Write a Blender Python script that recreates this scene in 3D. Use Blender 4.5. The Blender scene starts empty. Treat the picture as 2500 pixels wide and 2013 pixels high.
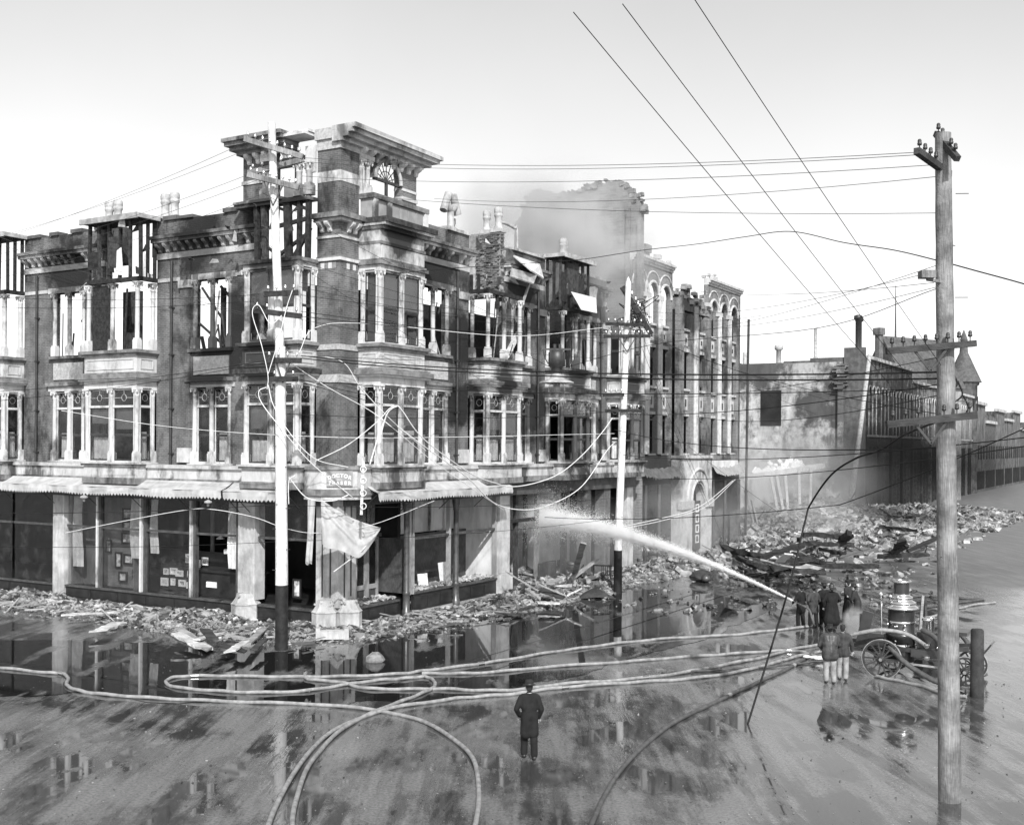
import bpy, math, random
from mathutils import Vector, Matrix
random.seed(7)
sc = bpy.context.scene
COL = sc.collection
R_ = random.uniform
# ------------------------------------------------------------------ camera
CAMH, FPX = 7.5, 2750.0
cam = bpy.data.objects.new('camera', bpy.data.cameras.new('camera'))
COL.objects.link(cam)
cam.data.sensor_width = 36.0
cam.data.lens = 36.0 * FPX / 2500.0
cam.data.shift_y = 80.5 / 2500.0
cam.data.clip_start = 0.1
cam.data.clip_end = 3000
cam.matrix_world = Matrix.Translation((0, 0, CAMH)) @ Matrix.Rotation(math.radians(90), 4, 'X') @ Matrix.Rotation(0.0066, 4, 'Z')
sc.camera = cam
# ------------------------------------------------------------------ light
SUN_EL = math.radians(38)
SUN_H = Vector((0.165, -0.986))
world = bpy.data.worlds.new('World')
sc.world = world
world.use_nodes = True
wn, wl = world.node_tree.nodes, world.node_tree.links
wn.clear()
sky = wn.new('ShaderNodeTexSky'); sky.sky_type = 'NISHITA'; sky.sun_disc = False
sky.sun_elevation = SUN_EL; sky.sun_rotation = math.atan2(SUN_H.x, SUN_H.y)
sky.dust_density = 1.0; sky.air_density = 1.0
sep = wn.new('ShaderNodeSeparateColor'); wl.new(sky.outputs[0], sep.inputs[0])
def wmath(op, a, b):
    n = wn.new('ShaderNodeMath'); n.operation = op
    for i, v in enumerate((a, b)):
        if isinstance(v, (int, float)): n.inputs[i].default_value = v
        else: wl.new(v, n.inputs[i])
    return n.outputs[0]
# a black-and-white plate: the sky's colours become one grey
grey = wmath('ADD', wmath('MULTIPLY', sep.outputs[2], 0.52), wmath('ADD', wmath('MULTIPLY', sep.outputs[1], 0.33), wmath('MULTIPLY', sep.outputs[0], 0.15)))
wtc = wn.new('ShaderNodeTexCoord'); wnz = wn.new('ShaderNodeTexNoise'); wnz.inputs['Scale'].default_value = 2.2; wnz.inputs['Detail'].default_value = 5
wl.new(wtc.outputs['Generated'], wnz.inputs['Vector'])
grey = wmath('MULTIPLY', grey, wmath('ADD', wmath('MULTIPLY', wnz.outputs[0], .3), .85))      # thin uneven haze
bg = wn.new('ShaderNodeBackground'); bg.inputs[1].default_value = 0.15
wl.new(grey, bg.inputs[0])
wo = wn.new('ShaderNodeOutputWorld'); wl.new(bg.outputs[0], wo.inputs[0])
sun = bpy.data.objects.new('sun', bpy.data.lights.new('sun', 'SUN'))
COL.objects.link(sun)
sun.data.energy = 3.4; sun.data.angle = math.radians(0.8)
sun.rotation_euler = Vector((-SUN_H.x * math.cos(SUN_EL), -SUN_H.y * math.cos(SUN_EL), -math.sin(SUN_EL))).to_track_quat('-Z', 'Y').to_euler()
vs = sc.view_settings
vs.view_transform = 'Standard'; vs.look = 'None'; vs.exposure = 0.5; vs.gamma = 1.0; vs.use_curve_mapping = False
sc.cycles.max_bounces = 8; sc.cycles.diffuse_bounces = 6; sc.cycles.transparent_max_bounces = 12; sc.cycles.volume_bounces = 1
sc.cycles.volume_step_rate = 2.0
# ------------------------------------------------------------------ the two street fronts meet at this corner
TH = math.atan(1620 / FPX)
DR = Vector((math.sin(TH), math.cos(TH)))      # along the right hand front, away from us
DL = Vector((-math.cos(TH), math.sin(TH)))     # along the left hand front, away from us
CORNER = Vector((-6.98, 45.4))
BANG = math.atan2(DR.y, DR.x)
BM = Matrix.Translation((CORNER.x, CORNER.y, 0)) @ Matrix.Rotation(BANG, 4, 'Z')
def bw(a, b, z=0.0): return BM @ Vector((a, b, z))
def ray(px, py):
    u, v = px - 1250.0, py - 1087.0
    c, s = math.cos(.0066), math.sin(.0066)
    return (u * c + v * s) / FPX, -(-u * s + v * c) / FPX
def gp(px, py, z=0.0):                          # a spot on the ground
    x, k = ray(px, py); t = (z - CAMH) / k
    return Vector((x * t, t, z))
def pt(px, py, Y):                              # a spot at a known distance
    x, k = ray(px, py)
    return Vector((x * Y, Y, CAMH + k * Y))
def pr(px, py, o=0.0):                          # a spot on the right hand front, o metres out from the wall
    x, k = ray(px, py)
    t = ((CORNER.x * DL.x + CORNER.y * DL.y) - o) / (x * DL.x + DL.y)
    return Vector((x * t, t, CAMH + k * t))
def pl(px, py, o=0.0):
    x, k = ray(px, py)
    t = ((CORNER.x * DR.x + CORNER.y * DR.y) - o) / (x * DR.x + DR.y)
    return Vector((x * t, t, CAMH + k * t))
# ------------------------------------------------------------------ materials
def nd(nt, kind, **kw):
    n = nt.nodes.new(kind)
    for k, v in kw.items(): setattr(n, k, v)
    return n
def mth(nt, op, a, b=0.0, c=0.0, clamp=False):
    n = nt.nodes.new('ShaderNodeMath'); n.operation = op; n.use_clamp = clamp
    for i, v in enumerate((a, b, c)):
        if isinstance(v, (int, float)): n.inputs[i].default_value = v
        else: nt.links.new(v, n.inputs[i])
    return n.outputs[0]
def mrange(nt, v, a, b, c, d, smooth=True):
    n = nt.nodes.new('ShaderNodeMapRange'); n.interpolation_type = 'SMOOTHSTEP' if smooth else 'LINEAR'
    nt.links.new(v, n.inputs[0])
    for i, q in enumerate((a, b, c, d)): n.inputs[i + 1].default_value = q
    return n.outputs[0]
def noise(nt, vec, scale, detail=4, rough=.6, mapscale=None, rot=None):
    if mapscale or rot:
        m = nt.nodes.new('ShaderNodeMapping'); nt.links.new(vec, m.inputs[0])
        if mapscale: m.inputs['Scale'].default_value = mapscale
        if rot: m.inputs['Rotation'].default_value = rot
        vec = m.outputs[0]
    n = nt.nodes.new('ShaderNodeTexNoise'); nt.links.new(vec, n.inputs['Vector'])
    n.inputs['Scale'].default_value = scale; n.inputs['Detail'].default_value = detail; n.inputs['Roughness'].default_value = rough
    return n.outputs[0]
# soot of the fire: patches round the places that burned, the same for every surface they reach
SOOT = [(0, 6.3, 12.6, 3.4), (-1, 3.2, 10.9, 2.0), (-1, 12.2, 16.4, 3.0), (0, 3.0, 16.6, 2.8), (19, -1, 8.0, 3.2), (15.6, 0, 9.3, 2.4),
        (8.8, 0, 9.5, 1.6), (33, 0, 6.2, 4.0), (10.8, 0, 14.5, 2.2), (18.6, 0, 15.5, 2.6), (27, -1, 8.2, 2.6), (46, 0, 4, 4.0),
        (2.4, -1, 16.5, 1.7), (108, 0, 2, 26), (92, 0, 5, 8), (89, 1, 13, 6), (89, 12, 17.5, 5), (89, 5.5, 12, 3), (16, -1, 14, 2.0), (0, 8, 16.6, 2.2), (34, 0, 13.5, 2.5), (0, 16.5, 15.6, 2.2), (6.7, 0, 15.3, 2.0), (14.6, 0, 15.5, 2.2), (22.3, 0, 15.4, 2.2), (11.2, -1, 10.6, 1.3), (18.7, -1, 11.4, 1.8), (26, -1, 11.3, 1.8), (0, 7.1, 10.4, 1.8), (-1, 2.6, 14.8, 1.5), (32, 0, 9.5, 3), (38, 0, 17, 2.5), (8.9, 0, 12.5, 1.8)]
sg = bpy.data.node_groups.new('soot_mask', 'ShaderNodeTree')
sg.interface.new_socket('mask', in_out='OUTPUT', socket_type='NodeSocketFloat')
_go = nd(sg, 'NodeGroupOutput'); _pos = nd(sg, 'ShaderNodeNewGeometry').outputs['Position']
_acc = None
for a_, b_, z_, r_ in SOOT:
    vm = nd(sg, 'ShaderNodeVectorMath', operation='DISTANCE'); sg.links.new(_pos, vm.inputs[0]); vm.inputs[1].default_value = bw(a_, b_, z_)
    v = mth(sg, 'SUBTRACT', 1.0, mth(sg, 'DIVIDE', vm.outputs['Value'], r_))
    _acc = v if _acc is None else mth(sg, 'MAXIMUM', _acc, v)
_nz = noise(sg, _pos, .9, 6, .65)
_m1 = mrange(sg, mth(sg, 'ADD', mth(sg, 'MAXIMUM', _acc, -.6), mth(sg, 'MULTIPLY', mth(sg, 'SUBTRACT', _nz, .5), 1.5)), .0, .5, 0, 1)
_m2 = mrange(sg, noise(sg, _pos, .55, 6, .7, mapscale=(1, 1, .45)), .49, .66, 0, .9)
sg.links.new(mth(sg, 'MAXIMUM', _m1, _m2), _go.inputs[0])
MATS = {}
def mk(name, c, rough=.85, var=.25, scale=4, streak=0., soot=0., bump=.2, bscale=30, spec=.3, metal=0, brick=None, rand=True, grain=None, patch=0, patchc=.5, brickrough=0.):
    m = bpy.data.materials.new(name); m.use_nodes = True
    nt = m.node_tree; ns = nt.nodes; ln = nt.links
    bs = ns['Principled BSDF']
    tc = ns.new('ShaderNodeTexCoord').outputs['Object']
    if rand:
        oi = ns.new('ShaderNodeObjectInfo'); va = nd(nt, 'ShaderNodeVectorMath', operation='ADD'); ln.new(tc, va.inputs[0])
        cb = ns.new('ShaderNodeCombineXYZ'); r37 = mth(nt, 'MULTIPLY', oi.outputs['Random'], 37.0)
        for i in range(3): ln.new(r37, cb.inputs[i])
        ln.new(cb.outputs[0], va.inputs[1]); vec = va.outputs[0]
    else: vec = tc
    val = mth(nt, 'MULTIPLY', mrange(nt, noise(nt, vec, scale, 5), .3, .7, 1 - var, 1 + var), c)
    bh = noise(nt, vec, bscale, 3)
    if brick:
        w, h = brick
        sx = ns.new('ShaderNodeSeparateXYZ'); ln.new(tc, sx.inputs[0])
        cx = ns.new('ShaderNodeCombineXYZ'); ln.new(mth(nt, 'ADD', sx.outputs[0], sx.outputs[1]), cx.inputs[0]); ln.new(sx.outputs[2], cx.inputs[1])
        bt = ns.new('ShaderNodeTexBrick'); ln.new(cx.outputs[0], bt.inputs['Vector'])
        bt.inputs['Color1'].default_value = (.8,) * 3 + (1,); bt.inputs['Color2'].default_value = (1.15,) * 3 + (1,); bt.inputs['Mortar'].default_value = (1.45,) * 3 + (1,)
        bt.inputs['Scale'].default_value = 1; bt.inputs['Mortar Size'].default_value = .011; bt.inputs['Brick Width'].default_value = w; bt.inputs['Row Height'].default_value = h
        bt.inputs['Bias'].default_value = 0.0
        val = mth(nt, 'MULTIPLY', val, bt.outputs['Color'])
        bh = mth(nt, 'ADD', mth(nt, 'MULTIPLY', bh, .5), mth(nt, 'MULTIPLY', bt.outputs['Fac'], -.8))
    if grain:
        val = mth(nt, 'MULTIPLY', val, mrange(nt, noise(nt, vec, 9, 4, .6, mapscale=grain), .3, .7, .6, 1.3))
    if streak:
        val = mth(nt, 'MULTIPLY', val, mrange(nt, noise(nt, vec, 2.2, 6, .65, mapscale=(1.1, 1.1, .28)), .42, .72, 1.0, 1 - streak * .62))
    if patch:
        pm = mrange(nt, noise(nt, vec, patch, 6, .62), .5, .6, 0, 1)
        val = mth(nt, 'ADD', mth(nt, 'MULTIPLY', val, mth(nt, 'SUBTRACT', 1.0, pm)), mth(nt, 'MULTIPLY', pm, patchc))
    if soot:
        g = ns.new('ShaderNodeGroup'); g.node_tree = sg
        k = mth(nt, 'MULTIPLY', g.outputs[0], soot)
        val = mth(nt, 'ADD', mth(nt, 'MULTIPLY', val, mth(nt, 'SUBTRACT', 1.0, k)), mth(nt, 'MULTIPLY', k, .014))
    cc = ns.new('ShaderNodeCombineColor')
    for i in range(3): ln.new(val, cc.inputs[i])
    ln.new(cc.outputs[0], bs.inputs['Base Color'])
    bs.inputs['Roughness'].default_value = rough; bs.inputs['Metallic'].default_value = metal
    bs.inputs['Specular IOR Level'].default_value = spec
    if bump:
        b = ns.new('ShaderNodeBump'); b.inputs['Strength'].default_value = min(1, bump * 2); b.inputs['Distance'].default_value = .02
        ln.new(bh, b.inputs['Height']); ln.new(b.outputs[0], bs.inputs['Normal'])
    MATS[name] = m
    return m
mk('brick', .14, var=.35, scale=.6, streak=.5, soot=.95, bump=.3, brick=(.235, .082), rand=False)
mk('brick_pale', .2, var=.2, scale=.5, streak=.35, soot=.9, bump=.3, brick=(.25, .09), rand=False)
mk('brick_grey', .2, var=.25, scale=.3, streak=.3, soot=.3, bump=.3, brick=(.5, .17), rand=False)
mk('brick_piece', .2, var=.45, scale=2, soot=.6, bump=.4, bscale=20)
mk('mortar', .4, var=.3, soot=.5)
mk('plaster', .45, var=.3, scale=.35, streak=.5, soot=.85, patch=.25, patchc=.38, bump=.2, bscale=6, rand=False)
mk('stone', .5, var=.15, scale=2.5, streak=.3, soot=.8, bump=.25, bscale=22)
mk('white_paint', .62, rough=.6, var=.1, scale=3, streak=.38, soot=.9, bump=.08, bscale=18)
mk('white_panel', .55, rough=.65, var=.12, scale=1.6, streak=.45, soot=.95, bump=.1, bscale=12)
mk('terracotta', .42, var=.2, scale=8, soot=.6, bump=1, bscale=9)
mk('ledge', .22, rough=.8, var=.35, scale=2.2, streak=.5, soot=1, bump=.3)
mk('charred', .022, rough=.75, var=.6, scale=6, bump=.6, bscale=14, grain=(6, 6, .6), spec=.4)
mk('charred_grey', .05, rough=.85, var=.5, scale=4, bump=.5, bscale=14, grain=(6, 6, .6))
mk('sash_dark', .05, rough=.5, var=.3, soot=.4)
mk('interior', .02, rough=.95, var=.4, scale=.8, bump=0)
mk('interior_grey', .2, rough=.95, var=.3, scale=.6, streak=.5, bump=.1)
mk('interior_pale', .6, rough=.95, var=.2, scale=.6, streak=.4, bump=.1)
mk('blind', .15, rough=.9, var=.15, scale=1.5, streak=.2, bump=.05)
mk('curtain', .66, rough=.95, var=.2, scale=3, streak=.3, bump=.1)
mk('shop_dark', .022, rough=.4, var=.4, scale=2, bump=.1, spec=.5)
mk('shop_wood', .075, rough=.55, var=.3, scale=2, bump=.15, grain=(5, 5, .5))
mk('shop_grey', .3, rough=.7, var=.2, scale=1.5, streak=.4, bump=.1)
mk('canvas', .46, rough=.95, var=.15, scale=2, streak=.35, bump=.25, bscale=40)
mk('pier_stone', .5, var=.2, scale=1.5, streak=.55, soot=.3, bump=.35, bscale=10, rand=False)
mk('pole_white', .74, rough=.8, var=.12, scale=2, streak=.3, bump=.3, bscale=10, grain=(8, 8, .4))
mk('pole_black', .02, rough=.6, var=.4, bump=.3, bscale=12)
mk('pole_bare', .22, rough=.9, var=.4, scale=2, streak=.5, bump=.8, bscale=10, grain=(9, 9, .3))
mk('wood', .3, rough=.9, var=.35, scale=2, bump=.4, grain=(.5, 9, 9))
mk('wood_pale', .52, rough=.9, var=.3, scale=2, bump=.4, grain=(.5, 9, 9))
mk('wood_dark', .05, rough=.8, var=.4, scale=2, bump=.4, grain=(.5, 9, 9))
mk('wire_dark', .012, rough=.7, var=0, bump=0)
mk('wire_thin', .06, rough=.7, var=0, bump=0)
mk('wire_white', .72, rough=.7, var=.1, bump=0)
mk('iron', .03, rough=.45, var=.3, bump=.1, spec=.6)
mk('iron_column', .06, rough=.35, var=.3, bump=.05, spec=.8)
mk('tin', .4, rough=.5, var=.3, scale=3, streak=.4, bump=.2, soot=.2)
mk('clay', .45, rough=.85, var=.25, scale=5, streak=.4, bump=.2)
mk('clay_top', .1, rough=.85, var=.3, scale=5, bump=.2)
mk('brass', .72, rough=.22, var=.1, metal=1.0, bump=.03)
mk('nickel', .8, rough=.25, var=.1, metal=1.0, bump=.02)
mk('boiler', .03, rough=.3, var=.3, bump=.05, spec=.7)
mk('engine_paint', .045, rough=.3, var=.2, bump=.02, spec=.7)
mk('tyre', .32, rough=.5, var=.3, bump=.1)
mk('hose', .27, rough=.75, var=.3, scale=5, bump=.3, bscale=60)
mk('hose_dark', .09, rough=.5, var=.3, scale=5, bump=.3, bscale=60)
mk('rubble', .2, rough=.95, var=.6, scale=2.5, bump=.5, bscale=6, patch=1.4, patchc=.12)
mk('rubble_pale', .5, rough=.95, var=.5, scale=2.5, bump=.5, bscale=6, patch=1.2, patchc=.2)
mk('rubble_dark', .07, rough=.7, var=.7, scale=3, bump=.5, bscale=8)
mk('chip', .24, rough=.9, var=.7, scale=3, bump=0, patch=1.5, patchc=.08, rand=False)
mk('chip_pale', .36, rough=.9, var=.6, scale=1.7, bump=0, patch=1.1, patchc=.16, rand=False)
mk('chip_dark', .05, rough=.6, var=.7, scale=3, bump=0, patch=2.0, patchc=.3, rand=False)
mk('slate', .1, rough=.8, var=.3, scale=2, streak=.3, bump=.3)
mk('suit_black', .014, rough=.9, var=.3, scale=6, bump=.3, bscale=9)
mk('suit_dark', .028, rough=.9, var=.3, scale=6, bump=.3, bscale=9)
mk('suit_grey', .05, rough=.9, var=.3, scale=6, bump=.3, bscale=9)
mk('oilskin', .05, rough=.45, var=.4, scale=5, bump=.4, bscale=14, spec=.5)
mk('trousers_pale', .3, rough=.9, var=.3, scale=5, bump=.4, bscale=14)
mk('felt', .02, rough=.85, var=.2, bump=.2)
mk('skin', .42, rough=.6, var=.1, bump=.05)
mk('hair', .03, rough=.8, var=.3, bump=.5, bscale=50)
mk('linen', .75, rough=.9, var=.1, bump=.1)
mk('leather', .03, rough=.4, var=.3, bump=.2, spec=.5)
mk('picture', .5, rough=.5, var=.7, scale=4, bump=0)
mk('paper', .75, rough=.8, var=.12, scale=4, bump=.05)
mk('sign_board', .3, rough=.7, var=.15, scale=2, streak=.3, bump=.05)
def special(name, fn):
    m = bpy.data.materials.new(name); m.use_nodes = True; m.node_tree.nodes.clear()
    out = m.node_tree.nodes.new('ShaderNodeOutputMaterial'); fn(m.node_tree, out); MATS[name] = m
def _glass(nt, out):
    gl = nd(nt, 'ShaderNodeBsdfGlossy'); gl.inputs['Roughness'].default_value = .03; gl.inputs['Color'].default_value = (.9,) * 3 + (1,)
    bp = nd(nt, 'ShaderNodeBump'); bp.inputs['Strength'].default_value = .08; bp.inputs['Distance'].default_value = .02
    tc = nd(nt, 'ShaderNodeTexCoord').outputs['Object']; nt.links.new(noise(nt, tc, 2.5, 2), bp.inputs['Height']); nt.links.new(bp.outputs[0], gl.inputs['Normal'])
    di = nd(nt, 'ShaderNodeBsdfDiffuse'); di.inputs['Color'].default_value = (.3,) * 3 + (1,)
    tr = nd(nt, 'ShaderNodeBsdfTransparent'); tr.inputs['Color'].default_value = (.85,) * 3 + (1,)
    grime = mrange(nt, noise(nt, tc, 1.6, 5), .45, .8, .0, .09)
    m0 = nd(nt, 'ShaderNodeMixShader'); nt.links.new(grime, m0.inputs[0]); nt.links.new(tr.outputs[0], m0.inputs[1]); nt.links.new(di.outputs[0], m0.inputs[2])
    lw = nd(nt, 'ShaderNodeLayerWeight'); fr = mth(nt, 'ADD', mth(nt, 'MULTIPLY', mth(nt, 'POWER', lw.outputs['Facing'], 4.0), .85), .05)
    m1 = nd(nt, 'ShaderNodeMixShader'); nt.links.new(fr, m1.inputs[0]); nt.links.new(m0.outputs[0], m1.inputs[1]); nt.links.new(gl.outputs[0], m1.inputs[2])
    nt.links.new(m1.outputs[0], out.inputs[0])
special('glass', _glass)
def _drops(nt, out):
    d = nd(nt, 'ShaderNodeBsdfDiffuse'); d.inputs['Color'].default_value = (.99,) * 3 + (1,)
    t = nd(nt, 'ShaderNodeBsdfTranslucent'); t.inputs['Color'].default_value = (.99,) * 3 + (1,)
    m = nd(nt, 'ShaderNodeMixShader'); m.inputs[0].default_value = .5
    nt.links.new(d.outputs[0], m.inputs[1]); nt.links.new(t.outputs[0], m.inputs[2]); nt.links.new(m.outputs[0], out.inputs[0])
special('spray', _drops)
def smoke_mat(name, dens, colour, nscale, lo, hi, aniso=.1):
    def f(nt, out):
        tcn = nd(nt, 'ShaderNodeTexCoord'); gen = tcn.outputs['Generated']
        mp = nd(nt, 'ShaderNodeMapping'); nt.links.new(gen, mp.inputs[0]); mp.inputs['Location'].default_value = (-1, -1, -1); mp.inputs['Scale'].default_value = (2, 2, 2)
        ln_ = nd(nt, 'ShaderNodeVectorMath', operation='LENGTH'); nt.links.new(mp.outputs[0], ln_.inputs[0])
        fall = mrange(nt, ln_.outputs['Value'], .25, 1.0, 1, 0)
        nz = noise(nt, nd(nt, 'ShaderNodeNewGeometry').outputs['Position'], nscale, 3, .55)
        d = mth(nt, 'MULTIPLY', mth(nt, 'MULTIPLY', fall, mrange(nt, nz, lo, hi, 0, 1)), dens)
        pv = nd(nt, 'ShaderNodeVolumePrincipled'); pv.inputs['Color'].default_value = (colour,) * 3 + (1,); pv.inputs['Anisotropy'].default_value = aniso
        nt.links.new(d, pv.inputs['Density']); nt.links.new(pv.outputs[0], out.inputs['Volume'])
    special(name, f)
smoke_mat('smoke_white', .95, .92, .24, .36, .64)
smoke_mat('smoke_thin', .3, .8, .3, .42, .7)
smoke_mat('smoke_low', .16, .85, .22, .3, .65)
smoke_mat('smoke_dark', 1.2, .12, .8, .3, .6)
smoke_mat('smoke_black', .4, .02, .12, .3, .6)
smoke_mat('steam', 5.0, .97, 2.2, .25, .6)
def _water(nt, out):
    bs = nd(nt, 'ShaderNodeBsdfPrincipled'); bs.inputs['IOR'].default_value = 1.4
    pos = nd(nt, 'ShaderNodeNewGeometry').outputs['Position']
    rut = noise(nt, pos, .55, 7, .62, mapscale=(1.3, .4, 1), rot=(0, 0, math.radians(90) - BANG))
    mud = mrange(nt, rut, .56, .66, 0, 1)                      # mud banks just under or above the surface
    v = mth(nt, 'ADD', .015, mth(nt, 'MULTIPLY', mud, mrange(nt, noise(nt, pos, 8, 7, .7), .3, .7, .05, .14)))
    cc = nd(nt, 'ShaderNodeCombineColor')
    for i in range(3): nt.links.new(v, cc.inputs[i])
    nt.links.new(cc.outputs[0], bs.inputs['Base Color']); bs.inputs['Specular IOR Level'].default_value = .75
    nt.links.new(mth(nt, 'ADD', mrange(nt, noise(nt, pos, .35, 4), .4, .7, .01, .07), mth(nt, 'MULTIPLY', mud, .22)), bs.inputs['Roughness'])
    b = nd(nt, 'ShaderNodeBump'); b.inputs['Strength'].default_value = .05; b.inputs['Distance'].default_value = .02
    nt.links.new(mth(nt, 'ADD', noise(nt, pos, 1.4, 3), mth(nt, 'MULTIPLY', mud, noise(nt, pos, 14, 5))), b.inputs['Height']); nt.links.new(b.outputs[0], bs.inputs['Normal'])
    nt.links.new(bs.outputs[0], out.inputs[0])
special('water', _water)
def _street(nt, out):
    bs = nd(nt, 'ShaderNodeBsdfPrincipled'); pos = nd(nt, 'ShaderNodeNewGeometry').outputs['Position']
    rot = (0, 0, math.radians(90) - BANG)
    rut = noise(nt, pos, .55, 7, .62, mapscale=(1.1, .6, 1), rot=rot)
    track = noise(nt, pos, 1.6, 5, .6, mapscale=(1.6, .13, 1), rot=rot)            # wheel ruts along the street
    big = noise(nt, pos, .12, 5, .6); fine = noise(nt, pos, 14, 8, .75)
    dst = nd(nt, 'ShaderNodeVectorMath', operation='DISTANCE'); nt.links.new(pos, dst.inputs[0]); dst.inputs[1].default_value = (2, 36, 0)
    dry = mrange(nt, mth(nt, 'ADD', dst.outputs['Value'], mth(nt, 'MULTIPLY', big, 30)), 36, 72, 0, 1)
    mix = mth(nt, 'ADD', mth(nt, 'MULTIPLY', rut, .6), mth(nt, 'ADD', mth(nt, 'MULTIPLY', track, .25), mth(nt, 'MULTIPLY', big, .15)))
    bank = mth(nt, 'MAXIMUM', mrange(nt, mix, .455, .57, 0, 1), dry)
    col = mth(nt, 'MULTIPLY', mth(nt, 'MULTIPLY', mrange(nt, fine, .35, .65, .6, 1.4), mrange(nt, track, .35, .65, .8, 1.15)), .13)
    val = mth(nt, 'ADD', .02, mth(nt, 'MULTIPLY', mth(nt, 'ADD', mth(nt, 'MULTIPLY', bank, .75), .25), col))
    cc = nd(nt, 'ShaderNodeCombineColor')
    for i in range(3): nt.links.new(val, cc.inputs[i])
    nt.links.new(cc.outputs[0], bs.inputs['Base Color'])
    nt.links.new(mth(nt, 'ADD', mth(nt, 'ADD', .04, mth(nt, 'MULTIPLY', bank, .2)), mth(nt, 'MULTIPLY', dry, .5)), bs.inputs['Roughness'])
    bs.inputs['Specular IOR Level'].default_value = .85
    b = nd(nt, 'ShaderNodeBump'); b.inputs['Strength'].default_value = .16; b.inputs['Distance'].default_value = .05
    nt.links.new(mth(nt, 'MULTIPLY', bank, mth(nt, 'ADD', mth(nt, 'MULTIPLY', track, .9), mth(nt, 'MULTIPLY', fine, .16))), b.inputs['Height']); nt.links.new(b.outputs[0], bs.inputs['Normal'])
    nt.links.new(bs.outputs[0], out.inputs[0])
special('street', _street)
# ------------------------------------------------------------------ mesh helpers
class MB:
    def __init__(s): s.v = []; s.f = []; s.sm = []
    def _add(s, vs, fs, smooth=False):
        n = len(s.v); s.v += [tuple(p) for p in vs]
        s.f += [tuple(i + n for i in q) for q in fs]; s.sm += [smooth] * len(fs); return s
    def hexa(s, p):
        return s._add(p, [(0, 3, 2, 1), (4, 5, 6, 7), (0, 1, 5, 4), (1, 2, 6, 5), (2, 3, 7, 6), (3, 0, 4, 7)])
    def box(s, x0, x1, y0, y1, z0, z1):
        x0, x1 = min(x0, x1), max(x0, x1); y0, y1 = min(y0, y1), max(y0, y1)
        return s.hexa([(x0, y0, z0), (x1, y0, z0), (x1, y1, z0), (x0, y1, z0), (x0, y0, z1), (x1, y0, z1), (x1, y1, z1), (x0, y1, z1)])
    def mbox(s, m, sx, sy, sz):
        return s.hexa([m @ Vector((x * sx / 2, y * sy / 2, z * sz / 2)) for z in (-1, 1) for x, y in ((-1, -1), (1, -1), (1, 1), (-1, 1))])
    def beam(s, p, q, w, h, up=(0, 0, 1)):
        p, q = Vector(p), Vector(q); d = (q - p).normalized(); u = Vector(up)
        if abs(d.dot(u)) > .98: u = Vector((1, 0, 0))
        r = d.cross(u).normalized() * w / 2; t = r.cross(d).normalized() * h / 2
        return s.hexa([p - r - t, q - r - t, q + r - t, p + r - t, p - r + t, q - r + t, q + r + t, p + r + t])
    def poly(s, pts, vec):                       # an outline pushed along vec
        n = len(pts); a = [Vector(p) for p in pts]; b = [p + Vector(vec) for p in a]
        return s._add(a + b, [tuple(range(n))[::-1], tuple(range(n, 2 * n))] + [(i, (i + 1) % n, n + (i + 1) % n, n + i) for i in range(n)])
    def sheet(s, rows, smooth=True):             # a grid of points
        n = len(rows[0]); vs_ = [p for r in rows for p in r]
        return s._add(vs_, [(i * n + j, i * n + j + 1, (i + 1) * n + j + 1, (i + 1) * n + j) for i in range(len(rows) - 1) for j in range(n - 1)], smooth)
    def tube(s, pts, r, n=8, cap=True):
        pts = [Vector(p) for p in pts]; k = len(pts); rs = r if isinstance(r, (list, tuple)) else [r] * k
        vs_ = []; prev = None
        for i, p in enumerate(pts):
            d = (pts[min(i + 1, k - 1)] - pts[max(i - 1, 0)]).normalized()
            if prev is None:
                u = Vector((0, 0, 1)) if abs(d.z) < .9 else Vector((1, 0, 0)); a = d.cross(u).normalized()
            else: a = (prev - d * prev.dot(d)).normalized()
            prev = a; b = d.cross(a)
            vs_ += [p + (a * math.cos(2 * math.pi * j / n) + b * math.sin(2 * math.pi * j / n)) * rs[i] for j in range(n)]
        fs = [(i * n + j, i * n + (j + 1) % n, (i + 1) * n + (j + 1) % n, (i + 1) * n + j) for i in range(k - 1) for j in range(n)]
        s._add(vs_, fs, True)
        if cap: s._add(vs_[:n], [tuple(range(n))[::-1]]); s._add(vs_[-n:], [tuple(range(n))])
        return s
    def lathe(s, prof, n=16, c=(0, 0, 0), smooth=True):
        c = Vector(c); vs_ = [c + Vector((r * math.cos(2 * math.pi * j / n), r * math.sin(2 * math.pi * j / n), z)) for r, z in prof for j in range(n)]
        s._add(vs_, [(i * n + j, i * n + (j + 1) % n, (i + 1) * n + (j + 1) % n, (i + 1) * n + j) for i in range(len(prof) - 1) for j in range(n)], smooth)
        s._add(vs_[:n], [tuple(range(n))[::-1]]); s._add(vs_[-n:], [tuple(range(n))]); return s
    def ring(s, c, ax, R, r, n=24, m=6, a0=0, a1=2 * math.pi):
        c, ax = Vector(c), Vector(ax).normalized(); u = ax.cross(Vector((0, 0, 1)) if abs(ax.z) < .9 else Vector((1, 0, 0))).normalized(); w = ax.cross(u)
        full = a1 - a0 > 6.28; pts = [c + (u * math.cos(a0 + (a1 - a0) * i / n) + w * math.sin(a0 + (a1 - a0) * i / n)) * R for i in range(n + 1)]
        return s.tube(pts, r, m, not full)
    def mesh(s, name):
        me = bpy.data.meshes.new(name); me.from_pydata(s.v, [], s.f); me.polygons.foreach_set('use_smooth', s.sm); me.update(); return me
    def build(s, name, mat, parent=None, loc=(0, 0, 0), rz=0):
        return put(name, s.mesh(name), mat, parent, loc, rz)
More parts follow.
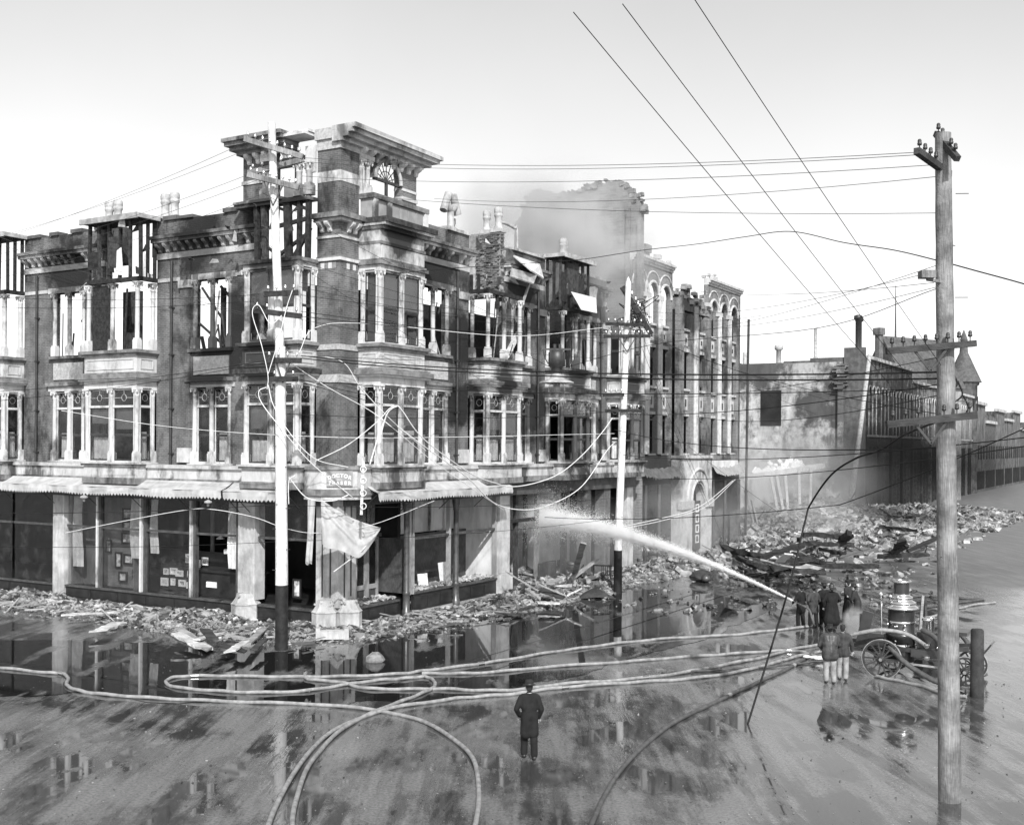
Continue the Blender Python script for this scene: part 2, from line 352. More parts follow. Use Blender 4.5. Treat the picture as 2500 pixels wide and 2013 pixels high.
def put(name, me, mat, parent=None, loc=(0, 0, 0), rz=0, rot=None, scale=None):
    if mat and not me.materials: me.materials.append(MATS[mat])
    o = bpy.data.objects.new(name, me); COL.objects.link(o); o.location = loc
    o.rotation_euler = rot if rot else (0, 0, rz)
    if scale: o.scale = scale
    if parent: o.parent = parent
    return o
def tag(o, label=None, cat=None, group=None, kind=None):
    if label: o['label'] = label
    if cat: o['category'] = cat
    if group: o['group'] = group
    if kind: o['kind'] = kind
    return o
def thing(name, label, cat, loc=(0, 0, 0), rz=0, group=None):
    o = bpy.data.objects.new(name, None); o.empty_display_size = .3; COL.objects.link(o)
    o.location = loc; o.rotation_euler = (0, 0, rz); return tag(o, label, cat, group)
def smoothline(pts, k=6):                        # Catmull-Rom through the points
    pts = [Vector(p) for p in pts]; out = []
    P = [pts[0] * 2 - pts[1]] + pts + [pts[-1] * 2 - pts[-2]]
    for i in range(1, len(P) - 2):
        for j in range(k):
            t = j / k; a, b, c, d = P[i - 1], P[i], P[i + 1], P[i + 2]
            out.append(.5 * ((2 * b) + (c - a) * t + (2 * a - 5 * b + 4 * c - d) * t * t + (3 * b - a - 3 * c + d) * t ** 3))
    return out + [pts[-1]]
# ------------------------------------------------------------------ setting: street, pavements, water, tram rails
g = MB(); g.sheet([[(-700, -60, 0), (700, -60, 0)], [(-700, 1500, 0), (700, 1500, 0)]], False)
tag(g.build('ground', 'street'), kind='structure')
mk('paving', .1, rough=.5, var=.4, scale=1.5, bump=.3, spec=.6)
for nm, a0, a1, b0, b1 in (('pavement', -3.3, 60, -3.4, -.02), ('pavement', -3.3, -.02, -.02, 40)):
    m = MB(); m.box(a0, a1, b0, b1, -.1, .006); o = m.build(nm, 'paving', None, (CORNER.x, CORNER.y, 0), BANG); tag(o, kind='structure')
def puddle(name, outline, z=.012):
    pts = smoothline([gp(x, y, z) for x, y in outline + outline[:1]], 5)[:-1]
    c = sum(pts, Vector()) / len(pts); m = MB()
    pts = [p + Vector((R_(-.12, .12), R_(-.2, .2), 0)) for p in pts]
    m._add(pts, [tuple(range(len(pts)))]); m.f = m.f
    o = m.build(name, 'water'); tag(o, kind='structure'); return o
puddle('water', [(-60, 1560), (250, 1563), (430, 1575), (560, 1592), (700, 1588), (840, 1566), (950, 1545), (1080, 1532), (1200, 1502), (1330, 1476), (1480, 1448), (1600, 1438), (1720, 1444), (1830, 1470), (1870, 1492), (1800, 1522), (1720, 1560), (1600, 1590), (1500, 1618), (1400, 1650), (1290, 1668), (1200, 1694), (1100, 1708), (900, 1712), (760, 1722), (600, 1708), (400, 1716), (200, 1690), (60, 1700), (-60, 1680)])
for off in (-8.0, -9.5):
    m = MB(); m.box(-8, 120, off - .035, off + .035, -.02, .012); tag(m.build('tram_rail', 'iron', None, (CORNER.x, CORNER.y, 0), BANG), kind='structure')
# ------------------------------------------------------------------ corner building
CB = thing('corner_building', 'burned out three storey brick corner building with bay windows, shops and ruined tower', 'building', (CORNER.x, CORNER.y, 0), BANG)
class Front:
    def __init__(s, right): s.r = right
    def P(s, u, o, z): return Vector((u, -o, z)) if s.r else Vector((-o, u, z))
    def box(s, m, u0, u1, o0, o1, z0, z1):
        p, q = s.P(u0, o0, z0), s.P(u1, o1, z1); return m.box(p.x, q.x, p.y, q.y, z0, z1)
    def rz(s): return 0 if s.r else -math.pi / 2       # local -y of a piece turns to face outwards
LF, RF = Front(False), Front(True)
def fpart(F, name, mat, parent, *boxes):
    m = MB()
    for b in boxes: F.box(m, *b)
    return m.build(name, mat, parent)
# --- shared pieces
def column_mesh(h, r=.105):
    m = MB(); m.box(-r * 1.35, r * 1.35, -r * 1.35, r * 1.35, 0, .42); m.box(-r * 1.15, r * 1.15, -r * 1.15, r * 1.15, .42, .5)
    m.lathe([(r, .5), (r, h - .36), (r * 1.15, h - .34), (r * 1.0, h - .3), (r * 1.15, h - .18), (r * 1.6, h - .08)], 10)
    for sx in (-1, 1):
        for sy in (-1, 1): m.lathe([(.01, h - .22), (.045, h - .18), (.045, h - .1), (.01, h - .07)], 6, (sx * r * 1.25, sy * r * 1.25, 0))
    m.box(-r * 1.6, r * 1.6, -r * 1.6, r * 1.6, h - .08, h); return m.mesh('column')
COL2, COL3 = column_mesh(3.3), column_mesh(3.01)
def bracket_mesh():
    m = MB(); pr_ = [(0, 0), (.06, 0), (.1, .05), (.12, .16), (.3, .26), (.34, .32), (.34, .4), (0, .4)]
    m.poly([(-.09, -y, z) for y, z in pr_], (.18, 0, 0)); return m.mesh('bracket')
BRK = bracket_mesh()
def bay_col(F, me, mat, parent, u, o, z):
    return put('column', me, mat, parent, F.P(u, o, z), rot=(R_(-.008, .008), R_(-.008, .008), R_(-.05, .05)))
def sash_unit(F, parent, u0, u1, o, z0, z1, axis='u', fixed=None, glass=(1, 1), transom=0, ring=True, mat='white_paint', dark=True):
    """one sash window; axis 'u' lies in a front, axis 'o' lies in a bay's return at u = fixed"""
    def B(m, a0, a1, d0, d1, za, zb):
        if axis == 'u': F.box(m, a0, a1, o + d0, o + d1, za, zb)
        else: F.box(m, fixed + d0 , fixed + d1, a0, a1, za, zb)
    m = MB(); t = .05; zt = z1 - transom
    if transom:
        B(m, u0, u1, -.04, .05, zt - .05, zt + .05)
    B(m, u0, u0 + t, -.05, .02, z0, z1); B(m, u1 - t, u1, -.05, .02, z0, z1); B(m, u0 + t, u1 - t, -.05, .02, z1 - t, z1); B(m, u0 + t, u1 - t, -.05, .03, z0, z0 + .06)
    s = m.build('sash', mat, parent)
    zm = z0 + (zt - z0) * .48; k = MB(); d = .045
    for a0, a1, za, zb, dd in ((u0 + t, u1 - t, z0 + .06, zm, -.03), (u0 + t, u1 - t, zm, zt - .05, -.015)):
        B(k, a0, a0 + d, dd - .02, dd + .01, za, zb); B(k, a1 - d, a1, dd - .02, dd + .01, za, zb)
        B(k, a0 + d, a1 - d, dd - .02, dd + .01, zb - d, zb); B(k, a0 + d, a1 - d, dd - .02, dd + .01, za, za + d + .03)
    k.build('sash_frame', 'sash_dark', parent)
    for i, (za, zb) in enumerate(((z0 + .1, zm), (zm, zt - .06))):
        if glass[i]:
            p = MB(); B(p, u0 + t + d, u1 - t - d, -.03, -.026, za, zb); p.build('pane', 'glass', parent)
    if transom:
        p = MB(); B(p, u0 + t, u1 - t, -.022, -.018, zt + .05, z1 - t); p.build('pane', 'glass', parent)
        if ring:
            r = MB(); um = (u0 + u1) / 2; zc = (zt + z1) / 2
            c = F.P(um, o - .005, zc) if axis == 'u' else F.P(fixed, um, zc)
            ax = F.P(0, 1, 0) if axis == 'u' else F.P(1, 0, 0)
            r.ring(c, ax, .15, .014, 16, 5)
            if axis == 'u':
                F.box(r, u0 + t, um - .15, o - .012, o + .004, zc - .01, zc + .01); F.box(r, um + .15, u1 - t, o - .012, o + .004, zc - .01, zc + .01)
                F.box(r, um - .01, um + .01, o - .012, o + .004, zc + .15, z1 - t)
            r.build('leaded_ring', 'tin', parent)
def curtain(F, parent, u0, u1, o, z0, z1, axis='u', fixed=None, mat='curtain', ragged=.06):
    n = 14; rows = []
    for k in range(4):
        row = []
        for i in range(n + 1):
            u = u0 + (u1 - u0) * i / n; w = .025 * math.sin(i * 2.1 + k * .15) + R_(-.006, .006); z = z0 + (z1 - z0) * k / 3 + (R_(0, ragged) if k == 0 else 0)
            row.append(F.P(u, o + w, z) if axis == 'u' else F.P(fixed + w, u, z))
        rows.append(row)
    m = MB(); m.sheet(rows); return m.build('curtain', mat, parent)
BD = 1.13
def bay(F, u0, u1, top3=True, spec=None):
    """two storey projecting bay: panels and ledges with columns, sashes and panes as its pieces"""
    spec = spec or {}
    m = MB()
    def ring3(e, z0, z1, i=.0):        # a band round the three faces of the bay
        F.box(m, u0 - e, u1 + e, -.05, BD + e, z0, z1)
    ring3(.0, 5.95, 6.46)
    b = m.build('bay_window', 'white_panel', CB)
    def band(name, mat, e, z0, z1): fpart(F, name, mat, b, (u0 - e, u1 + e, -.05, BD + e, z0, z1))
    band('ledge', 'ledge', .06, 5.67, 5.95)
    band('ledge', 'ledge', .1, 6.46, 6.56); band('sill', 'stone', .16, 6.56, 6.64)
    fpart(F, 'frieze', 'white_paint', b, (u0 - .01, u1 + .01, .0, BD + .01, 9.94, 10.28))
    band('cornice', 'white_paint', .2, 10.28, 10.36); band('ledge', 'charred_grey' if spec.get('burnt') else 'ledge', .3, 10.36, 10.56); band('ledge', 'ledge', .18, 10.56, 10.64)
    fpart(F, 'panel_box', 'white_panel', b, (u0, u1, .0, BD, 10.64, 11.38))
    # raised mouldings on the panels
    for (a0, a1) in ((u0 + .18, u1 - .18),):
        p = MB()
        for za, zb in ((10.78, 10.82), (11.2, 11.24)): F.box(p, a0, a1, BD, BD + .03, za, zb)
        for ua in (a0, a1 - .04): F.box(p, ua, ua + .04, BD, BD + .03, 10.82, 11.2)
        p.build('panel_moulding', 'stone', b)
    p = MB()
    for za, zb in ((10.78, 10.82), (11.2, 11.24)): F.box(p, u0 - .03, u0, .2, BD - .2, za, zb)
    for oa in (.2, BD - .24): F.box(p, u0 - .03, u0, oa, oa + .04, 10.82, 11.2)
    p.build('panel_moulding', 'stone', b)
    band('ledge', 'ledge', .1, 11.38, 11.5); band('sill', 'ledge', .2, 11.5, 11.64)
    if top3:
        fpart(F, 'frieze', 'white_paint', b, (u0, u1, 0, BD, 14.66, 14.86)); band('ledge', 'ledge', .12, 14.86, 15.0)
    um = (u0 + u1) / 2
    for lev, (zb, me, h) in enumerate(((6.64, COL2, 3.3), (11.65, COL3, 3.01))):
        for u, o in ((u0 + .12, BD - .12), (um, BD - .12), (u1 - .12, BD - .12), (u0 + .12, .12), (u1 - .12, .12)):
            bay_col(F, me, spec.get('colmat', ('white_paint', 'white_paint'))[lev], b, u, o, zb)
        tr = .78 if lev == 0 else 0
        gl = spec.get('glass', ((1, 1), (1, 1), (1, 1)), ) if lev == 0 else spec.get('glass3', ((0, 0), (0, 0), (0, 0)))
        for i, (a0, a1) in enumerate(((u0 + .24, um - .12), (um + .12, u1 - .24))):
            if lev == 0 or spec.get('sash3', (0, 0, 0))[i]: sash_unit(F, b, a0, a1, BD - .1, zb, zb + h - .03, glass=gl[i], transom=tr)
        for (fx) in (u0 + .1, u1 - .1):
            if lev == 0 or spec.get('sash3', (0, 0, 0))[2]: sash_unit(F, b, .24, BD - .24, 0, zb, zb + h - .03, axis='o', fixed=fx, glass=gl[2], transom=tr)
    if spec.get('curtains', 1):
        for i, (a0, a1) in enumerate(((u0 + .3, um - .18), (um + .18, u1 - .3))):
            hh = spec.get('chem', (1.3, 1.3))[i]
            if hh: curtain(F, b, a0, a1, BD - .28, 6.75, 6.75 + hh); 
            if spec.get('shade', (1, 1))[i]: fpart(F, 'blind_or_board', 'blind', b, (a0, a1, BD - .22, BD - .21, 8.25 + R_(-.15, .2), 9.1))
        curtain(F, b, .3, BD - .3, 0, 6.75, 8.0, axis='o', fixed=u0 + .28)
    for i in (0, 1, 2):
        bl = spec.get('blind3', (0, 0, 0))[i]
        if bl:
            if i < 2:
                a0, a1 = ((u0 + .3, um - .18), (um + .18, u1 - .3))[i]; fpart(F, 'blind_or_board', 'blind' if bl < 2 else 'charred', b, (a0, a1, BD - .2, BD - .19, 14.6 - bl, 14.6))  # the tallest is a black board added to darken that window
            else: F_ = MB(); F.box(F_, u0 + .24, u0 + .25, .28, BD - .28, 14.6 - bl, 14.6); F_.build('blind_or_board', 'blind', b)
    return b
L1 = bay(LF, 1.2, 4.2, spec=dict(sash3=(1, 1, 1), glass3=((1, 1), (0, 1), (0, 1)), blind3=(1.5, .9, .9), chem=(1.1, .9), burnt=1))
L2 = bay(LF, 10.5, 13.95, top3=False, spec=dict(chem=(0, 1.0), shade=(1, 1), blind3=(0, 2.9, 0)))
L3 = bay(LF, 19.8, 23.25, top3=False)
R1 = bay(RF, 1.22, 4.35, spec=dict(sash3=(1, 1, 1), glass3=((1, 1), (0, 1), (1, 1)), blind3=(1.5, 1.6, 2.8), chem=(1.25, 1.35)))
R2 = bay(RF, 9.6, 12.8, top3=False, spec=dict(chem=(1.0, 1.2)))
R3 = bay(RF, 17.1, 20.4, top3=False, spec=dict(glass=((0, 0), (0, 0), (0, 0)), curtains=0, colmat=('shop_grey', 'white_paint'), burnt=1))
R4 = bay(RF, 24.6, 27.7, top3=False, spec=dict(glass=((0, 0), (0, 1), (0, 0)), chem=(0, 0), shade=(0, 1), sash3=(0, 1, 1)))
# --- brick wall between the bays, each with its pair of windows
def wall(F, u0, u1, w0, w1, top=17.45, cornice=True, name='brick_wall', broke=None):
    m = MB(); T = -.42
    for a, b in ((u0, w0), (w1, u1)): F.box(m, a, b, T, 0, 5.67, 15.75)
    for za, zb in ((5.67, 6.56), (9.95, 11.5), (14.66, 15.75)): F.box(m, w0, w1, T, 0, za, zb)
    w = m.build(name, 'brick', CB)
    fpart(F, 'attic', 'brick', w, (u0, u1, T, 0, 15.75, top))
    um = (w0 + w1) / 2
    fpart(F, 'sill', 'stone', w, (w0 - .15, w1 + .15, -.1, .16, 6.56, 6.64)); fpart(F, 'sill', 'ledge', w, (w0 - .15, w1 + .15, -.1, .18, 11.5, 11.63))
    fpart(F, 'lintel', 'stone', w, (w0 - .25, w1 + .25, -.1, .06, 9.95, 10.2))
    fpart(F, 'ledge', 'ledge', w, (w0 - .3, w1 + .3, -.1, .2, 10.2, 10.36))
    fpart(F, 'ornament_panel', 'terracotta', w, (w0 + .1, w1 - .1, 0, .05, 10.5, 11.3))
    # chequered lintel of separate stones over the upper window
    n = 9
    for i in range(n):
        a = w0 - .35 + (w1 - w0 + .7) * i / n; b = w0 - .35 + (w1 - w0 + .7) * (i + 1) / n - .012
        fpart(F, 'lintel_stone', 'white_paint' if i % 2 == 0 or R_(0, 1) < .4 else 'brick_piece', w, (a, b, -.1, .03, 14.66, 14.92))
    fpart(F, 'string_course', 'stone', w, (u0, w0 - .36, 0, .05, 14.7, 14.86), (w1 + .36, u1, 0, .05, 14.7, 14.86))
    for lev, (zb, me, h) in enumerate(((6.64, COL2, 3.3), (11.65, COL3, 3.01))):
        for u in (w0 + .1, um, w1 - .1): bay_col(F, me, 'white_paint', w, u, -.05, zb)
        if lev == 0:
            for a0, a1 in ((w0 + .22, um - .12), (um + .12, w1 - .22)):
                sash_unit(F, w, a0, a1, -.12, zb, zb + h - .03, transom=.78)
                if R_(0, 1) < .7: curtain(F, w, a0 + .05, a1 - .05, -.3, 6.72, 7.95)
    if cornice:
        fpart(F, 'stone_band', 'stone', w, (u0, u1, 0, .07, 15.72, 15.98))
        nb = max(2, int((u1 - u0) / .48)); lost = set(random.sample(range(nb), nb // 7))
        for i in range(nb):
            if i in lost: continue
            put('bracket', BRK, 'white_paint', w, F.P(u0 + (i + .5) * (u1 - u0) / nb, .002, 16.02), F.rz())
        fpart(F, 'cornice', 'white_panel', w, (u0, u1, 0, .4, 16.42, 16.56)); fpart(F, 'cornice', 'ledge', w, (u0, u1, 0, .52, 16.56, 16.7))
        # coping stones
        a = u0
        while a < u1 - .1:
            b = min(u1, a + R_(.6, 1.0)); e = R_(-.02, .02)
            (R_(0, 1) < .2) or fpart(F, 'coping_stone', 'slate' if not F.r else 'stone', w, (a, b - .012, T - .05, .1 + e, top + .001, top + .15 + e * 2)); a = b
    return w
WL1 = wall(LF, 4.2, 10.5, 5.95, 8.25)
WL2 = wall(LF, 13.95, 19.8, 15.35, 17.65)
WL3 = wall(LF, 23.25, 29.0, 24.8, 27.0)
WR1 = wall(RF, 4.35, 9.6, 5.5, 7.9)
WR2 = wall(RF, 12.8, 17.1, 13.6, 15.6, top=17.42)
WR3 = wall(RF, 20.4, 24.6, 21.3, 23.3, top=17.2)
m = MB(); RF.box(m, 27.7, 28.4, -.42, 0, 5.67, 14.0); m.build('brick_wall', 'brick', CB)
# pilasters and drain pipes on the fronts
for F, u in ((LF, 8.62), (LF, 14.5), (RF, 9.05), (RF, 16.65), (RF, 24.25)):
    m = MB(); F.box(m, u - .3, u + .3, 0, .12, 6.66, 15.7); q = m.build('pilaster', 'brick', CB)
    fpart(F, 'capital', 'stone', q, (u - .36, u + .36, 0, .2, 14.35, 14.69)); fpart(F, 'base', 'stone', q, (u - .36, u + .36, 0, .2, 6.66, 7.3))
for F, u in ((LF, 9.45), (LF, 18.7), (RF, 8.45), (RF, 16.2), (RF, 23.75)):
    m = MB(); m.tube([F.P(u, .13, 5.8), F.P(u, .13, 15.6)], .06, 8)
    for z in (7, 9, 11.4, 13.5): F.box(m, u - .09, u + .09, 0, .2, z, z + .06)
    m.build('drain_pipe', 'iron', CB)
# --- corner tower
m = MB(); m.box(-.0, 1.2, 0, 1.2, 5.67, 19.45); TW = m.build('tower_pier', 'brick', CB)
def tband(name, mat, e, z0, z1, parent=TW): q = MB(); q.box(-e, 1.2, -e, 1.2, z0, z1); return q.build(name, mat, parent)
tband('terracotta_band', 'terracotta', .045, 10.0, 10.33); tband('terracotta_band', 'terracotta', .045, 11.33, 11.55)
tband('belt_course', 'white_paint', .09, 14.93, 15.05); tband('belt_course', 'ledge', .05, 15.05, 15.12)
tband('belt_course', 'stone', .05, 15.85, 15.95)
tband('stone_band', 'white_paint', .02, 18.14, 18.57); tband('frieze', 'terracotta', .06, 19.45, 19.86)
tband('cornice', 'stone', .25, 16.5, 16.62); tband('cornice', 'ledge', .42, 16.62, 16.82)
for i in range(6):
    for k, (x, y, rz) in enumerate((((i + .5) * .2, -.002, 0), (-.002, (i + .5) * .2, -math.pi / 2))):
        w0 = (i % 2 == 0)
        q = MB()
        if k == 0: q.box(i * .2 + .002, i * .2 + .196, -.02, .1, 14.62, 14.86)
        else: q.box(-.02, .1, i * .2 + .002, i * .2 + .196, 14.62, 14.86)
        if i: q.build('block', 'white_paint' if w0 else 'brick_piece', TW)
        if i % 2 == 0 and i: put('bracket', BRK, 'white_paint', TW, (x, y, 16.1), rz)
# tower, right hand side: blank attic over the bay, balcony, arched window, cornice
E1 = fpart(RF, 'tower_attic', 'white_panel', CB, (1.22, 4.35, -.3, BD - .05, 15.0, 16.3))
for z0, z1, e, mt in ((15.0, 15.1, .08, 'ledge'), (15.7, 15.82, .06, 'ledge'), (16.3, 16.45, .2, 'ledge'), (16.45, 16.56, .34, 'white_paint'), (16.56, 16.78, .42, 'charred_grey')):
    fpart(RF, 'ledge', mt, E1, (1.22 - e * .3, 4.35 + e, -.2, BD - .05 + e, z0, z1))
for i in range(5):
    fpart(RF, 'wall_panel', 'white_panel', E1, (1.3 + i * .61, 1.3 + i * .61 + .585, BD - .05, BD - .02, 15.14, 15.66))
BAL = fpart(RF, 'balcony', 'shop_grey', CB, (1.3, 5.1, .0, .62, 16.78, 17.62))
fpart(RF, 'balcony_cap', 'ledge', BAL, (1.2, 5.2, -.05, .75, 17.62, 17.82))
for i, u in enumerate((1.3, 2.25, 4.9)): fpart(RF, 'balcony_post', 'white_paint', BAL, (u, u + .28, .6, .72, 16.78, 17.62))
for i in range(4): fpart(RF, 'balcony_panel', 'sign_board', BAL, (2.58 + i * .57, 3.12 + i * .57, .62, .66, 16.86, 17.54))
TR = MB()                                           # wall round the tower's arched window
RF.box(TR, 4.15, 5.25, -.4, 0, 17.0, 19.6)
arch = [(2.2, 17.82), (2.2, 18.72)] + [(3.17 - .97 * math.cos(a), 18.72 + .97 * math.sin(a)) for a in [math.pi * i / 12 for i in range(13)]] + [(4.15, 18.72), (4.15, 19.95), (2.0, 19.95), (2.0, 17.82)]
for i in range(12):
    a0, a1 = math.pi * i / 12, math.pi * (i + 1) / 12
    q = [(3.17 - .97 * math.cos(a), 18.72 + .97 * math.sin(a)) for a in (a0, a1)]
    if i in (8, 9): continue
    TR.poly([RF.P(q[0][0], 0, q[0][1]), RF.P(q[1][0], 0, q[1][1]), RF.P(q[1][0], 0, 19.7), RF.P(q[0][0], 0, 19.7)], (0, .35, 0))
TRo = TR.build('tower_wall', 'brick', CB)
q = MB()
pts = [RF.P(3.17 - .9 * math.cos(math.pi * i / 16), .03, 18.72 + .9 * math.sin(math.pi * i / 16)) for i in range(17)]
q.tube(pts, .09, 6); q.build('arch_moulding', 'stone', TRo)
q = MB()
for i in range(1, 8):
    a = math.pi * i / 8; q.beam(RF.P(3.17, -.1, 18.72), RF.P(3.17 - .85 * math.cos(a), -.1, 18.72 + .85 * math.sin(a)), .03, .03)
pts = [RF.P(3.17 - .45 * math.cos(math.pi * i / 10), -.1, 18.72 + .45 * math.sin(math.pi * i / 10)) for i in range(11)]
q.tube(pts, .02, 5); RF.box(q, 2.25, 4.1, -.14, -.04, 18.66, 18.78); RF.box(q, 3.1, 3.22, -.14, -.04, 17.82, 18.66); q.build('fan_light', 'charred_grey', TRo)
for u in (1.42, 1.86): put('column', column_mesh(1.5, .12), 'white_paint', TRo, RF.P(u, -.1, 17.82))
fpart(RF, 'impost', 'stone', TRo, (1.22, 2.1, -.4, .12, 19.32, 19.5)); fpart(RF, 'wall_block', 'white_panel', TRo, (1.22, 2.1, -.4, .0, 19.5, 19.75))
fpart(RF, 'belt', 'white_paint', TRo, (4.15, 5.28, -.42, .03, 18.55, 18.66)); fpart(RF, 'wall_block', 'white_panel', TRo, (4.15, 5.3, -.42, .06, 18.15, 18.3))
# tower, left hand side: charred posts, broken ledges
q = MB(); LF.box(q, 4.25, 5.3, -.4, 0, 15.75, 19.7); TL = q.build('tower_wall', 'brick', CB)
fpart(LF, 'stone_band', 'stone', TL, (4.2, 5.36, -.4, .05, 18.5, 18.66))
LEDG = fpart(LF, 'ledge', 'ledge', TL, (1.2, 5.3, .0, .55, 17.4, 17.55)); fpart(LF, 'ledge', 'white_panel', TL, (2.6, 5.3, .0, .62, 17.55, 17.66))
for u, w, mt in ((1.35, .2, 'charred'), (1.9, .16, 'charred'), (2.45, .34, 'charred'), (3.15, .18, 'charred'), (3.7, .22, 'charred_grey'), (4.15, .2, 'charred')):
    q = MB(); q.beam(LF.P(u + R_(-.06, .06), .35, 15.0), LF.P(u + R_(-.1, .1), .35, 17.45), w, .18, LF.P(0, 1, 0)); q.build('charred_post', mt, TL)
for (u0, z0, u1, z1, w) in ((1.3, 16.7, 3.2, 16.5, .16), (3.2, 15.2, 1.6, 16.0, .12), (2.3, 15.0, 1.3, 16.3, .16), (1.3, 17.0, 2.3, 17.4, .14), (3.1, 17.3, 2.3, 17.0, .12), (2.7, 15.05, 3.9, 15.9, .1)):
    q = MB(); q.beam(LF.P(u0, .3, z0), LF.P(u1, .3, z1), w, .12, LF.P(0, 1, 0)); q.build('charred_brace', 'charred', TL)
for u, h, mt in ((1.5, 1.35, 'white_panel'), (2.05, 1.35, 'stone'), (3.9, 1.3, 'stone')): put('column', column_mesh(h, .13), mt, TL, LF.P(u, .15, 17.67))
for (u0, u1, z0, z1, mt) in ((1.25, 1.75, 18.6, 19.7, 'white_panel'), (3.4, 4.2, 17.7, 18.2, 'tin'), (2.3, 2.9, 17.7, 18.3, 'interior_grey'), (2.4, 3.4, 18.95, 19.1, 'charred'), (1.75, 4.2, 19.2, 19.35, 'charred'), (3.2, 3.35, 17.7, 19.6, 'charred'), (2.2, 2.32, 18.2, 19.6, 'charred'), (3.5, 4.25, 19.35, 19.7, 'stone')):
    fpart(LF, 'broken_panel', mt, TL, (u0, u1, .0, .12, z0, z1))
# tower cornice, burned through near the corner on the left
TC = MB()
for e, z0, z1 in ((.25, 19.7, 19.84), (.55, 19.84, 20.0), (.8, 20.0, 20.16), (.95, 20.16, 20.34)):
    TC.box(-.2, 5.2 + e, -e, .3, z0, z1)
TC.v = [(x, y + (R_(0, .12) if y < -.3 else 0), z + R_(-.015, .015)) for x, y, z in TC.v]
TCo = TC.build('tower_cornice', 'stone', CB)
q = MB()
for e, z0, z1 in ((.3, 19.72, 19.86), (.6, 19.86, 20.02), (.82, 20.02, 20.18), (.95, 20.18, 20.33)):
    q.box(-e, .3, 2.6 - e * .2, 5.3 + e * .4, z0, z1)
q.build('cornice_end', 'ledge', TCo)
q = MB(); q.box(-.7, .3, 1.3, 2.55, 20.05, 20.16); q.box(-.5, .25, 1.25, 2.5, 20.18, 20.28); q.build('cornice_board', 'white_paint', TCo)
for i in range(8): put('bracket', BRK, 'white_paint', TCo, RF.P(1.3 + i * .55, .002, 19.32), 0)
for i in range(5): put('bracket', BRK, 'stone', TCo, LF.P(2.9 + i * .5, .002, 19.32), -math.pi / 2)
q = MB(); q.box(-.15, 1.25, -.15, 1.25, 19.86, 20.3); q.build('pier_cap', 'terracotta', TCo)
# --- what is left of the wooden gables over the bays
def charred_gable(F, u0, u1, name='charred_gable', z0=14.7, z1=17.45, cover=.3, posts=6, roof=True):
    m = MB()
    F.box(m, u0 - .1, u1 + .1, BD - .25, BD - .05, z0, z0 + .18); F.box(m, u0 - .1, u0 + .08, 0, BD - .05, z0 + .001, z0 + .181)
    b = m.build(name, 'charred', CB)
    for i in range(posts):
        u = u0 + (u1 - u0) * i / (posts - 1); q = MB(); zt = z1 - (0 if roof else R_(.2, 1.6))
        q.beam(F.P(u, BD - .2, z0 + .1), F.P(u + R_(-.06, .06), BD - .2, zt), R_(.1, .17), .12, F.P(0, 1, 0)); q.build('post', random.choice(('charred', 'charred_grey')), b)
    for o in (.15, .55):
        q = MB(); q.beam(F.P(u0, o, z0 + .1), F.P(u0, o, z1), .12, .12); q.build('post', 'charred', b)
    for i in range(posts - 1):
        if R_(0, 1) < cover:
            ua = u0 + (u1 - u0) * i / (posts - 1); ub = u0 + (u1 - u0) * (i + 1) / (posts - 1); za = R_(z0 + .2, z0 + 1.2)
            fpart(F, 'siding', random.choice(('charred', 'charred_grey')), b, (ua, ub, BD - .16, BD - .12, za, R_(za + .6, z1)))
    if roof:
        fpart(F, 'roof_plate', 'charred', b, (u0 - .2, u1 + .2, -.1, BD + .15, z1 + .001, z1 + .16)); fpart(F, 'roof_edge', 'tin', b, (u0 - .2, u1 + .2, BD + .15, BD + .24, z1 - .05, z1 + .2))
        fpart(F, 'roof_edge', 'tin', b, (u0 - .3, u0 - .2, .1, BD + .2, z1 - .02, z1 + .17))
    return b
G2 = charred_gable(LF, 10.5, 13.9, cover=.6)
for (u0, z0, w, h, o, mt) in ((11.55, 15.0, .45, 1.25, BD - .1, 'paper'), (10.42, 14.8, .3, 1.2, .6, 'paper'), (10.5, 14.75, .5, .35, .2, 'interior_pale')):
    q = MB(); q.poly([LF.P(u0, o, z0), LF.P(u0 + w, o, z0 + .05), LF.P(u0 + w * .9, o, z0 + h * .9), LF.P(u0 + w * .3, o, z0 + h)], LF.P(0, -.03, 0)); q.build('hanging_scrap', mt, G2)
q = MB(); q.poly([LF.P(13.9, BD, 14.75), LF.P(15.0, BD * .6, 14.55), LF.P(14.9, .4, 14.75), LF.P(13.9, .5, 15.15)], (0, 0, .05)); q.build('tin_sheet', 'tin', G2)
charred_gable(LF, 19.8, 23.2, cover=.4)
G3 = charred_gable(RF, 17.1, 20.4, z1=17.5, cover=.75)
q = MB(); q.poly([RF.P(17.0, BD + .5, 15.6), RF.P(20.6, BD + .2, 15.7), RF.P(20.5, BD + .3, 14.85), RF.P(18.0, BD + .6, 14.75)], (.05, .05, .0)); q.build('tin_sheet', 'paper', G3)
q = MB(); q.poly([RF.P(20.3, .6, 15.3), RF.P(22.2, .5, 15.9), RF.P(22.6, .4, 16.6), RF.P(21.2, .6, 16.4)], (.0, -.05, .05)); q.build('tin_sheet', 'tin', G3)
q = MB(); RF.box(q, 20.6, 23.8, .02, .22, 15.6, 16.4); q.build('broken_frieze', 'white_panel', G3)
G1 = charred_gable(RF, 9.6, 12.8, z1=15.6, cover=0, roof=False, posts=4)
q = MB(); q.poly([RF.P(12.7, .6, 16.9), RF.P(15.2, .7, 16.8), RF.P(16.0, .5, 16.2), RF.P(14.0, .9, 16.3)], (0, -.05, .06)); q.build('tin_sheet', 'paper', G1)
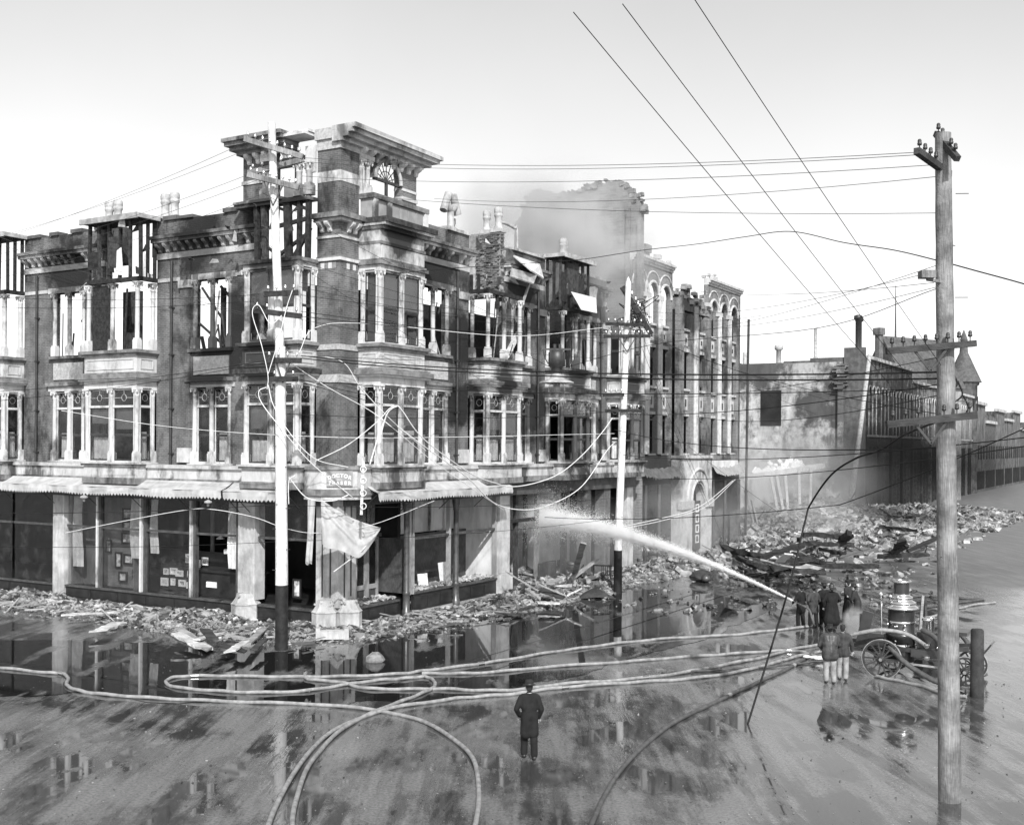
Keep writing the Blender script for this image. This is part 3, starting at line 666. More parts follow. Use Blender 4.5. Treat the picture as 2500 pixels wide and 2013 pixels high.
q = MB(); q.poly([RF.P(12.7, .4, 15.9), RF.P(14.4, .8, 15.7), RF.P(14.9, .7, 16.2), RF.P(12.8, .45, 16.3)], (0, -.04, .05)); q.build('tin_sheet', 'tin', G1)
q = MB(); q.beam(RF.P(14.2, .2, 14.5), RF.P(15.0, .3, 16.0), .1, .1); q.build('bent_rod', 'shop_grey', G1)
# broken party wall end with its bricks showing, pots on top
PW = MB(); PW.box(12.45, 12.85, -.0, 2.6, 14.9, 18.15); PWo = PW.build('party_wall', 'mortar', CB)
bme = MB(); bme.box(-.115, .115, -.055, .055, 0, .078); bme = bme.mesh('brick')
z = 14.95; i = 0
while z < 18.05:
    for k in range(5):
        off = .12 if i % 2 else 0
        if R_(0, 1) < .82: put('brick', bme, 'brick_piece', PWo, (12.4 + R_(-.03, .03), .12 + off + k * .25, z), math.pi / 2)
    if R_(0, 1) < .8: put('brick', bme, 'brick_piece', PWo, (12.6 + R_(-.05, .05), -.03 + R_(-.02, .02), z), 0)
    z += .09; i += 1
def pot_mesh(h=1.25, r=.2):
    m = MB(); m.box(-r * 1.5, r * 1.5, -r * 1.5, r * 1.5, 0, .18)
    m.lathe([(r * 1.1, .18), (r * 1.05, .3), (r * .92, .34), (r * .9, h * .62), (r * 1.12, h * .66), (r * 1.12, h * .74), (r, h * .76), (r * 1.12, h * .8), (r * 1.15, h * .92), (r, h)], 14); return m.mesh('chimney_pot')
POT = pot_mesh()
for p, s_ in (((12.7, .25, 18.15), 1), ((12.72, .95, 18.15), .92)): put('chimney_pot', POT, 'clay', CB, p, scale=(s_,) * 3)
q = MB(); q.tube(smoothline([(12.9, .5, 18.5), (13.6, .6, 18.85), (15.2, .8, 18.85), (15.5, .8, 18.6), (15.5, .8, 14.3)], 4), .07, 8); q.build('bent_flue', 'tin', CB)
for p in ((1.0, 14.9, 17.75), (1.0, 14.3, 17.75), (1.0, 11.1, 17.7), (1.0, 10.5, 17.7)): put('chimney_pot', POT, 'clay', CB, p)
for p in ((21.4, 1.2, 18.1), (22.0, 1.4, 18.05)): put('chimney_pot', POT, 'clay', CB, p)
for c_ in ((20.9, 22.5, .8, 1.9, 14, 18.1), (.5, 1.6, 14.0, 15.2, 16, 17.75), (.5, 1.6, 10.2, 11.4, 16, 17.7), (8.9, 10.4, .6, 1.5, 15, 17.3)):
    q = MB(); q.box(*c_); q.build('chimney_stack', 'brick', CB)
# forked metal cowl
q = MB(); c = Vector((9.5, 1.0, 17.3)); q.lathe([(.2, 0), (.2, .3), (.17, .32), (.16, 1.55)], 14, c)
for s_ in (-1, 1):
    e = c + Vector((.35 * s_, 0, 0)) * 1.3; q.tube([c + Vector((0, 0, 1.45)), c + Vector((.42 * s_, 0, 1.75))], .18, 12); q.tube([c + Vector((.62 * s_, 0, 1.35)), c + Vector((.18 * s_, 0, 2.25))], .19, 12)
q.lathe([(.17, 0), (.19, .2), (.15, .3), (.15, .9), (.19, .95), (.18, 1.2)], 12, c + Vector((.65, .35, 0))); q.build('forked_flue', 'tin', CB)
# --- inside: floors, black partitions added to keep the upper windows dark
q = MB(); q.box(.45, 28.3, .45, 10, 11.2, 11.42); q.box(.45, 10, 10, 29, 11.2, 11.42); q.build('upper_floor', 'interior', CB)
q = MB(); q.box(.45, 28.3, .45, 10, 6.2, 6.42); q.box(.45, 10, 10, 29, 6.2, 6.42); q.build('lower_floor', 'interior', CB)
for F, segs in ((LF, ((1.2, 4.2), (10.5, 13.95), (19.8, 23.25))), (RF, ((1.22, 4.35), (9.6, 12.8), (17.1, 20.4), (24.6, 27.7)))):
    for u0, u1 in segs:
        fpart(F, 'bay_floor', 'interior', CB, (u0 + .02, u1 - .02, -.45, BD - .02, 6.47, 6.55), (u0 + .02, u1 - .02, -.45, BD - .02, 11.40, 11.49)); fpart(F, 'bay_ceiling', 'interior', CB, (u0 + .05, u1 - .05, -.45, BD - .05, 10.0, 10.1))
q = MB(); q.box(9.7, 9.9, 10, 29, 0, 11.2); q.box(10, 28.3, 9.7, 9.9, 0, 11.2); q.box(28.2, 28.4, .1, 9.7, 0, 14.2); q.box(.45, 9.7, 28.6, 28.8, 0, 11.2); q.build('inner_wall', 'interior', CB)  # unseen back walls added to keep daylight out of the rooms
q = MB(); q.box(5.2, 28.2, 3.4, 3.6, 11.42, 14.55); q.box(4.9, 5.1, .5, 3.6, 11.42, 14.5); q.box(2.8, 2.95, 1.4, 4.2, 11.42, 14.5); q.build('blackout_partition', 'charred', CB)  # black sheets added behind the fronts so the upper windows look dark
for (a, b, h, t) in ((1.2, 9.2, 3.1, 0), (.9, 7.3, 3.0, .02), (2.2, 6.2, 2.6, -.05), (1.6, 16.6, 3, .03), (3.5, 12.9, 3.2, 0), (1.8, 5.2, 3.2, 0), (4.5, 8.4, 2.2, .1)):
    q = MB(); q.beam((a, b, 11.4), (a + t * 3, b + t * 3, 11.4 + h), .22, .14); q.build('charred_stud', 'charred', CB)
q = MB(); q.box(.9, 1.05, 12.6, 13.8, 11.42, 14.6); q.box(1.2, 1.3, 4.4, 5.7, 11.42, 15.4); q.build('blackout_partition', 'charred_grey', CB)  # more dark sheets added behind single openings of the left front
for (a, b, c, d, e, f) in ((.3, 8.3, 12.9, 1.0, 7.0, 11.6), (.2, 7.9, 12.2, .6, 8.1, 11.5), (.3, 6.3, 11.6, .9, 6.1, 12.7), (.5, 6.2, 11.6, .6, 6.7, 12.3), (.4, 7.0, 14.4, 1.2, 6.4, 13.3), (-.1, 7.6, 14.3, .5, 7.0, 13.0)):
    q = MB(); q.beam((a, b, c), (d, e, f), .13, .1); q.build('fallen_joist', 'charred', CB)
q = MB(); q.beam(RF.P(12.2, .5, 11.8), RF.P(13.2, .7, 13.2), .4, .05); q.build('fallen_board', 'wood_pale', CB)

# loose charred rafters and laths standing up behind the parapets, bits of sash and lath left in the upper openings
for F, us in ((LF, (5.0, 6.2, 7.4, 8.6, 9.6, 14.6, 16.0, 17.2)), (RF, (5.2, 10.0, 10.7, 11.3, 12.0, 16.5, 20.9, 22.6, 24.5, 25.4, 26.3, 27.2))):
    for u in us:
        q = MB(); a_ = F.P(u, -.9 - R_(0, .8), 15.2); q.beam(a_, a_ + F.P(R_(-.5, .5), R_(-.4, .4), R_(1.6, 2.8) if F.r else R_(1.2, 2.3)), R_(.07, .14), R_(.05, .1)); q.build('charred_rafter', random.choice(('charred', 'charred_grey')), CB)
for F, u0, u1, o in ((LF, 5.95, 8.25, -.1), (LF, 15.35, 17.65, -.1), (RF, 5.5, 7.9, -.1), (RF, 13.6, 15.6, -.1), (RF, 21.3, 23.3, -.1), (RF, 9.7, 12.7, BD - .15), (RF, 17.2, 20.3, BD - .15), (RF, 24.7, 27.6, BD - .15), (LF, 10.6, 13.9, BD - .15)):
    for i in range(7):
        u = R_(u0 + .15, u1 - .15); z = R_(11.7, 14.2); up = R_(0, 1) < .6; q = MB()
        q.beam(F.P(u, o - R_(0, .3), 11.65 if up else z), F.P(u + R_(-.35, .35), o - R_(0, .3), (11.65 + R_(.5, 2.9)) if up else z + R_(-.3, .6)), R_(.03, .1), R_(.02, .05), F.P(0, 1, 0)); q.build('burnt_lath', random.choice(('charred', 'charred_grey', 'wood_dark', 'shop_grey')), CB)
for F, u0, u1, n_ in ((LF, 1.2, 5.2, 9), (LF, 10.4, 14, 7), (RF, 9.6, 12.8, 8), (RF, 17, 24, 12), (RF, 24.6, 28, 6), (LF, 5.5, 8.5, 5)):
    for i in range(n_):
        u = R_(u0, u1); z = R_(14.8, 17.3); o = R_(.1, BD + .1); q = MB(); w = R_(.15, .55); h = R_(.1, .5)
        q.poly([F.P(u, o, z), F.P(u + w, o + R_(-.1, .2), z + R_(-.15, .15)), F.P(u + w * R_(.5, 1), o + R_(-.1, .2), z + h), F.P(u + w * .1, o, z + h * R_(.5, 1))], F.P(0, -.02, .02)); q.build('hanging_scrap', random.choice(('charred', 'charred_grey', 'tin', 'white_panel', 'charred')), CB)
# --- the white band over the shops
for F, segs in ((LF, ((4.26, 10.44), (14.0, 19.74), (23.3, 29))), (RF, ((4.41, 9.54), (12.86, 17.04), (20.46, 24.54)))):
    for u0, u1 in segs:
        b = fpart(F, 'sign_band', 'white_panel', CB, (u0, u1, -.3, .55, 5.95, 6.4))
        fpart(F, 'ledge', 'ledge', b, (u0, u1, 0, .62, 5.67, 5.95)); fpart(F, 'ledge', 'stone', b, (u0, u1, 0, .66, 6.4, 6.55))
for F in (LF, RF): fpart(F, 'fascia', 'shop_wood', CB, (.3, 28.4, -.3, .25, 5.0, 5.66))
q = MB(); q.poly([(-.05, 1.14, 5.7), (-.75, 1.14, 5.7), (-.75, .25, 5.7), (.25, -.75, 5.7), (1.14, -.75, 5.7), (1.14, -.05, 5.7)], (0, 0, .78)); CN = q.build('corner_band', 'white_panel', CB)
for e, z0, z1, mt in ((.12, 5.45, 5.699, 'ledge'), (.1, 6.481, 6.62, 'ledge'), (.02, 5.28, 5.449, 'stone')):
    q = MB(); q.poly([(-.05, 1.15, z0), (-.75 - e, 1.15, z0), (-.75 - e, .25 - e * .4, z0), (.25 - e * .4, -.75 - e, z0), (1.15, -.75 - e, z0), (1.15, -.05, z0)], (0, 0, z1 - z0)); q.build('ledge', mt, CN)
# painted board of the doctor's office, across the corner
SG = thing('office_sign', 'grey board across the building corner lettered DOCTOR FRASER', 'sign', bw(-.285, -.285, 6.13), BANG - math.pi / 4)
q = MB(); q.box(-.52, .52, -.03, .02, -.31, .31); q.build('board', 'sign_board', SG)
def letters(txt, size, mat, parent, place):
    for i, ch in enumerate(txt):
        if ch == ' ': continue
        cu = bpy.data.curves.new('letter', 'FONT'); cu.body = ch; cu.size = size; cu.extrude = .006; cu.align_x = 'CENTER'; cu.offset = .008
        to = bpy.data.objects.new('letter', cu); COL.objects.link(to)
        me = bpy.data.meshes.new_from_object(to.evaluated_get(bpy.context.evaluated_depsgraph_get())); bpy.data.objects.remove(to)
        x, z, a = place(i); o = put('letter', me, mat, parent, (x, -.037, z)); o.rotation_euler = (math.pi / 2, 0, 0)
        o.rotation_mode = 'XYZ'; o.matrix_local = Matrix.Translation((x, -.037, z)) @ Matrix.Rotation(a, 4, 'Y') @ Matrix.Rotation(math.pi / 2, 4, 'X')
letters('DOCTOR', .2, 'linen', SG, lambda i: ((i - 2.5) * .155, .06 - .013 * (i - 2.5) ** 2, (i - 2.5) * .1))
letters('FRASER', .19, 'linen', SG, lambda i: ((i - 2.5) * .155, -.24, 0))
q = MB(); q.box(-.14, .1, -.034, -.03, -.045, -.03); q.build('dash', 'linen', SG)
# --- stone piers of the ground floor
q = MB(); q.box(.0, 1.15, .0, 1.15, 0.9, 5.28); PR = q.build('corner_pier', 'pier_stone', CB)
def pedestal(name, x, y, s=.42, h=1.0, parent=PR, rot=0):
    m = MB(); n = 8; rings = []
    for z, r in ((0, 1.12), (.1, 1.12), (.14, 1.0), (h * .68, 1.0), (h * .74, 1.05), (h * .8, .92), (h * 1.0, .7), (h * 1.18, .62)):
        rings.append((r * s * 1.08, z + (R_(-.02, .02) if z > h * .75 else 0)))
    m.lathe(rings, 8, (x, y, 0), False)
    for k in range(22):
        a = R_(0, 6.28); r = s * R_(.2, .85); e = R_(.06, .15)
        m.mbox(Matrix.Translation((x + r * math.cos(a), y + r * math.sin(a), h * R_(.85, 1.18))) @ Matrix.Rotation(R_(0, 3), 4, (1, .3, .6)), e, e * .8, e * .7)
    return m.build(name, 'pier_stone', parent)
pedestal('broken_pedestal', -.12, .55, .5); pedestal('broken_pedestal', .55, -.12, .5)
for s_ in (.36, .78):
    q = MB(); q.box(s_, s_ + .05, -.04, .0, 1.3, 5.2); q.box(-.04, 0, s_, s_ + .05, 1.3, 5.2); q.build('groove_strip', 'shop_wood', PR)
fpart(LF, 'shop_pier', 'pier_stone', CB, (4.4, 5.35, -.5, .12, .9, 5.0)); pedestal('broken_pedestal', -.12, 4.88, .56, parent=CB)
PRR = fpart(RF, 'shop_pier', 'pier_stone', CB, (12.35, 13.35, -.5, .15, .0, 5.0)); fpart(RF, 'pier_base', 'pier_stone', PRR, (12.25, 13.45, -.5, .28, .0, 1.1))
fpart(RF, 'shop_pier', 'brick', CB, (24.3, 25.1, -.5, .12, 0, 5.0)); fpart(RF, 'shop_pier', 'pier_stone', CB, (27.5, 28.4, -.5, .12, 0, 5.0)); fpart(RF, 'shop_pier', 'brick', CB, (22.0, 22.7, -.5, .05, 0, 5.0))
fpart(LF, 'shop_pier', 'pier_stone', CB, (16.6, 17.4, -.5, .12, .0, 5.0))
# --- left hand shops
for u0, u1 in ((1.2, 4.35), (5.4, 16.55), (17.45, 29)):
    b = fpart(LF, 'bulkhead', 'shop_dark', CB, (u0, u1, -.12, .02, .0, .66)); fpart(LF, 'sill', 'shop_wood', b, (u0, u1, -.2, .1, .661, .74)); fpart(LF, 'skirting', 'shop_dark', b, (u0, u1, .02, .07, 0, .16))
    n = max(1, int((u1 - u0) / 1.6))
    for i in range(n): fpart(LF, 'panel', 'shop_dark', b, (u0 + (u1 - u0) * (i + .06) / n, u0 + (u1 - u0) * (i + .94) / n, .02, .04, .22, .58))
def mullion(F, u, mat='white_paint', w=.09, z0=.74, z1=5.0): return fpart(F, 'mullion', mat, CB, (u - w, u + w * .2, -.14, .06, z0, z1))
for u in (8.3, 11.47, 14.4): mullion(LF, u)
for u in (8.05, 11.2, 14.2, 5.5): mullion(LF, u, 'shop_wood', .12)
for u0, u1 in ((5.6, 8.0), (8.4, 11.1), (11.6, 14.1), (14.5, 16.5), (1.4, 4.3), (17.5, 20.5), (20.7, 24)):
    fpart(LF, 'transom_bar', 'shop_wood', CB, (u0, u1, -.1, .02, 3.5, 3.6))
    if u0 not in (1.4, 5.6): fpart(LF, 'shop_pane', 'glass', CB, (u0, u1, -.06, -.055, .76, 3.5))
    fpart(LF, 'shop_pane', 'glass', CB, (u0, u1, -.06, -.055, 3.6, 4.98))
for u0, u1, z in ((5.7, 6.3, 2.1), (10.6, 11.1, 2.5), (11.6, 12.4, 2.2), (15.7, 16.4, 1.6)):
    q = MB(); rows = [[LF.P(u0 + (u1 - u0) * i / 8 + R_(-.02, .02), -.25 + .05 * math.sin(i * 2.2 + k), 4.95 - (4.95 - z) * k / 5) for i in range(9)] for k in range(6)]
    q.sheet(rows); q.build('torn_drape', 'curtain', CB)
q = MB(); q.box(.5, 5.5, .8, 28, .0, .7); q.build('shop_floor', 'shop_dark', CB)
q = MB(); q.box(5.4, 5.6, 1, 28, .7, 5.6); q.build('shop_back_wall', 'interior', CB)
q = MB(); q.box(.9, 1.0, 12.3, 16.5, .7, 4.9); q.box(.3, .9, 12.25, 12.3, .7, 4.9); q.box(.3, 5, 16.5, 16.6, .7, 5); q.build('display_wall', 'interior_grey', CB)
q = MB(); q.box(1.5, 1.56, 5.6, 11.8, .7, 2.6); q.build('display_screen', 'shop_dark', CB)
for b_ in (6.9, 9.6): q = MB(); q.tube([(2.6, b_, .7), (2.6, b_, 5.4)], .1, 10); q.build('shop_post', 'interior_grey', CB)
pics = [(.84, 13.0, 3.35, 1.3, .5), (.84, 13.05, 2.75, 1.3, .55), (.84, 13.0, 3.9, 1.3, .55), (.84, 13.9, 1.6, .45, .75), (.84, 13.2, 1.8, .7, .5), (.84, 13.6, .95, .6, .5), (.84, 12.6, 2.05, .4, .5), (.84, 12.7, 1.2, .5, .4), (.84, 14.6, 2.3, .4, .6)]
labs = ['middle one of three wide framed pictures on the grey wall behind the shop window', 'lowest of three wide framed pictures on the grey wall behind the shop window', 'topmost of three wide framed pictures on the grey wall behind the shop window']
def picture(a, b, z, w, h, label, group=None, frame='shop_dark', name='framed_picture'):
    t = thing(name, label, 'picture', bw(a, b, z), BANG - math.pi / 2, group)
    m = MB(); k = min(.09, w * .16)
    for x0, x1, z0, z1 in ((-w / 2, w / 2, 0, k), (-w / 2, w / 2, h - k, h), (-w / 2, -w / 2 + k, k, h - k), (w / 2 - k, w / 2, k, h - k)): m.box(x0, x1, -.04, .02, z0, z1)
    m.build('frame', frame, t); m = MB(); m.box(-w / 2 + k, w / 2 - k, -.005, .015, k, h - k); m.build('image', 'picture', t)
for i, (a, b, z, w, h) in enumerate(pics):
    picture(a, b, z, w, h, labs[i] if i < 3 else 'small framed picture low on the grey wall behind the far left shop window', None if i < 3 else 'small pictures on the grey wall')
for i in range(15):
    picture(1.44, 8.9 + (i % 6) * .5 + R_(-.1, .1), .75 + (i // 6) * .55 + R_(0, .2), R_(.25, .48), R_(.28, .42), 'small pale photograph pinned up on the dark screen in the middle shop window', 'photographs on the dark screen', 'linen', 'mounted_photograph')
picture(1.2, 3.2, .95, .45, .8, 'dark framed portrait standing in the shop window beside the white pole', None)
for k, (a, b, z) in enumerate(((2.2, 8.0, 3.0), (2.0, 7.2, 2.6), (2.4, 8.9, 3.1))):
    t = thing('hanging_lamp', 'small pale lamp shade hanging inside the dark left shop', 'lamp', bw(a, b, z), 0, 'lamp shades inside the left shop'); q = MB(); q.lathe([(.03, .14), (.2, .02), (.2, 0), (.02, .05)], 12); q.build('shade', 'paper', t); q = MB(); q.tube([(0, 0, .1), (0, 0, 5.4 - z)], .008, 5); q.build('cord', 'wire_dark', t)
for k, (a, b, z, w, h) in enumerate(((1.2, 6.2, 2.5, .5, .25), (1.3, 7.3, 2.7, .3, .2), (1.1, 8.0, 1.2, .6, .25))):
    q = MB(); q.box(-w / 2, w / 2, -.15, .15, -h / 2, h / 2); tag(q.build('paper_parcel', 'paper', None, bw(a, b, z - 0), BANG - math.pi / 2 + R_(-.4, .4)), 'pale torn box among the dark fittings inside the left shop', 'box', 'torn boxes inside the left shop')
q = MB(); q.box(1.0, 2.0, 5.7, 9.5, .7, 1.75); q.box(.9, 2.1, 5.6, 9.6, 1.75, 1.85); q.build('shop_counter', 'shop_dark', CB)
# --- right hand shops
for u0, u1, h in ((.9, 4.1, .72), (5.2, 8.3, .9), (8.6, 12.3, .86)):
    b = fpart(RF, 'bulkhead', 'shop_dark', CB, (u0, u1, -.12, .02, .0, h)); fpart(RF, 'sill', 'shop_wood', b, (u0, u1, -1.3, .1, h + .001, h + .08)); fpart(RF, 'skirting', 'shop_grey', b, (u0, u1, .02, .09, 0, .14))
    n = 3
    for i in range(n): fpart(RF, 'panel', 'shop_dark', b, (u0 + (u1 - u0) * (i + .06) / n, u0 + (u1 - u0) * (i + .94) / n, .02, .04, .22, h - .14))
DW = MB(); DW.box(1.2, 5.0, 1.75, 1.9, 4.9, 5.0); DWo = DW.build('shop_entrance', 'shop_grey', CB)
d = MB(); d.box(1.2, 5.0, 1.75, 1.9, 0, .2); d.build('door_step', 'shop_grey', DWo)
for i, u in enumerate((1.3, 2.25, 3.3, 4.15)):
    d = MB(); w = .82
    for x0, x1, z0, z1 in ((u, u + .14, .2, 3.4), (u + w - .14, u + w, .2, 3.4), (u + .14, u + w - .14, 3.2, 3.4), (u + .14, u + w - .14, 1.1, 1.3), (u + .14, u + w - .14, .2, .42)): d.box(x0, x1, 1.74, 1.82, z0, z1)
    do = d.build('shop_door', 'shop_grey', DWo)
    d = MB(); d.box(u + .14, u + w - .14, 1.79, 1.81, .42, 1.1); d.build('door_panel', 'shop_wood', do); d = MB(); d.box(u + .14, u + w - .14, 1.79, 1.795, 1.3, 3.2); d.build('pane', 'glass', do)
    d = MB(); d.box(u + .02, u + w - .02, 1.78, 1.8, 3.6, 4.9); d.build('pane', 'glass', do)
d = MB(); d.box(1.2, 5.0, 1.6, 1.95, 3.4, 3.55); d.build('door_head', 'shop_wood', DWo)
def iron_column(u, o):
    m = MB(); m.lathe([(.2, 0), (.2, .3), (.16, .34), (.16, 1.0), (.17, 1.02), (.15, 1.1), (.13, 1.14), (.125, 4.45), (.15, 4.5), (.14, 4.58), (.19, 4.8), (.21, 4.95), (.21, 5.0)], 16); return m.build('iron_column', 'iron_column', CB, RF.P(u, o, 0))
iron_column(4.35, .25); iron_column(8.45, .12); 
for u in (4.95, 5.2, 8.1, 12.2): mullion(RF, u, 'shop_grey', .1, .9, 5.0)
for u0, u1 in ((5.25, 8.3), (8.6, 12.2)): fpart(RF, 'transom_bar', 'shop_wood', CB, (u0, u1, -.12, .03, 3.3, 3.42)); 
q = MB(); q.box(5.2, 12.3, 1.75, 1.85, .9, 3.3); q.build('display_back', 'shop_wood', CB)
q = MB(); q.box(5.2, 12.3, 2.3, 2.4, 3.3, 5.6); q.box(12.2, 12.3, .2, 2.3, .9, 5.6); q.build('plaster_wall', 'interior_pale', CB)
q = MB(); q.box(5.1, 5.15, .3, 2, .9, 3.3); q.build('display_side', 'shop_wood', CB)
for u in (6.3, 7.2, 9.6, 10.9): fpart(RF, 'transom_post', 'white_paint', CB, (u, u + .1, -2.25, -2.15, 3.35, 5.5))
# the wrecked shop the hose is playing into
q = MB(); q.box(13.4, 28.2, 4.2, 4.35, 0, 5.6); q.box(19.2, 19.35, 1.5, 4.2, 0, 5.6); q.build('plaster_wall', 'interior_pale', CB)
q = MB(); q.box(14.6, 15.9, 4.1, 4.2, .3, 3.1); q.box(20.5, 21.8, 4.1, 4.2, .3, 3.4); q.build('doorway', 'interior', CB)
for u, o, h in ((14.7, -.3, 5), (16.7, -.2, 5), (18.3, -1.8, 5), (19.7, -.1, 5), (21.2, -1, 5)):
    q = MB(); q.beam(RF.P(u, o, 0), RF.P(u + R_(-.05, .05), o, h), .2, .2); q.build('shop_post', random.choice(('shop_wood', 'charred_grey', 'interior_grey')), CB)
fpart(RF, 'hanging_board', 'charred', CB, (13.4, 16.4, -.25, -.05, 3.55, 3.72)); fpart(RF, 'bulkhead', 'shop_wood', CB, (16.7, 18.6, -.2, .0, .2, 1.25)); fpart(RF, 'transom_bar', 'charred', CB, (18.5, 22, -.2, -.05, 3.9, 4.05))
fpart(RF, 'show_case', 'shop_dark', CB, (13.5, 14.6, -1.3, -.9, .1, 1.0))
# things left in the right hand show windows
for k, (u, o, z, w, h, a, lab) in enumerate(((6.3, -.75, .99, .2, .95, .1, 'narrow white board propped up in the broken show window'), (7.0, -.7, .99, .6, .6, -.2, 'square white card leaning in the broken show window left of the iron column'), (9.0, -.8, .95, .95, 1.0, .05, 'large white board standing in the show window right of the iron column'))):
    q = MB(); q.box(-w / 2, w / 2, -.02, .02, 0, h); o_ = q.build('show_board', 'paper', None, bw(u, -o, z), BANG + a); o_.rotation_euler.x = -.15; tag(o_, lab, 'board')
# --- scalloped awning along both fronts
def awning(F, u0, u1, label, o=1.3, rag=0., z0=5.14, slope=1, own=True):
    t = thing('shop_awning', label, 'awning', (CORNER.x, CORNER.y, 0), BANG)
    m = MB(); n = int((u1 - u0) / .19); top = []; low = []
    rows = [[F.P(u0 + (u1 - u0) * i / 30, .56 + (o - .56) * k / 3, 5.9 - .36 * k / 3 - .04 * math.sin(k * math.pi / 3) + R_(-.01, .01)) for i in range(31)] for k in range(4)]
    m.sheet(rows); m.build('canvas_top', 'canvas', t)
    m = MB(); vs_ = []; fs_ = []
    for i in range(n * 2 + 1):
        u = u0 + (u1 - u0) * i / (2 * n); w = .03 * math.sin(u * 2.3) + .015 * math.sin(u * 7); tip = (.0 if i % 2 else .1) + .03 * math.sin(u * 1.3)
        vs_ += [F.P(u, o, 5.54), F.P(u, o + .02 + w, 5.36), F.P(u, o + .02 + w * 1.4, z0 + tip)]
    for i in range(n * 2): fs_ += [(3 * i, 3 * i + 3, 3 * i + 4, 3 * i + 1), (3 * i + 1, 3 * i + 4, 3 * i + 5, 3 * i + 2)]
    m._add(vs_, fs_, False); m.build('valance', 'canvas', t)
    m = MB(); m.tube([F.P(u0, o - .02, 5.5), F.P(u1, o - .02, 5.5)], .025, 6)
    for k in range(int((u1 - u0) / 3) + 1): m.tube([F.P(u0 + k * 3, .2, 4.6), F.P(u0 + k * 3, o - .03, 5.48)], .018, 5)
    m.build('awning_rod', 'iron', t); return t
awning(LF, 5.2, 29, 'long pale awning with scalloped edge over the left hand shops')
awning(LF, 1.6, 5.1, 'short piece of scalloped awning between white pole and building corner')
awning(RF, .9, 11.6, 'pale scalloped awning over the right hand shops next to the corner')
# torn awning canvas hanging from the corner like a sail
q = MB(); A, B_ = pr(783, 1217, 1.1), pr(928, 1288, 1.9); C_ = pr(876, 1360, 1.9)
BOT = smoothline([pr(787, 1328, 1.15), pr(798, 1337, 1.25), pr(822, 1340, 1.5), pr(850, 1352, 1.8), pr(868, 1361, 1.95), pr(880, 1359, 2.0), pr(896, 1342, 2.0), pr(914, 1316, 1.95), pr(928, 1291, 1.9)], 4)
rows = []
for k in range(21):
    t = k / 20; row = []
    for i in range(len(BOT)):
        s_ = i / (len(BOT) - 1); top = A.lerp(B_, s_) + Vector((0, 0, -.16 * math.sin(math.pi * s_) * (1 - .3 * s_)))
        p = top.lerp(BOT[i], t); ang = math.atan2(t * 1.6, s_ + .05)
        fold = .09 * math.sin(ang * 14) * (1 - .55 * s_) + .035 * math.sin(ang * 31 + s_ * 5) + .06 * math.sin(t * 5 + s_ * 3)
        belly = math.sin(math.pi * min(1, t * 1.0)) * (.1 + .45 * s_ * (1 - s_) * 2)
        row.append(p + Vector((.15, -.85, -.1)) * (belly + fold))
    rows.append(row)
q.sheet(rows); TCV = thing('torn_canvas', 'torn pale awning canvas hanging like a sail from the building corner', 'canvas', A)
o = q.build('canvas', 'canvas', TCV); o.location = -A
q = MB(); q.tube([B_ - A, C_.lerp(B_, .35) - A + Vector((-.1, -.5, -.1)), pt(815, 1395, 43.6) - A], .025, 6); q.build('awning_pole', 'wood_pale', TCV)
# narrow drape down the corner pier beside the canvas
q = MB(); rows = [[(-.82 + .06 * math.sin(i * 1.9 + k * .4) - .02 * k, .9 - .45 * i / 6 * (1 - k * .06), 5.3 - k * .42 - (R_(0, .15) if k == 6 else 0)) for i in range(7)] for k in range(7)]
q.sheet(rows); q.build('drape', 'canvas', TCV, (0, 0, 0)).matrix_local = Matrix.Translation(-A) @ BM
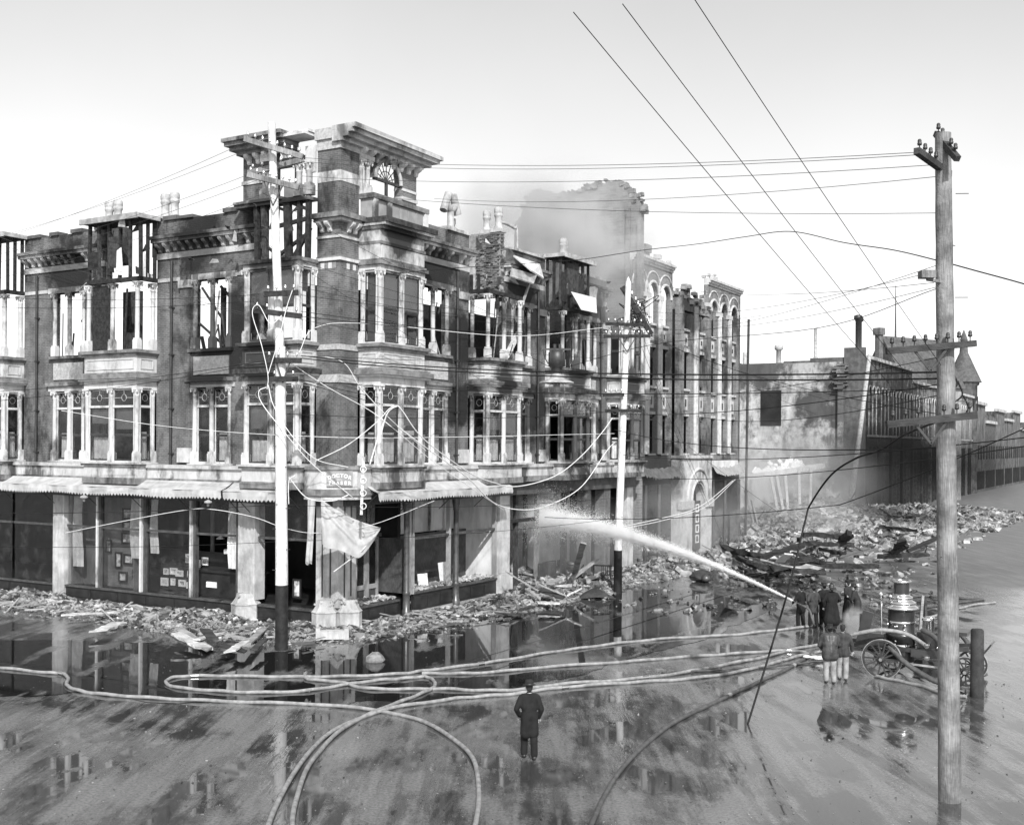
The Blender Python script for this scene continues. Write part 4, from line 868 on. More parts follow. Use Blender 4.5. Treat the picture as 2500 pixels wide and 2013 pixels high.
# ------------------------------------------------------------------ four storey arcaded building next door
A0 = 29.0
AB = thing('arcaded_building', 'roofless pale brick building with round arched top windows and stone doorway', 'building', bw(A0, 0, 0), BANG)
def arch_head(m, uc, r, zs, zt, o0, o1, u0, u1, n=10):
    """masonry over a round arch between u0 and u1 up to zt"""
    for i in range(n):
        t0, t1 = math.pi * i / n, math.pi * (i + 1) / n
        x0, z0, x1, z1 = uc - r * math.cos(t0), zs + r * math.sin(t0), uc - r * math.cos(t1), zs + r * math.sin(t1)
        m.poly([(x0, -o0, z0), (x1, -o0, z1), (x1, -o0, zt), (x0, -o0, zt)], (0, o0 - o1, 0))
    for a, b in ((u0, uc - r), (uc + r, u1)):
        if b - a > .01: m.box(a, b, -o0, -o1, zs, zt)
def arcade(name, u0, u1, centres, o, top, w=1.35, broken=False, mat='brick_pale'):
    m = MB(); T = o - .3; edges = [u0] + [(centres[i] + centres[i + 1]) / 2 for i in range(len(centres) - 1)] + [u1]
    pr0 = u0
    for c in centres + [None]:
        pe = c - w / 2 if c else u1
        zt = 17.35 if not broken else R_(16.6, 17.8)
        m.box(pr0, pe, -o, -T, 6.9, zt); pr0 = c + w / 2 if c else None
    for c in centres:
        for za, zb in ((6.9, 7.0), (9.6, 11.4), (14.0, 15.5)): m.box(c - w / 2, c + w / 2, -o + .14, -T + .05, za, zb)
    if not broken:
        for i, c in enumerate(centres): arch_head(m, c, w / 2 + .12, 17.35, 19.2, o, T, edges[i], edges[i + 1])
    b = m.build(name, mat, AB)
    for c in centres:
        for za, zb, e, mt in ((6.92, 7.04, .12, 'stone'), (9.58, 9.78, .06, 'stone'), (11.3, 11.45, .14, 'stone'), (13.98, 14.2, .08, 'stone'), (15.4, 15.55, .12, 'stone')):
            q = MB(); q.box(c - w / 2 + .01, c + w / 2 - .01, -o + .14 - e, -o + .3, za, zb); q.build('sill' if e > .1 else 'lintel', mt, b)
        for za, zb in ((10.0, 11.0), (14.4, 15.2)):
            q = MB(); q.box(c - w * .3, c + w * .3, -o + .1, -o + .16, za, zb); q.build('spandrel_panel', 'stone', b)
            q = MB(); q.box(c - .09, c + .09, -o + .08, -o + .12, za + .25, zb - .25); q.build('slot', 'interior', b)
        if not broken:
            q = MB(); q.tube([(c - (w / 2 + .2) * math.cos(math.pi * i / 14), -o - .02, 17.35 + (w / 2 + .2) * math.sin(math.pi * i / 14)) for i in range(15)], .11, 6); q.build('arch_moulding', 'stone', b)
            q = MB(); q.tube([(c - (w / 2 + .5) * math.cos(math.pi * i / 14), -o - .01, 17.7 + (w / 2 + .5) * math.sin(math.pi * i / 14)) for i in range(15)], .07, 5); q.build('hood_moulding', 'stone', b)
        q = MB(); q.box(c - w / 2 + .02, c + w / 2 - .02, .25 - o, .3 - o, 9.2, 9.3); q.box(c - .04, c + .04, .25 - o, .3 - o, 7.05, 9.55); q.build('window_frame', 'charred', b)
    for i in range(1, len(edges) - 1):
        for d in (-.2, .1):
            q = MB(); q.tube([(edges[i] + d + .05, -o - .06, 7.0), (edges[i] + d + .05, -o - .06, 17.2)], .13, 8); q.build('shaft', 'stone', b)
        if not broken: q = MB(); q.box(edges[i] - .45, edges[i] + .45, -o - .16, -o + .1, 17.1, 17.4); q.build('impost', 'stone', b)
    if not broken:
        for e, za, zb in ((.08, 19.2, 19.35), (.2, 19.35, 19.5), (.32, 19.5, 19.66)):
            q = MB(); q.box(u0, u1, -o - e, -T, za, zb); q.build('cornice', 'stone', b)
    return b
S1 = arcade('left_wing', 0, 6.5, [1.15, 3.25, 5.35], -.3, 19.2)
S2 = arcade('centre_wing', 6.5, 12.6, [8.0, 10.9], .2, 17.5, w=1.15, broken=True)
S3 = arcade('right_wing', 12.6, 19.7, [13.9, 16.05, 18.2], -.1, 19.2)
def ragged(parent, a0, a1, b0, z, h, n, mat='brick_piece'):
    for i in range(n):
        q = MB(); e = R_(.15, .42); q.mbox(Matrix.Translation((R_(a0, a1), b0 + R_(.0, .5), z + R_(0, h))) @ Matrix.Rotation(R_(-.2, .2), 4, (R_(-1, 1), R_(-1, 1), 1)), e * 1.3, e, e * .7); q.build('loose_masonry', mat, parent)
for i in range(12):
    z0 = 16.8; q = MB(); u = 6.6 + i * .5; q.box(u, u + .46, -.2 + R_(0, .08), .35, z0, z0 + R_(.3, 1.6)); q.build('broken_brickwork', 'brick_pale', S2)
ragged(S2, 6.6, 12.5, -.3, 17.2, 1.6, 34, 'stone')
for u0, u1, z in ((6.9, 8.4, 17.6), (9.7, 11.2, 17.3)): q = MB(); q.beam((u0, .2, z + .3), (u1, .2, z - .1), .25, .3); q.build('charred_beam', 'charred', S2)
ragged(S3, 12.6, 14.4, .0, 19.5, .6, 8, 'stone'); ragged(S1, 4.0, 6.4, .3, 19.5, .7, 10, 'stone')
q = MB(); q.box(12.55, 12.75, 0, .5, 14, 18.3); q.tube([(12.3, .1, 16.8), (12.3, .1, 18.7)], .12, 7); q.build('broken_jamb', 'brick_pale', S3)
q = MB(); q.box(4.6, 5.4, 1.5, 2.3, 17, 20.5); q.box(4.5, 5.5, 1.4, 2.4, 20.5, 21.0); q.build('chimney', 'brick_pale', AB)
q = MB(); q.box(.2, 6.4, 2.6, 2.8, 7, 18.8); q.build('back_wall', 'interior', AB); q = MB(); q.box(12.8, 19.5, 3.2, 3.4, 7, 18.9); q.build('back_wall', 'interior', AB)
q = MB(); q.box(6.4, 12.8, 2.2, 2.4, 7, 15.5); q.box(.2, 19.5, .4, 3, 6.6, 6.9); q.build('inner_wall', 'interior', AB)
q = MB(); q.box(19.3, 19.7, .1, 12, 0, 9.5); q.box(19.3, 19.7, .1, 4, 9.5, 19.0); q.build('end_wall', 'brick_pale', AB)
# ground floor: shop fronts either side of the stone doorway
for c_ in ((0, 6.4, .3, .7, 5.0, 6.88), (12.7, 19.7, .1, .6, 5.0, 6.88), (19.0, 19.7, -.0, .6, 0, 5.0), (0, .5, .1, .6, 0, 5.0)): q = MB(); q.box(*c_); q.build('shop_front', 'brick_pale', AB)
for u in (2.2, 4.4, 14.5, 17.0): q = MB(); q.tube([(u, .3, 0), (u, .3, 5)], .13, 10); q.build('iron_column', 'iron_column', AB)
q = MB(); q.box(.3, 6.4, 2.4, 2.6, 0, 6.6); q.box(12.7, 19.2, 2.4, 2.6, 0, 6.6); q.build('shop_back_wall', 'interior', AB)
for u0, u1, n in ((.2, 6.2, 26), (12.8, 18.9, 24)):
    q = MB(); rows = []
    for k in range(5): rows.append([(u0 + (u1 - u0) * i / n, -.1 - .13 * k + R_(-.05, .05), 6.3 - .16 * k - .1 * (k == 4) * (i % 2) + R_(-.06, .06) - .25 * math.sin(math.pi * i / n)) for i in range(n + 1)])
    q.sheet(rows, False); q.build('torn_awning', 'sign_board' if u0 > 5 else 'slate', AB)
q = MB(); q.box(12.9, 18.6, -.15, .1, 5.9, 6.5); q.build('sign_board', 'interior_pale', AB)
PO = MB(); uc, r = 9.95, 1.2                         # doorway
PO.box(6.5, uc - r, -.35, .3, 0, 3.75); PO.box(uc + r, 12.5, -.35, .3, 0, 3.75)
arch_head(PO, uc, r, 3.75, 6.75, .35, -.3, 6.5, 12.5, 14); POo = PO.build('stone_doorway', 'stone', AB)
for rr, tt in ((1.35, .1), (2.15, .12)):
    q = MB(); q.tube([(uc - rr * math.cos(math.pi * i / 18), -.37, 3.8 + rr * math.sin(math.pi * i / 18)) for i in range(19)], tt, 6); q.build('arch_moulding', 'stone', POo)
for u0, u1 in ((6.4, uc - r), (uc + r, 12.6)): q = MB(); q.box(u0, u1, -.5, -.2, 3.25, 3.8); q.build('impost', 'terracotta', POo)
q = MB(); q.box(6.4, 12.6, -.5, .3, 6.7, 6.9); q.build('belt_course', 'stone', POo)
q = MB(); q.box(uc - r, uc + r, .5, .6, 0, 3.7); q.build('door_leaf', 'interior', POo)
q = MB(); q.box(uc - r, uc + r, 1.2, 1.3, 3.7, 5.2); q.build('fan_light', 'interior_grey', POo)
DB = thing('notice_board', 'dark board with four pale square frames standing in the stone doorway', 'board', bw(A0 + 10.3, -.05, .3), BANG)
q = MB(); q.box(-.65, .65, -.05, .03, 0, 3.4); q.build('board', 'shop_dark', DB)
for i in range(4):
    q = MB(); z = .45 + i * .72
    for x0, x1, z0, z1 in ((-.3, .3, z, z + .08), (-.3, .3, z + .48, z + .56), (-.3, -.22, z + .08, z + .48), (.22, .3, z + .08, z + .48)): q.box(x0, x1, -.075, -.05, z0, z1)
    q.build('frame', 'linen', DB)
# ------------------------------------------------------------------ tall ruined side wall in the smoke
TWL = thing('ruined_wall', 'tall jagged brick wall standing alone in smoke behind the burned building', 'wall', bw(29.1, 5, 0), BANG)
def bwall(px, py, a=29.1):
    k = (px - 1250) / FPX; X0, Y0 = CORNER.x + DR.x * a, CORNER.y + DR.y * a
    b = (X0 - k * Y0) / (-DL.x + DL.y * k); Y = Y0 + DL.y * b
    return b, CAMH + (1087 - py) / FPX * Y
prof = [(1252, 545), (1266, 530), (1272, 505), (1284, 482), (1290, 466), (1304, 463), (1336, 470), (1372, 467), (1400, 461), (1422, 458), (1428, 449), (1446, 446), (1462, 448), (1474, 441), (1500, 440), (1514, 441), (1524, 449), (1531, 458), (1540, 466), (1548, 470), (1553, 486), (1558, 492), (1561, 505)]
pp = [bwall(*p) for p in prof]
ol = [(pp[0][0], 0)]
for i in range(len(pp) - 1):
    (b0, z0), (b1, z1) = pp[i], pp[i + 1]
    for k in range(3):
        t = k / 3; bb = b0 + (b1 - b0) * t; zz = z0 + (z1 - z0) * t; ol += [(bb, zz + R_(-.12, .12)), (bb - (b0 - b1) / 3 * .96, zz + R_(-.12, .12))]
ol += [(pp[-1][0], pp[-1][1]), (pp[-1][0], 0)]
q = MB(); q.poly([(0, b - 5, z) for b, z in ol], (.5, 0, 0)); TWo = q.build('wall_face', 'brick_grey', TWL)
for bb, w, h in ((pp[17][0], .3, 22.5), (pp[-2][0], .25, 21.5), (pp[9][0], .35, 23)):
    q = MB(); q.box(-.14, 0, bb - 5 - w / 2, bb - 5 + w / 2, 8, h); q.build('buttress', 'brick_grey', TWo)
for i in range(46):
    k = random.randrange(len(pp)); b_, z_ = pp[k]; q = MB(); e = R_(.1, .3)
    q.mbox(Matrix.Translation((R_(0, .45), b_ - 5 + R_(-.3, .3), z_ + R_(-.25, .12))) @ Matrix.Rotation(R_(-.3, .3), 4, (1, 1, 1)), .3, e * 1.5, e); q.build('loose_brick', 'brick_piece', TWo)
q = MB(); q.poly([(0, 0, 0), (0, -.5, 0), (0, -.55, 21.6), (0, -.35, 21.9), (0, -.05, 21.7)], (.4, 0, 0)); o = q.build('wall_stump', 'brick_pale', TWL, (1.6, -3.9, 0))
# ------------------------------------------------------------------ beyond the burned lot
FB = thing('long_arcade_building', 'long brick building with rows of narrow arched windows beyond the rubble', 'building', bw(89, 0, 0), BANG)
q = MB(); q.box(0, .5, 2.2, 22, 0, 16.9); FS = q.build('side_wall', 'plaster', FB)
q = MB(); q.box(-.15, 0, 4.0, 22, 0, 9.3); q.build('plaster_scar', 'plaster', FS)
for (b0, b1, z) in ((2.2, 6, .5), (6, 9, .25), (9, 14, .1), (14, 22, .2)): q = MB(); q.box(0, .5, b0, b1 - .02, 16.9, 16.9 + z); q.build('coping', 'slate', FS)
q = MB(); q.box(-.03, .1, 9.2, 11.6, 9.9, 13.9); q.build('dark_opening', 'interior', FS)
q = MB(); q.box(-.2, .55, 0, 2.2, 0, 18.4); q.build('corner_pier', 'slate', FB)
q = MB(); q.box(-.45, -.2, 2.2, 2.8, 7.0, 14.0); BPI = q.build('broken_pilaster', 'stone', FB)
for i in range(16): q = MB(); z = 13.9 + i * .17; q.box(-.5 - R_(0, .3), -.2, 2.1 + R_(-.5, .2), 2.9 + R_(-.2, .5), z, z + .165); q.build('broken_course', 'stone', BPI)
for i in range(12):
    u0 = .6 + i * 6.2; m = MB(); zt = 17.2 if i < 4 else 15.8
    m.box(u0, u0 + .7, -.12, .5, 0, zt)
    for k in range(4): m.box(u0 + .7 + k * 1.83, u0 + 1.05 + k * 1.83 if k < 3 else u0 + 6.2, 0, .5, 8.9 if i < 4 else 7.5, 14.4)
    for k in range(3): arch_head(m, u0 + 1.79 + k * 1.83, .74, 13.6, 15.6, -.0, -.5, u0 + 1.05 + k * 1.83 - .01, u0 + 2.53 + k * 1.83, 8)
    m.box(u0, u0 + 6.2, .002, .5, 15.6, zt); m.box(u0, u0 + 6.2, .002, .5, 7.6, 8.9)
    b = m.build('arcade_bay', 'brick' if i < 4 else 'brick_pale', FB)
    q = MB(); q.box(u0, u0 + 6.2, -.35, .5, zt, zt + .35); q.build('cornice', 'stone', b)
    q = MB(); q.box(u0, u0 + 6.2, -.14, .2, 8.7, 8.95); q.build('sill', 'stone', b)
    for k in range(3):
        q = MB(); c = u0 + 1.79 + k * 1.83; q.tube([(c - .74 * math.cos(math.pi * j / 8), -.02, 13.6 + .74 * math.sin(math.pi * j / 8)) for j in range(9)], .1, 5); q.tube([(c - .05, .1, 8.9), (c - .05, .1, 14.2)], .07, 5); q.build('window_arch', 'stone', b)
        q = MB(); q.box(u0 + 1.0 + k * 1.9, u0 + 1.25 + k * 1.9, -.05, .3, 0, 7.6); q.build('shop_post', 'charred_grey', b)
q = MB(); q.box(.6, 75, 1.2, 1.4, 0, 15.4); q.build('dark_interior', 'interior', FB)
for p in ((.6, .9), (2.4, 1.2)): q = MB(); q.lathe([(.28, 0), (.28, 3.2), (.45, 3.3), (.45, 3.7), (.2, 3.8)], 10, (p[0], p[1], 18.2)); q.build('stove_pipe', 'iron', FB)
q = MB(); q.lathe([(.3, 0), (.3, 2.2), (.5, 2.3), (.5, 2.8), (.3, 2.8)], 10, (8, 12, 16.9)); q.lathe([(.4, 0), (.2, .5), (.17, 3.6), (.25, 3.7)], 8, (3, 6.2, 17.3)); q.lathe([(.3, 0), (.3, 1.8)], 8, (6, 15.5, 17)); q.build('roof_vents', 'clay', FB)
HS = thing('gabled_house', 'distant house with steep dark gable roof, brick chimney and spire', 'house', Vector((pt(2225, 1000, 165).x, 165, 0)), BANG - .5)
q = MB(); q.box(-6, 6, -4, 4, 0, 16.5); q.build('wall', 'shop_grey', HS)
q = MB(); q.poly([(-6.4, -4.5, 16.2), (-6.4, 4.5, 16.2), (-6.4, 0, 23.6)], (12.8, 0, 0)); RFo = q.build('roof', 'slate', HS)
q = MB(); q.poly([(-2, -5.5, 16.2), (2.6, -5.5, 16.2), (.3, -5.5, 20.5)], (0, 5.5, 0)); q.build('dormer', 'slate', RFo)
q = MB(); q.box(-7.8, -7.0, -.8, 0, 15, 23.6); q.box(-8.0, -6.8, -1.0, .2, 23.6, 24.6); q.build('chimney', 'brick', HS)
q = MB(); q.lathe([(.16, 0), (.1, 4), (.05, 9)], 6, (-3.5, 0, 22)); q.build('flag_staff', 'iron', HS)
TU = thing('round_turret', 'round corner turret with pointed conical roof at the far right', 'turret', Vector((pt(2352, 1000, 190).x, 190, 0)), 0)
q = MB(); q.lathe([(2.2, 0), (2.2, 18), (2.5, 18.2), (2.5, 18.7)], 24); q.build('wall', 'brick', TU)
q = MB(); q.lathe([(2.9, 18.6), (2.8, 18.8), (.7, 23.6), (.55, 25.6), (.65, 25.7), (.5, 26.2), (.05, 27.5)], 24); q.build('roof', 'slate', TU)
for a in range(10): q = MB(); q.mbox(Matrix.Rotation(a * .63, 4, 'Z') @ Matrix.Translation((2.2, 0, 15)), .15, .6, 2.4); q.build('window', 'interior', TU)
LOW = thing('low_ruin', 'white beam on leaning posts left standing from a burned shop among the rubble', 'ruin', (pt(1900, 1250, 98).x, 98, 0), 0)
def lo(px, py, Y): return pt(px, py, Y) - LOW.location
q = MB(); q.beam(lo(1812, 1166, 94), lo(2010, 1136, 102), .4, .45); q.build('beam', 'interior_pale', LOW)
for a_, b_ in (((1880, 1150, 96.5), (1904, 1275, 96.5)), ((1893, 1148, 97), (1917, 1280, 97)), ((1916, 1147, 98), (1926, 1278, 98)), ((1950, 1143, 99), (1952, 1230, 99)), ((1980, 1140, 100), (1976, 1290, 100))):
    q = MB(); q.beam(lo(*a_), lo(*b_), .22 if a_[0] != 1893 else .5, .22); q.build('post', 'clay', LOW)
for a_, b_, w in (((1818, 1195, 90), (1845, 1295, 90), .3), ((1822, 1180, 90.5), (1822, 1290, 90.5), .2), ((1835, 1220, 90), (1853, 1300, 90), .6), ((1950, 1267, 99), (1975, 1235, 99), .4)):
    q = MB(); q.beam(lo(*a_), lo(*b_), w, .12); q.build('leaning_plank', random.choice(('wood', 'wood_dark')), LOW)
for i in range(40):
    t = R_(.15, .75); p = Vector(lo(1812, 1163, 94)).lerp(lo(2010, 1133, 102), t); e = R_(.3, .8)
    q = MB(); q.mbox(Matrix.Translation(p + Vector((0, .3, R_(.1, .9) * math.sin(t * 3.14) ** 2))) @ Matrix.Rotation(R_(0, 3), 4, (R_(-1, 1), R_(-1, 1), 1)), e, e * .8, e * .5); q.build('plaster_lump', 'paper', LOW)

LWL = MB(); LWL.box(0, .4, 5, 13, 0, 6.0); o = LWL.build('low_wall', 'plaster', None, bw(76, 0, 0), BANG); tag(o, 'low pale plaster wall standing inside the burned lot behind leaning posts', 'wall')

FR2 = thing('far_row', 'far row of two storey shops closing the street at the right edge', 'building', bw(166, 0, 0), BANG)
for i in range(9):
    h = (15, 12, 14.5, 13, 15, 11.5, 13.5, 12, 14)[i]; q = MB(); u0 = i * 13; q.box(u0, u0 + 12.8, 0, 18, 0, h); b = q.build('shop_block', ('brick', 'slate', 'brick', 'brick')[i % 4], FR2)
    q = MB(); q.box(u0, u0 + 12.8, -.4, .3, h, h + .5); q.build('cornice', 'stone', b)
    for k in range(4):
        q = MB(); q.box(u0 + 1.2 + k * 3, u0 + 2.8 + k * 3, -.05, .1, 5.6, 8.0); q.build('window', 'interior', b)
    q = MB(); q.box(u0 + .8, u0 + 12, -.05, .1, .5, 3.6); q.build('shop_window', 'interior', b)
# ------------------------------------------------------------------ poles
def insulator_mesh():
    m = MB(); m.lathe([(.012, 0), (.012, .08), (.045, .09), (.05, .13), (.035, .15), (.045, .17), (.03, .21), (.0, .22)], 8); return m.mesh('insulator')
INS, INS2 = insulator_mesh(), insulator_mesh()
def cross_arm(t, p, q, w=.11, h=.13, mat='charred_grey', ins=6, braces=None, imat='nickel'):
    p, q = Vector(p) - t.location, Vector(q) - t.location
    m = MB(); m.beam(p, q, w, h); b = m.build('cross_arm', mat, t)
    for i in range(ins):
        k = (i + .5) / ins
        if abs(k - .5) > .06: put('insulator', INS if imat == 'nickel' else INS2, imat, b, p.lerp(q, k) + Vector((0, 0, h / 2)))
    if braces:
        c = p.lerp(q, .5)
        for k in (.3, .7):
            m = MB(); m.beam(p.lerp(q, k), c + Vector((0, 0, -braces)), .03, .05); m.build('brace', 'iron', b)
    return b
g0 = gp(687, 1585)
P1 = thing('utility_pole', 'whitewashed pole with black base and charred cross arms before the left shops', 'utility pole', g0)
m = MB(); m.lathe([(.235, 0), (.23, 2.36)], 18); m.build('black_base', 'pole_black', P1)
tp = pt(684, 846, g0.y) - g0
m = MB(); n = 10; m.tube([Vector((0, 0, 2.36)).lerp(tp, i / n) + Vector((R_(-.008, .008), 0, 0)) for i in range(n + 1)], [.228 - .04 * i / n for i in range(n + 1)], 18); m.build('lower_shaft', 'pole_white', P1)
u0_, u1_ = pt(684, 872, g0.y + .33) - g0, pt(663, 300, g0.y + .33) - g0
m = MB(); m.tube([u0_.lerp(u1_, i / n) for i in range(n + 1)], [.17 - .03 * i / n for i in range(n + 1)], 16); m.build('upper_shaft', 'pole_white', P1)
Y1 = g0.y
for a_, b_, d, k, br in (((596, 339), (740, 383), -.15, 8, 0), ((606, 423), (742, 389), .6, 6, 0), ((604, 426), (730, 458), -.15, 8, .9), ((644, 718), (728, 714), -.2, 4, 0), ((616, 757), (736, 772), -.25, 5, 0), ((646, 879), (736, 880), -.3, 4, .8), ((659, 925), (727, 925), -.3, 3, 0)):
    cross_arm(P1, pt(*a_, Y1 + d), pt(*b_, Y1 + d), .14, .19, 'charred' if a_[1] > 700 else 'pole_bare', k, br)
for i in range(9):
    z = 2.9 + i * .75; m = MB(); s_ = 1 if i % 2 else -1; m.tube([(0, -.1, z), (s_ * .32, -.14, z + .02)], .012, 5); m.build('step_bolt', 'iron', P1)
g2 = gp(1508, 1448)
P2 = thing('utility_pole', 'whitewashed pole with black base beside the hose jet before the right shops', 'utility pole', g2)
m = MB(); m.lathe([(.22, 0), (.21, 2.2)], 16); m.build('black_base', 'pole_black', P2)
tp = pt(1534, 690, g2.y) - g2
m = MB(); m.tube([Vector((0, 0, 2.2)).lerp(tp, i / n) for i in range(n + 1)] + [tp + Vector((0, 0, .3))], [.205 - .06 * i / n for i in range(n + 1)] + [.02], 16); m.build('shaft', 'pole_white', P2)
for a_, b_, k, br in (((1478, 790), (1573, 793), 6, .9), ((1474, 821), (1588, 820), 10, .8), ((1472, 964), (1524, 963), 4, 0), ((1477, 1002), (1568, 1002), 5, 0)):
    cross_arm(P2, pt(*a_, g2.y - .3), pt(*b_, g2.y - .3), .13, .16, 'charred', k, br)
FA = thing('fallen_cross_arm', 'charred cross arm with tangled wires hanging aslant beside the white pole top', 'cross arm', pt(1519, 700, g2.y + .9))
cross_arm(FA, pt(1519, 700, g2.y + .9), pt(1590, 816, g2.y + .9), .2, .26, 'charred', 0)
for i in range(16):
    p = pt(1540 + R_(-8, 40), 735 + R_(0, 50), g2.y + .9) - FA.location; m = MB(); m.tube(smoothline([p, p + Vector((R_(-.7, .7), R_(-.2, .2), R_(-.4, .5))), p + Vector((R_(-.8, .8), R_(-.2, .2), R_(-.9, .2))), p + Vector((R_(-.5, 1.0), 0, R_(-1.4, -.2)))], 5), .022, 5); m.build('loose_wire', 'wire_dark', FA)
for i in range(9):
    k = R_(0, 1); put('insulator', INS, 'shop_dark', FA, pt(1519, 700, g2.y + .8).lerp(pt(1590, 816, g2.y + .8), k) - FA.location + Vector((.1, 0, .12)), scale=(1.6,) * 3)
g3 = Vector((pt(2316, 1690, 24).x + .04, 24, 0))
P3 = thing('utility_pole', 'tall bare wooden pole with heavy cross arms at the right near the engine', 'utility pole', g3)
tp = pt(2303, 326, 24) - g3; m = MB(); n = 24
m.tube([Vector((0, 0, 0)).lerp(tp, i / n) + Vector((R_(-.01, .01), R_(-.01, .01), 0)) for i in range(n + 1)], [.235 - .075 * i / n + R_(-.005, .005) for i in range(n + 1)], 20); m.build('shaft', 'pole_bare', P3)
for a_, b_, da, db, k, w in (((2238, 368), (2317, 425), -1.0, .3, 6, .13), ((2286, 326), (2338, 388), .2, -.6, 5, .12), ((2164, 857), (2382, 838), -.3, -.3, 8, .13), ((2164, 1036), (2383, 1013), -.32, -.32, 7, .15)):
    cross_arm(P3, pt(*a_, 24 + da), pt(*b_, 24 + db), w, w, 'wood_dark', k, .5 if a_[1] > 800 else 0, 'iron')
bx = pt(2263, 670, 23.8) - g3; m = MB(); m.mbox(Matrix.Translation(bx), .3, .25, .16); m.beam(bx + Vector((0, 0, -.1)), pt(2300, 688, 23.9) - g3, .06, .06); m.build('junction_box', 'pole_bare', P3)
for px, py in ((2338, 930), (2352, 965), (2325, 905)):
    c = pt(px, py, 24.2) - g3; m = MB(); m.tube(smoothline([c, c + Vector((.1, 0, -.3)), c + Vector((-.15, 0, -.5)), pt(2315, 990, 24) - g3], 5), .02, 5); m.build('lead_wire', 'wire_dark', P3)
for i in range(10):
    m = MB(); z = 3 + i * 1.1; s_ = 1 if i % 2 else -1; m.tube([(0, -.1, z), (s_ * .27, -.12, z)], .01, 5); m.build('step_bolt', 'iron', P3)
PE = thing('wooden_post', 'stout dark wooden post at the lower right edge beside the tall pole', 'post', gp(2385, 1700) * Vector((1, 1, 0)))
m = MB(); m.lathe([(.2, 0), (.19, 2.0), (.16, 2.05)], 12); m.build('shaft', 'wood_dark', PE)
b4 = pt(2066, 1270, 108); P4 = thing('utility_pole', 'thin pale pole leaning to the right out of the rubble before the long building', 'utility pole', Vector((b4.x, b4.y, 0)))
m = MB(); a_ = pt(2066, 1270, 108) - P4.location; b_ = pt(2090, 1215, 108) - P4.location; c_ = pt(2123, 866, 108) - P4.location; a_.z = 0
m.tube([a_, pt(2079, 1217, 108) - P4.location], .26, 10); m.build('black_base', 'pole_black', P4); m = MB(); m.tube([pt(2079, 1217, 108) - P4.location, c_], [.25, .19], 10); m.build('shaft', 'clay', P4)
PP = thing('iron_pipe', 'tall thin dark pipe standing at the corner of the arcaded building', 'pipe', bw(48.9, -.35, 0)); m = MB(); m.tube([(0, 0, 0), (.15, 0, 17.4)], .1, 8)
for z in (4, 9, 13): m.lathe([(.13, z), (.13, z + .12)], 8, (z * .0086, 0, 0))
m.build('shaft', 'iron', PP)
# ------------------------------------------------------------------ arc lamp over the crossing
lp = pt(1359, 950, 40); AL = thing('arc_lamp', 'big street arc lamp with glass globe and tin hood hanging over the crossing', 'street lamp', lp)
m = MB(); m.lathe([(.62, .22), (.6, .26), (.3, .36), (.22, .42), (.22, .5), (.12, .56)], 22); m.build('hood', 'tin', AL)
m = MB(); m.lathe([(.02, -.42), (.1, -.4), (.24, -.27), (.3, -.08), (.3, .08), (.25, .2)], 20); m.build('globe', 'glass', AL)
m = MB(); m.lathe([(.05, -.3), (.12, -.1), (.12, .2)], 12); m.build('carbon_holder', 'sign_board', AL); m = MB(); m.lathe([(.015, -.52), (.04, -.48), (.03, -.42)], 8); m.build('finial', 'tin', AL)
m = MB(); m.lathe([(.12, .55), (.14, .6), (.2, .66), (.2, .78), (.3, .82), (.3, 1.3), (.24, 1.34), (.2, 1.4)], 14)
for a in range(4): m.beam((.26 * math.cos(a * 1.57 + .7), .26 * math.sin(a * 1.57 + .7), .8), (.3 * math.cos(a * 1.57 + .7), .3 * math.sin(a * 1.57 + .7), 1.42), .04, .04)
m.build('casing', 'iron', AL); m = MB(); m.beam((-.5, 0, 1.42), (.5, 0, 1.42), .06, .06); m.tube([(-.5, 0, 1.42), (-.42, 0, 1.1), (-.3, 0, .9)], .02, 5); m.lathe([(.06, 1.45), (.06, 1.6)], 8, (-.08, 0, 0)); m.lathe([(.06, 1.45), (.06, 1.6)], 8, (.1, 0, 0)); m.build('hanger', 'iron', AL)
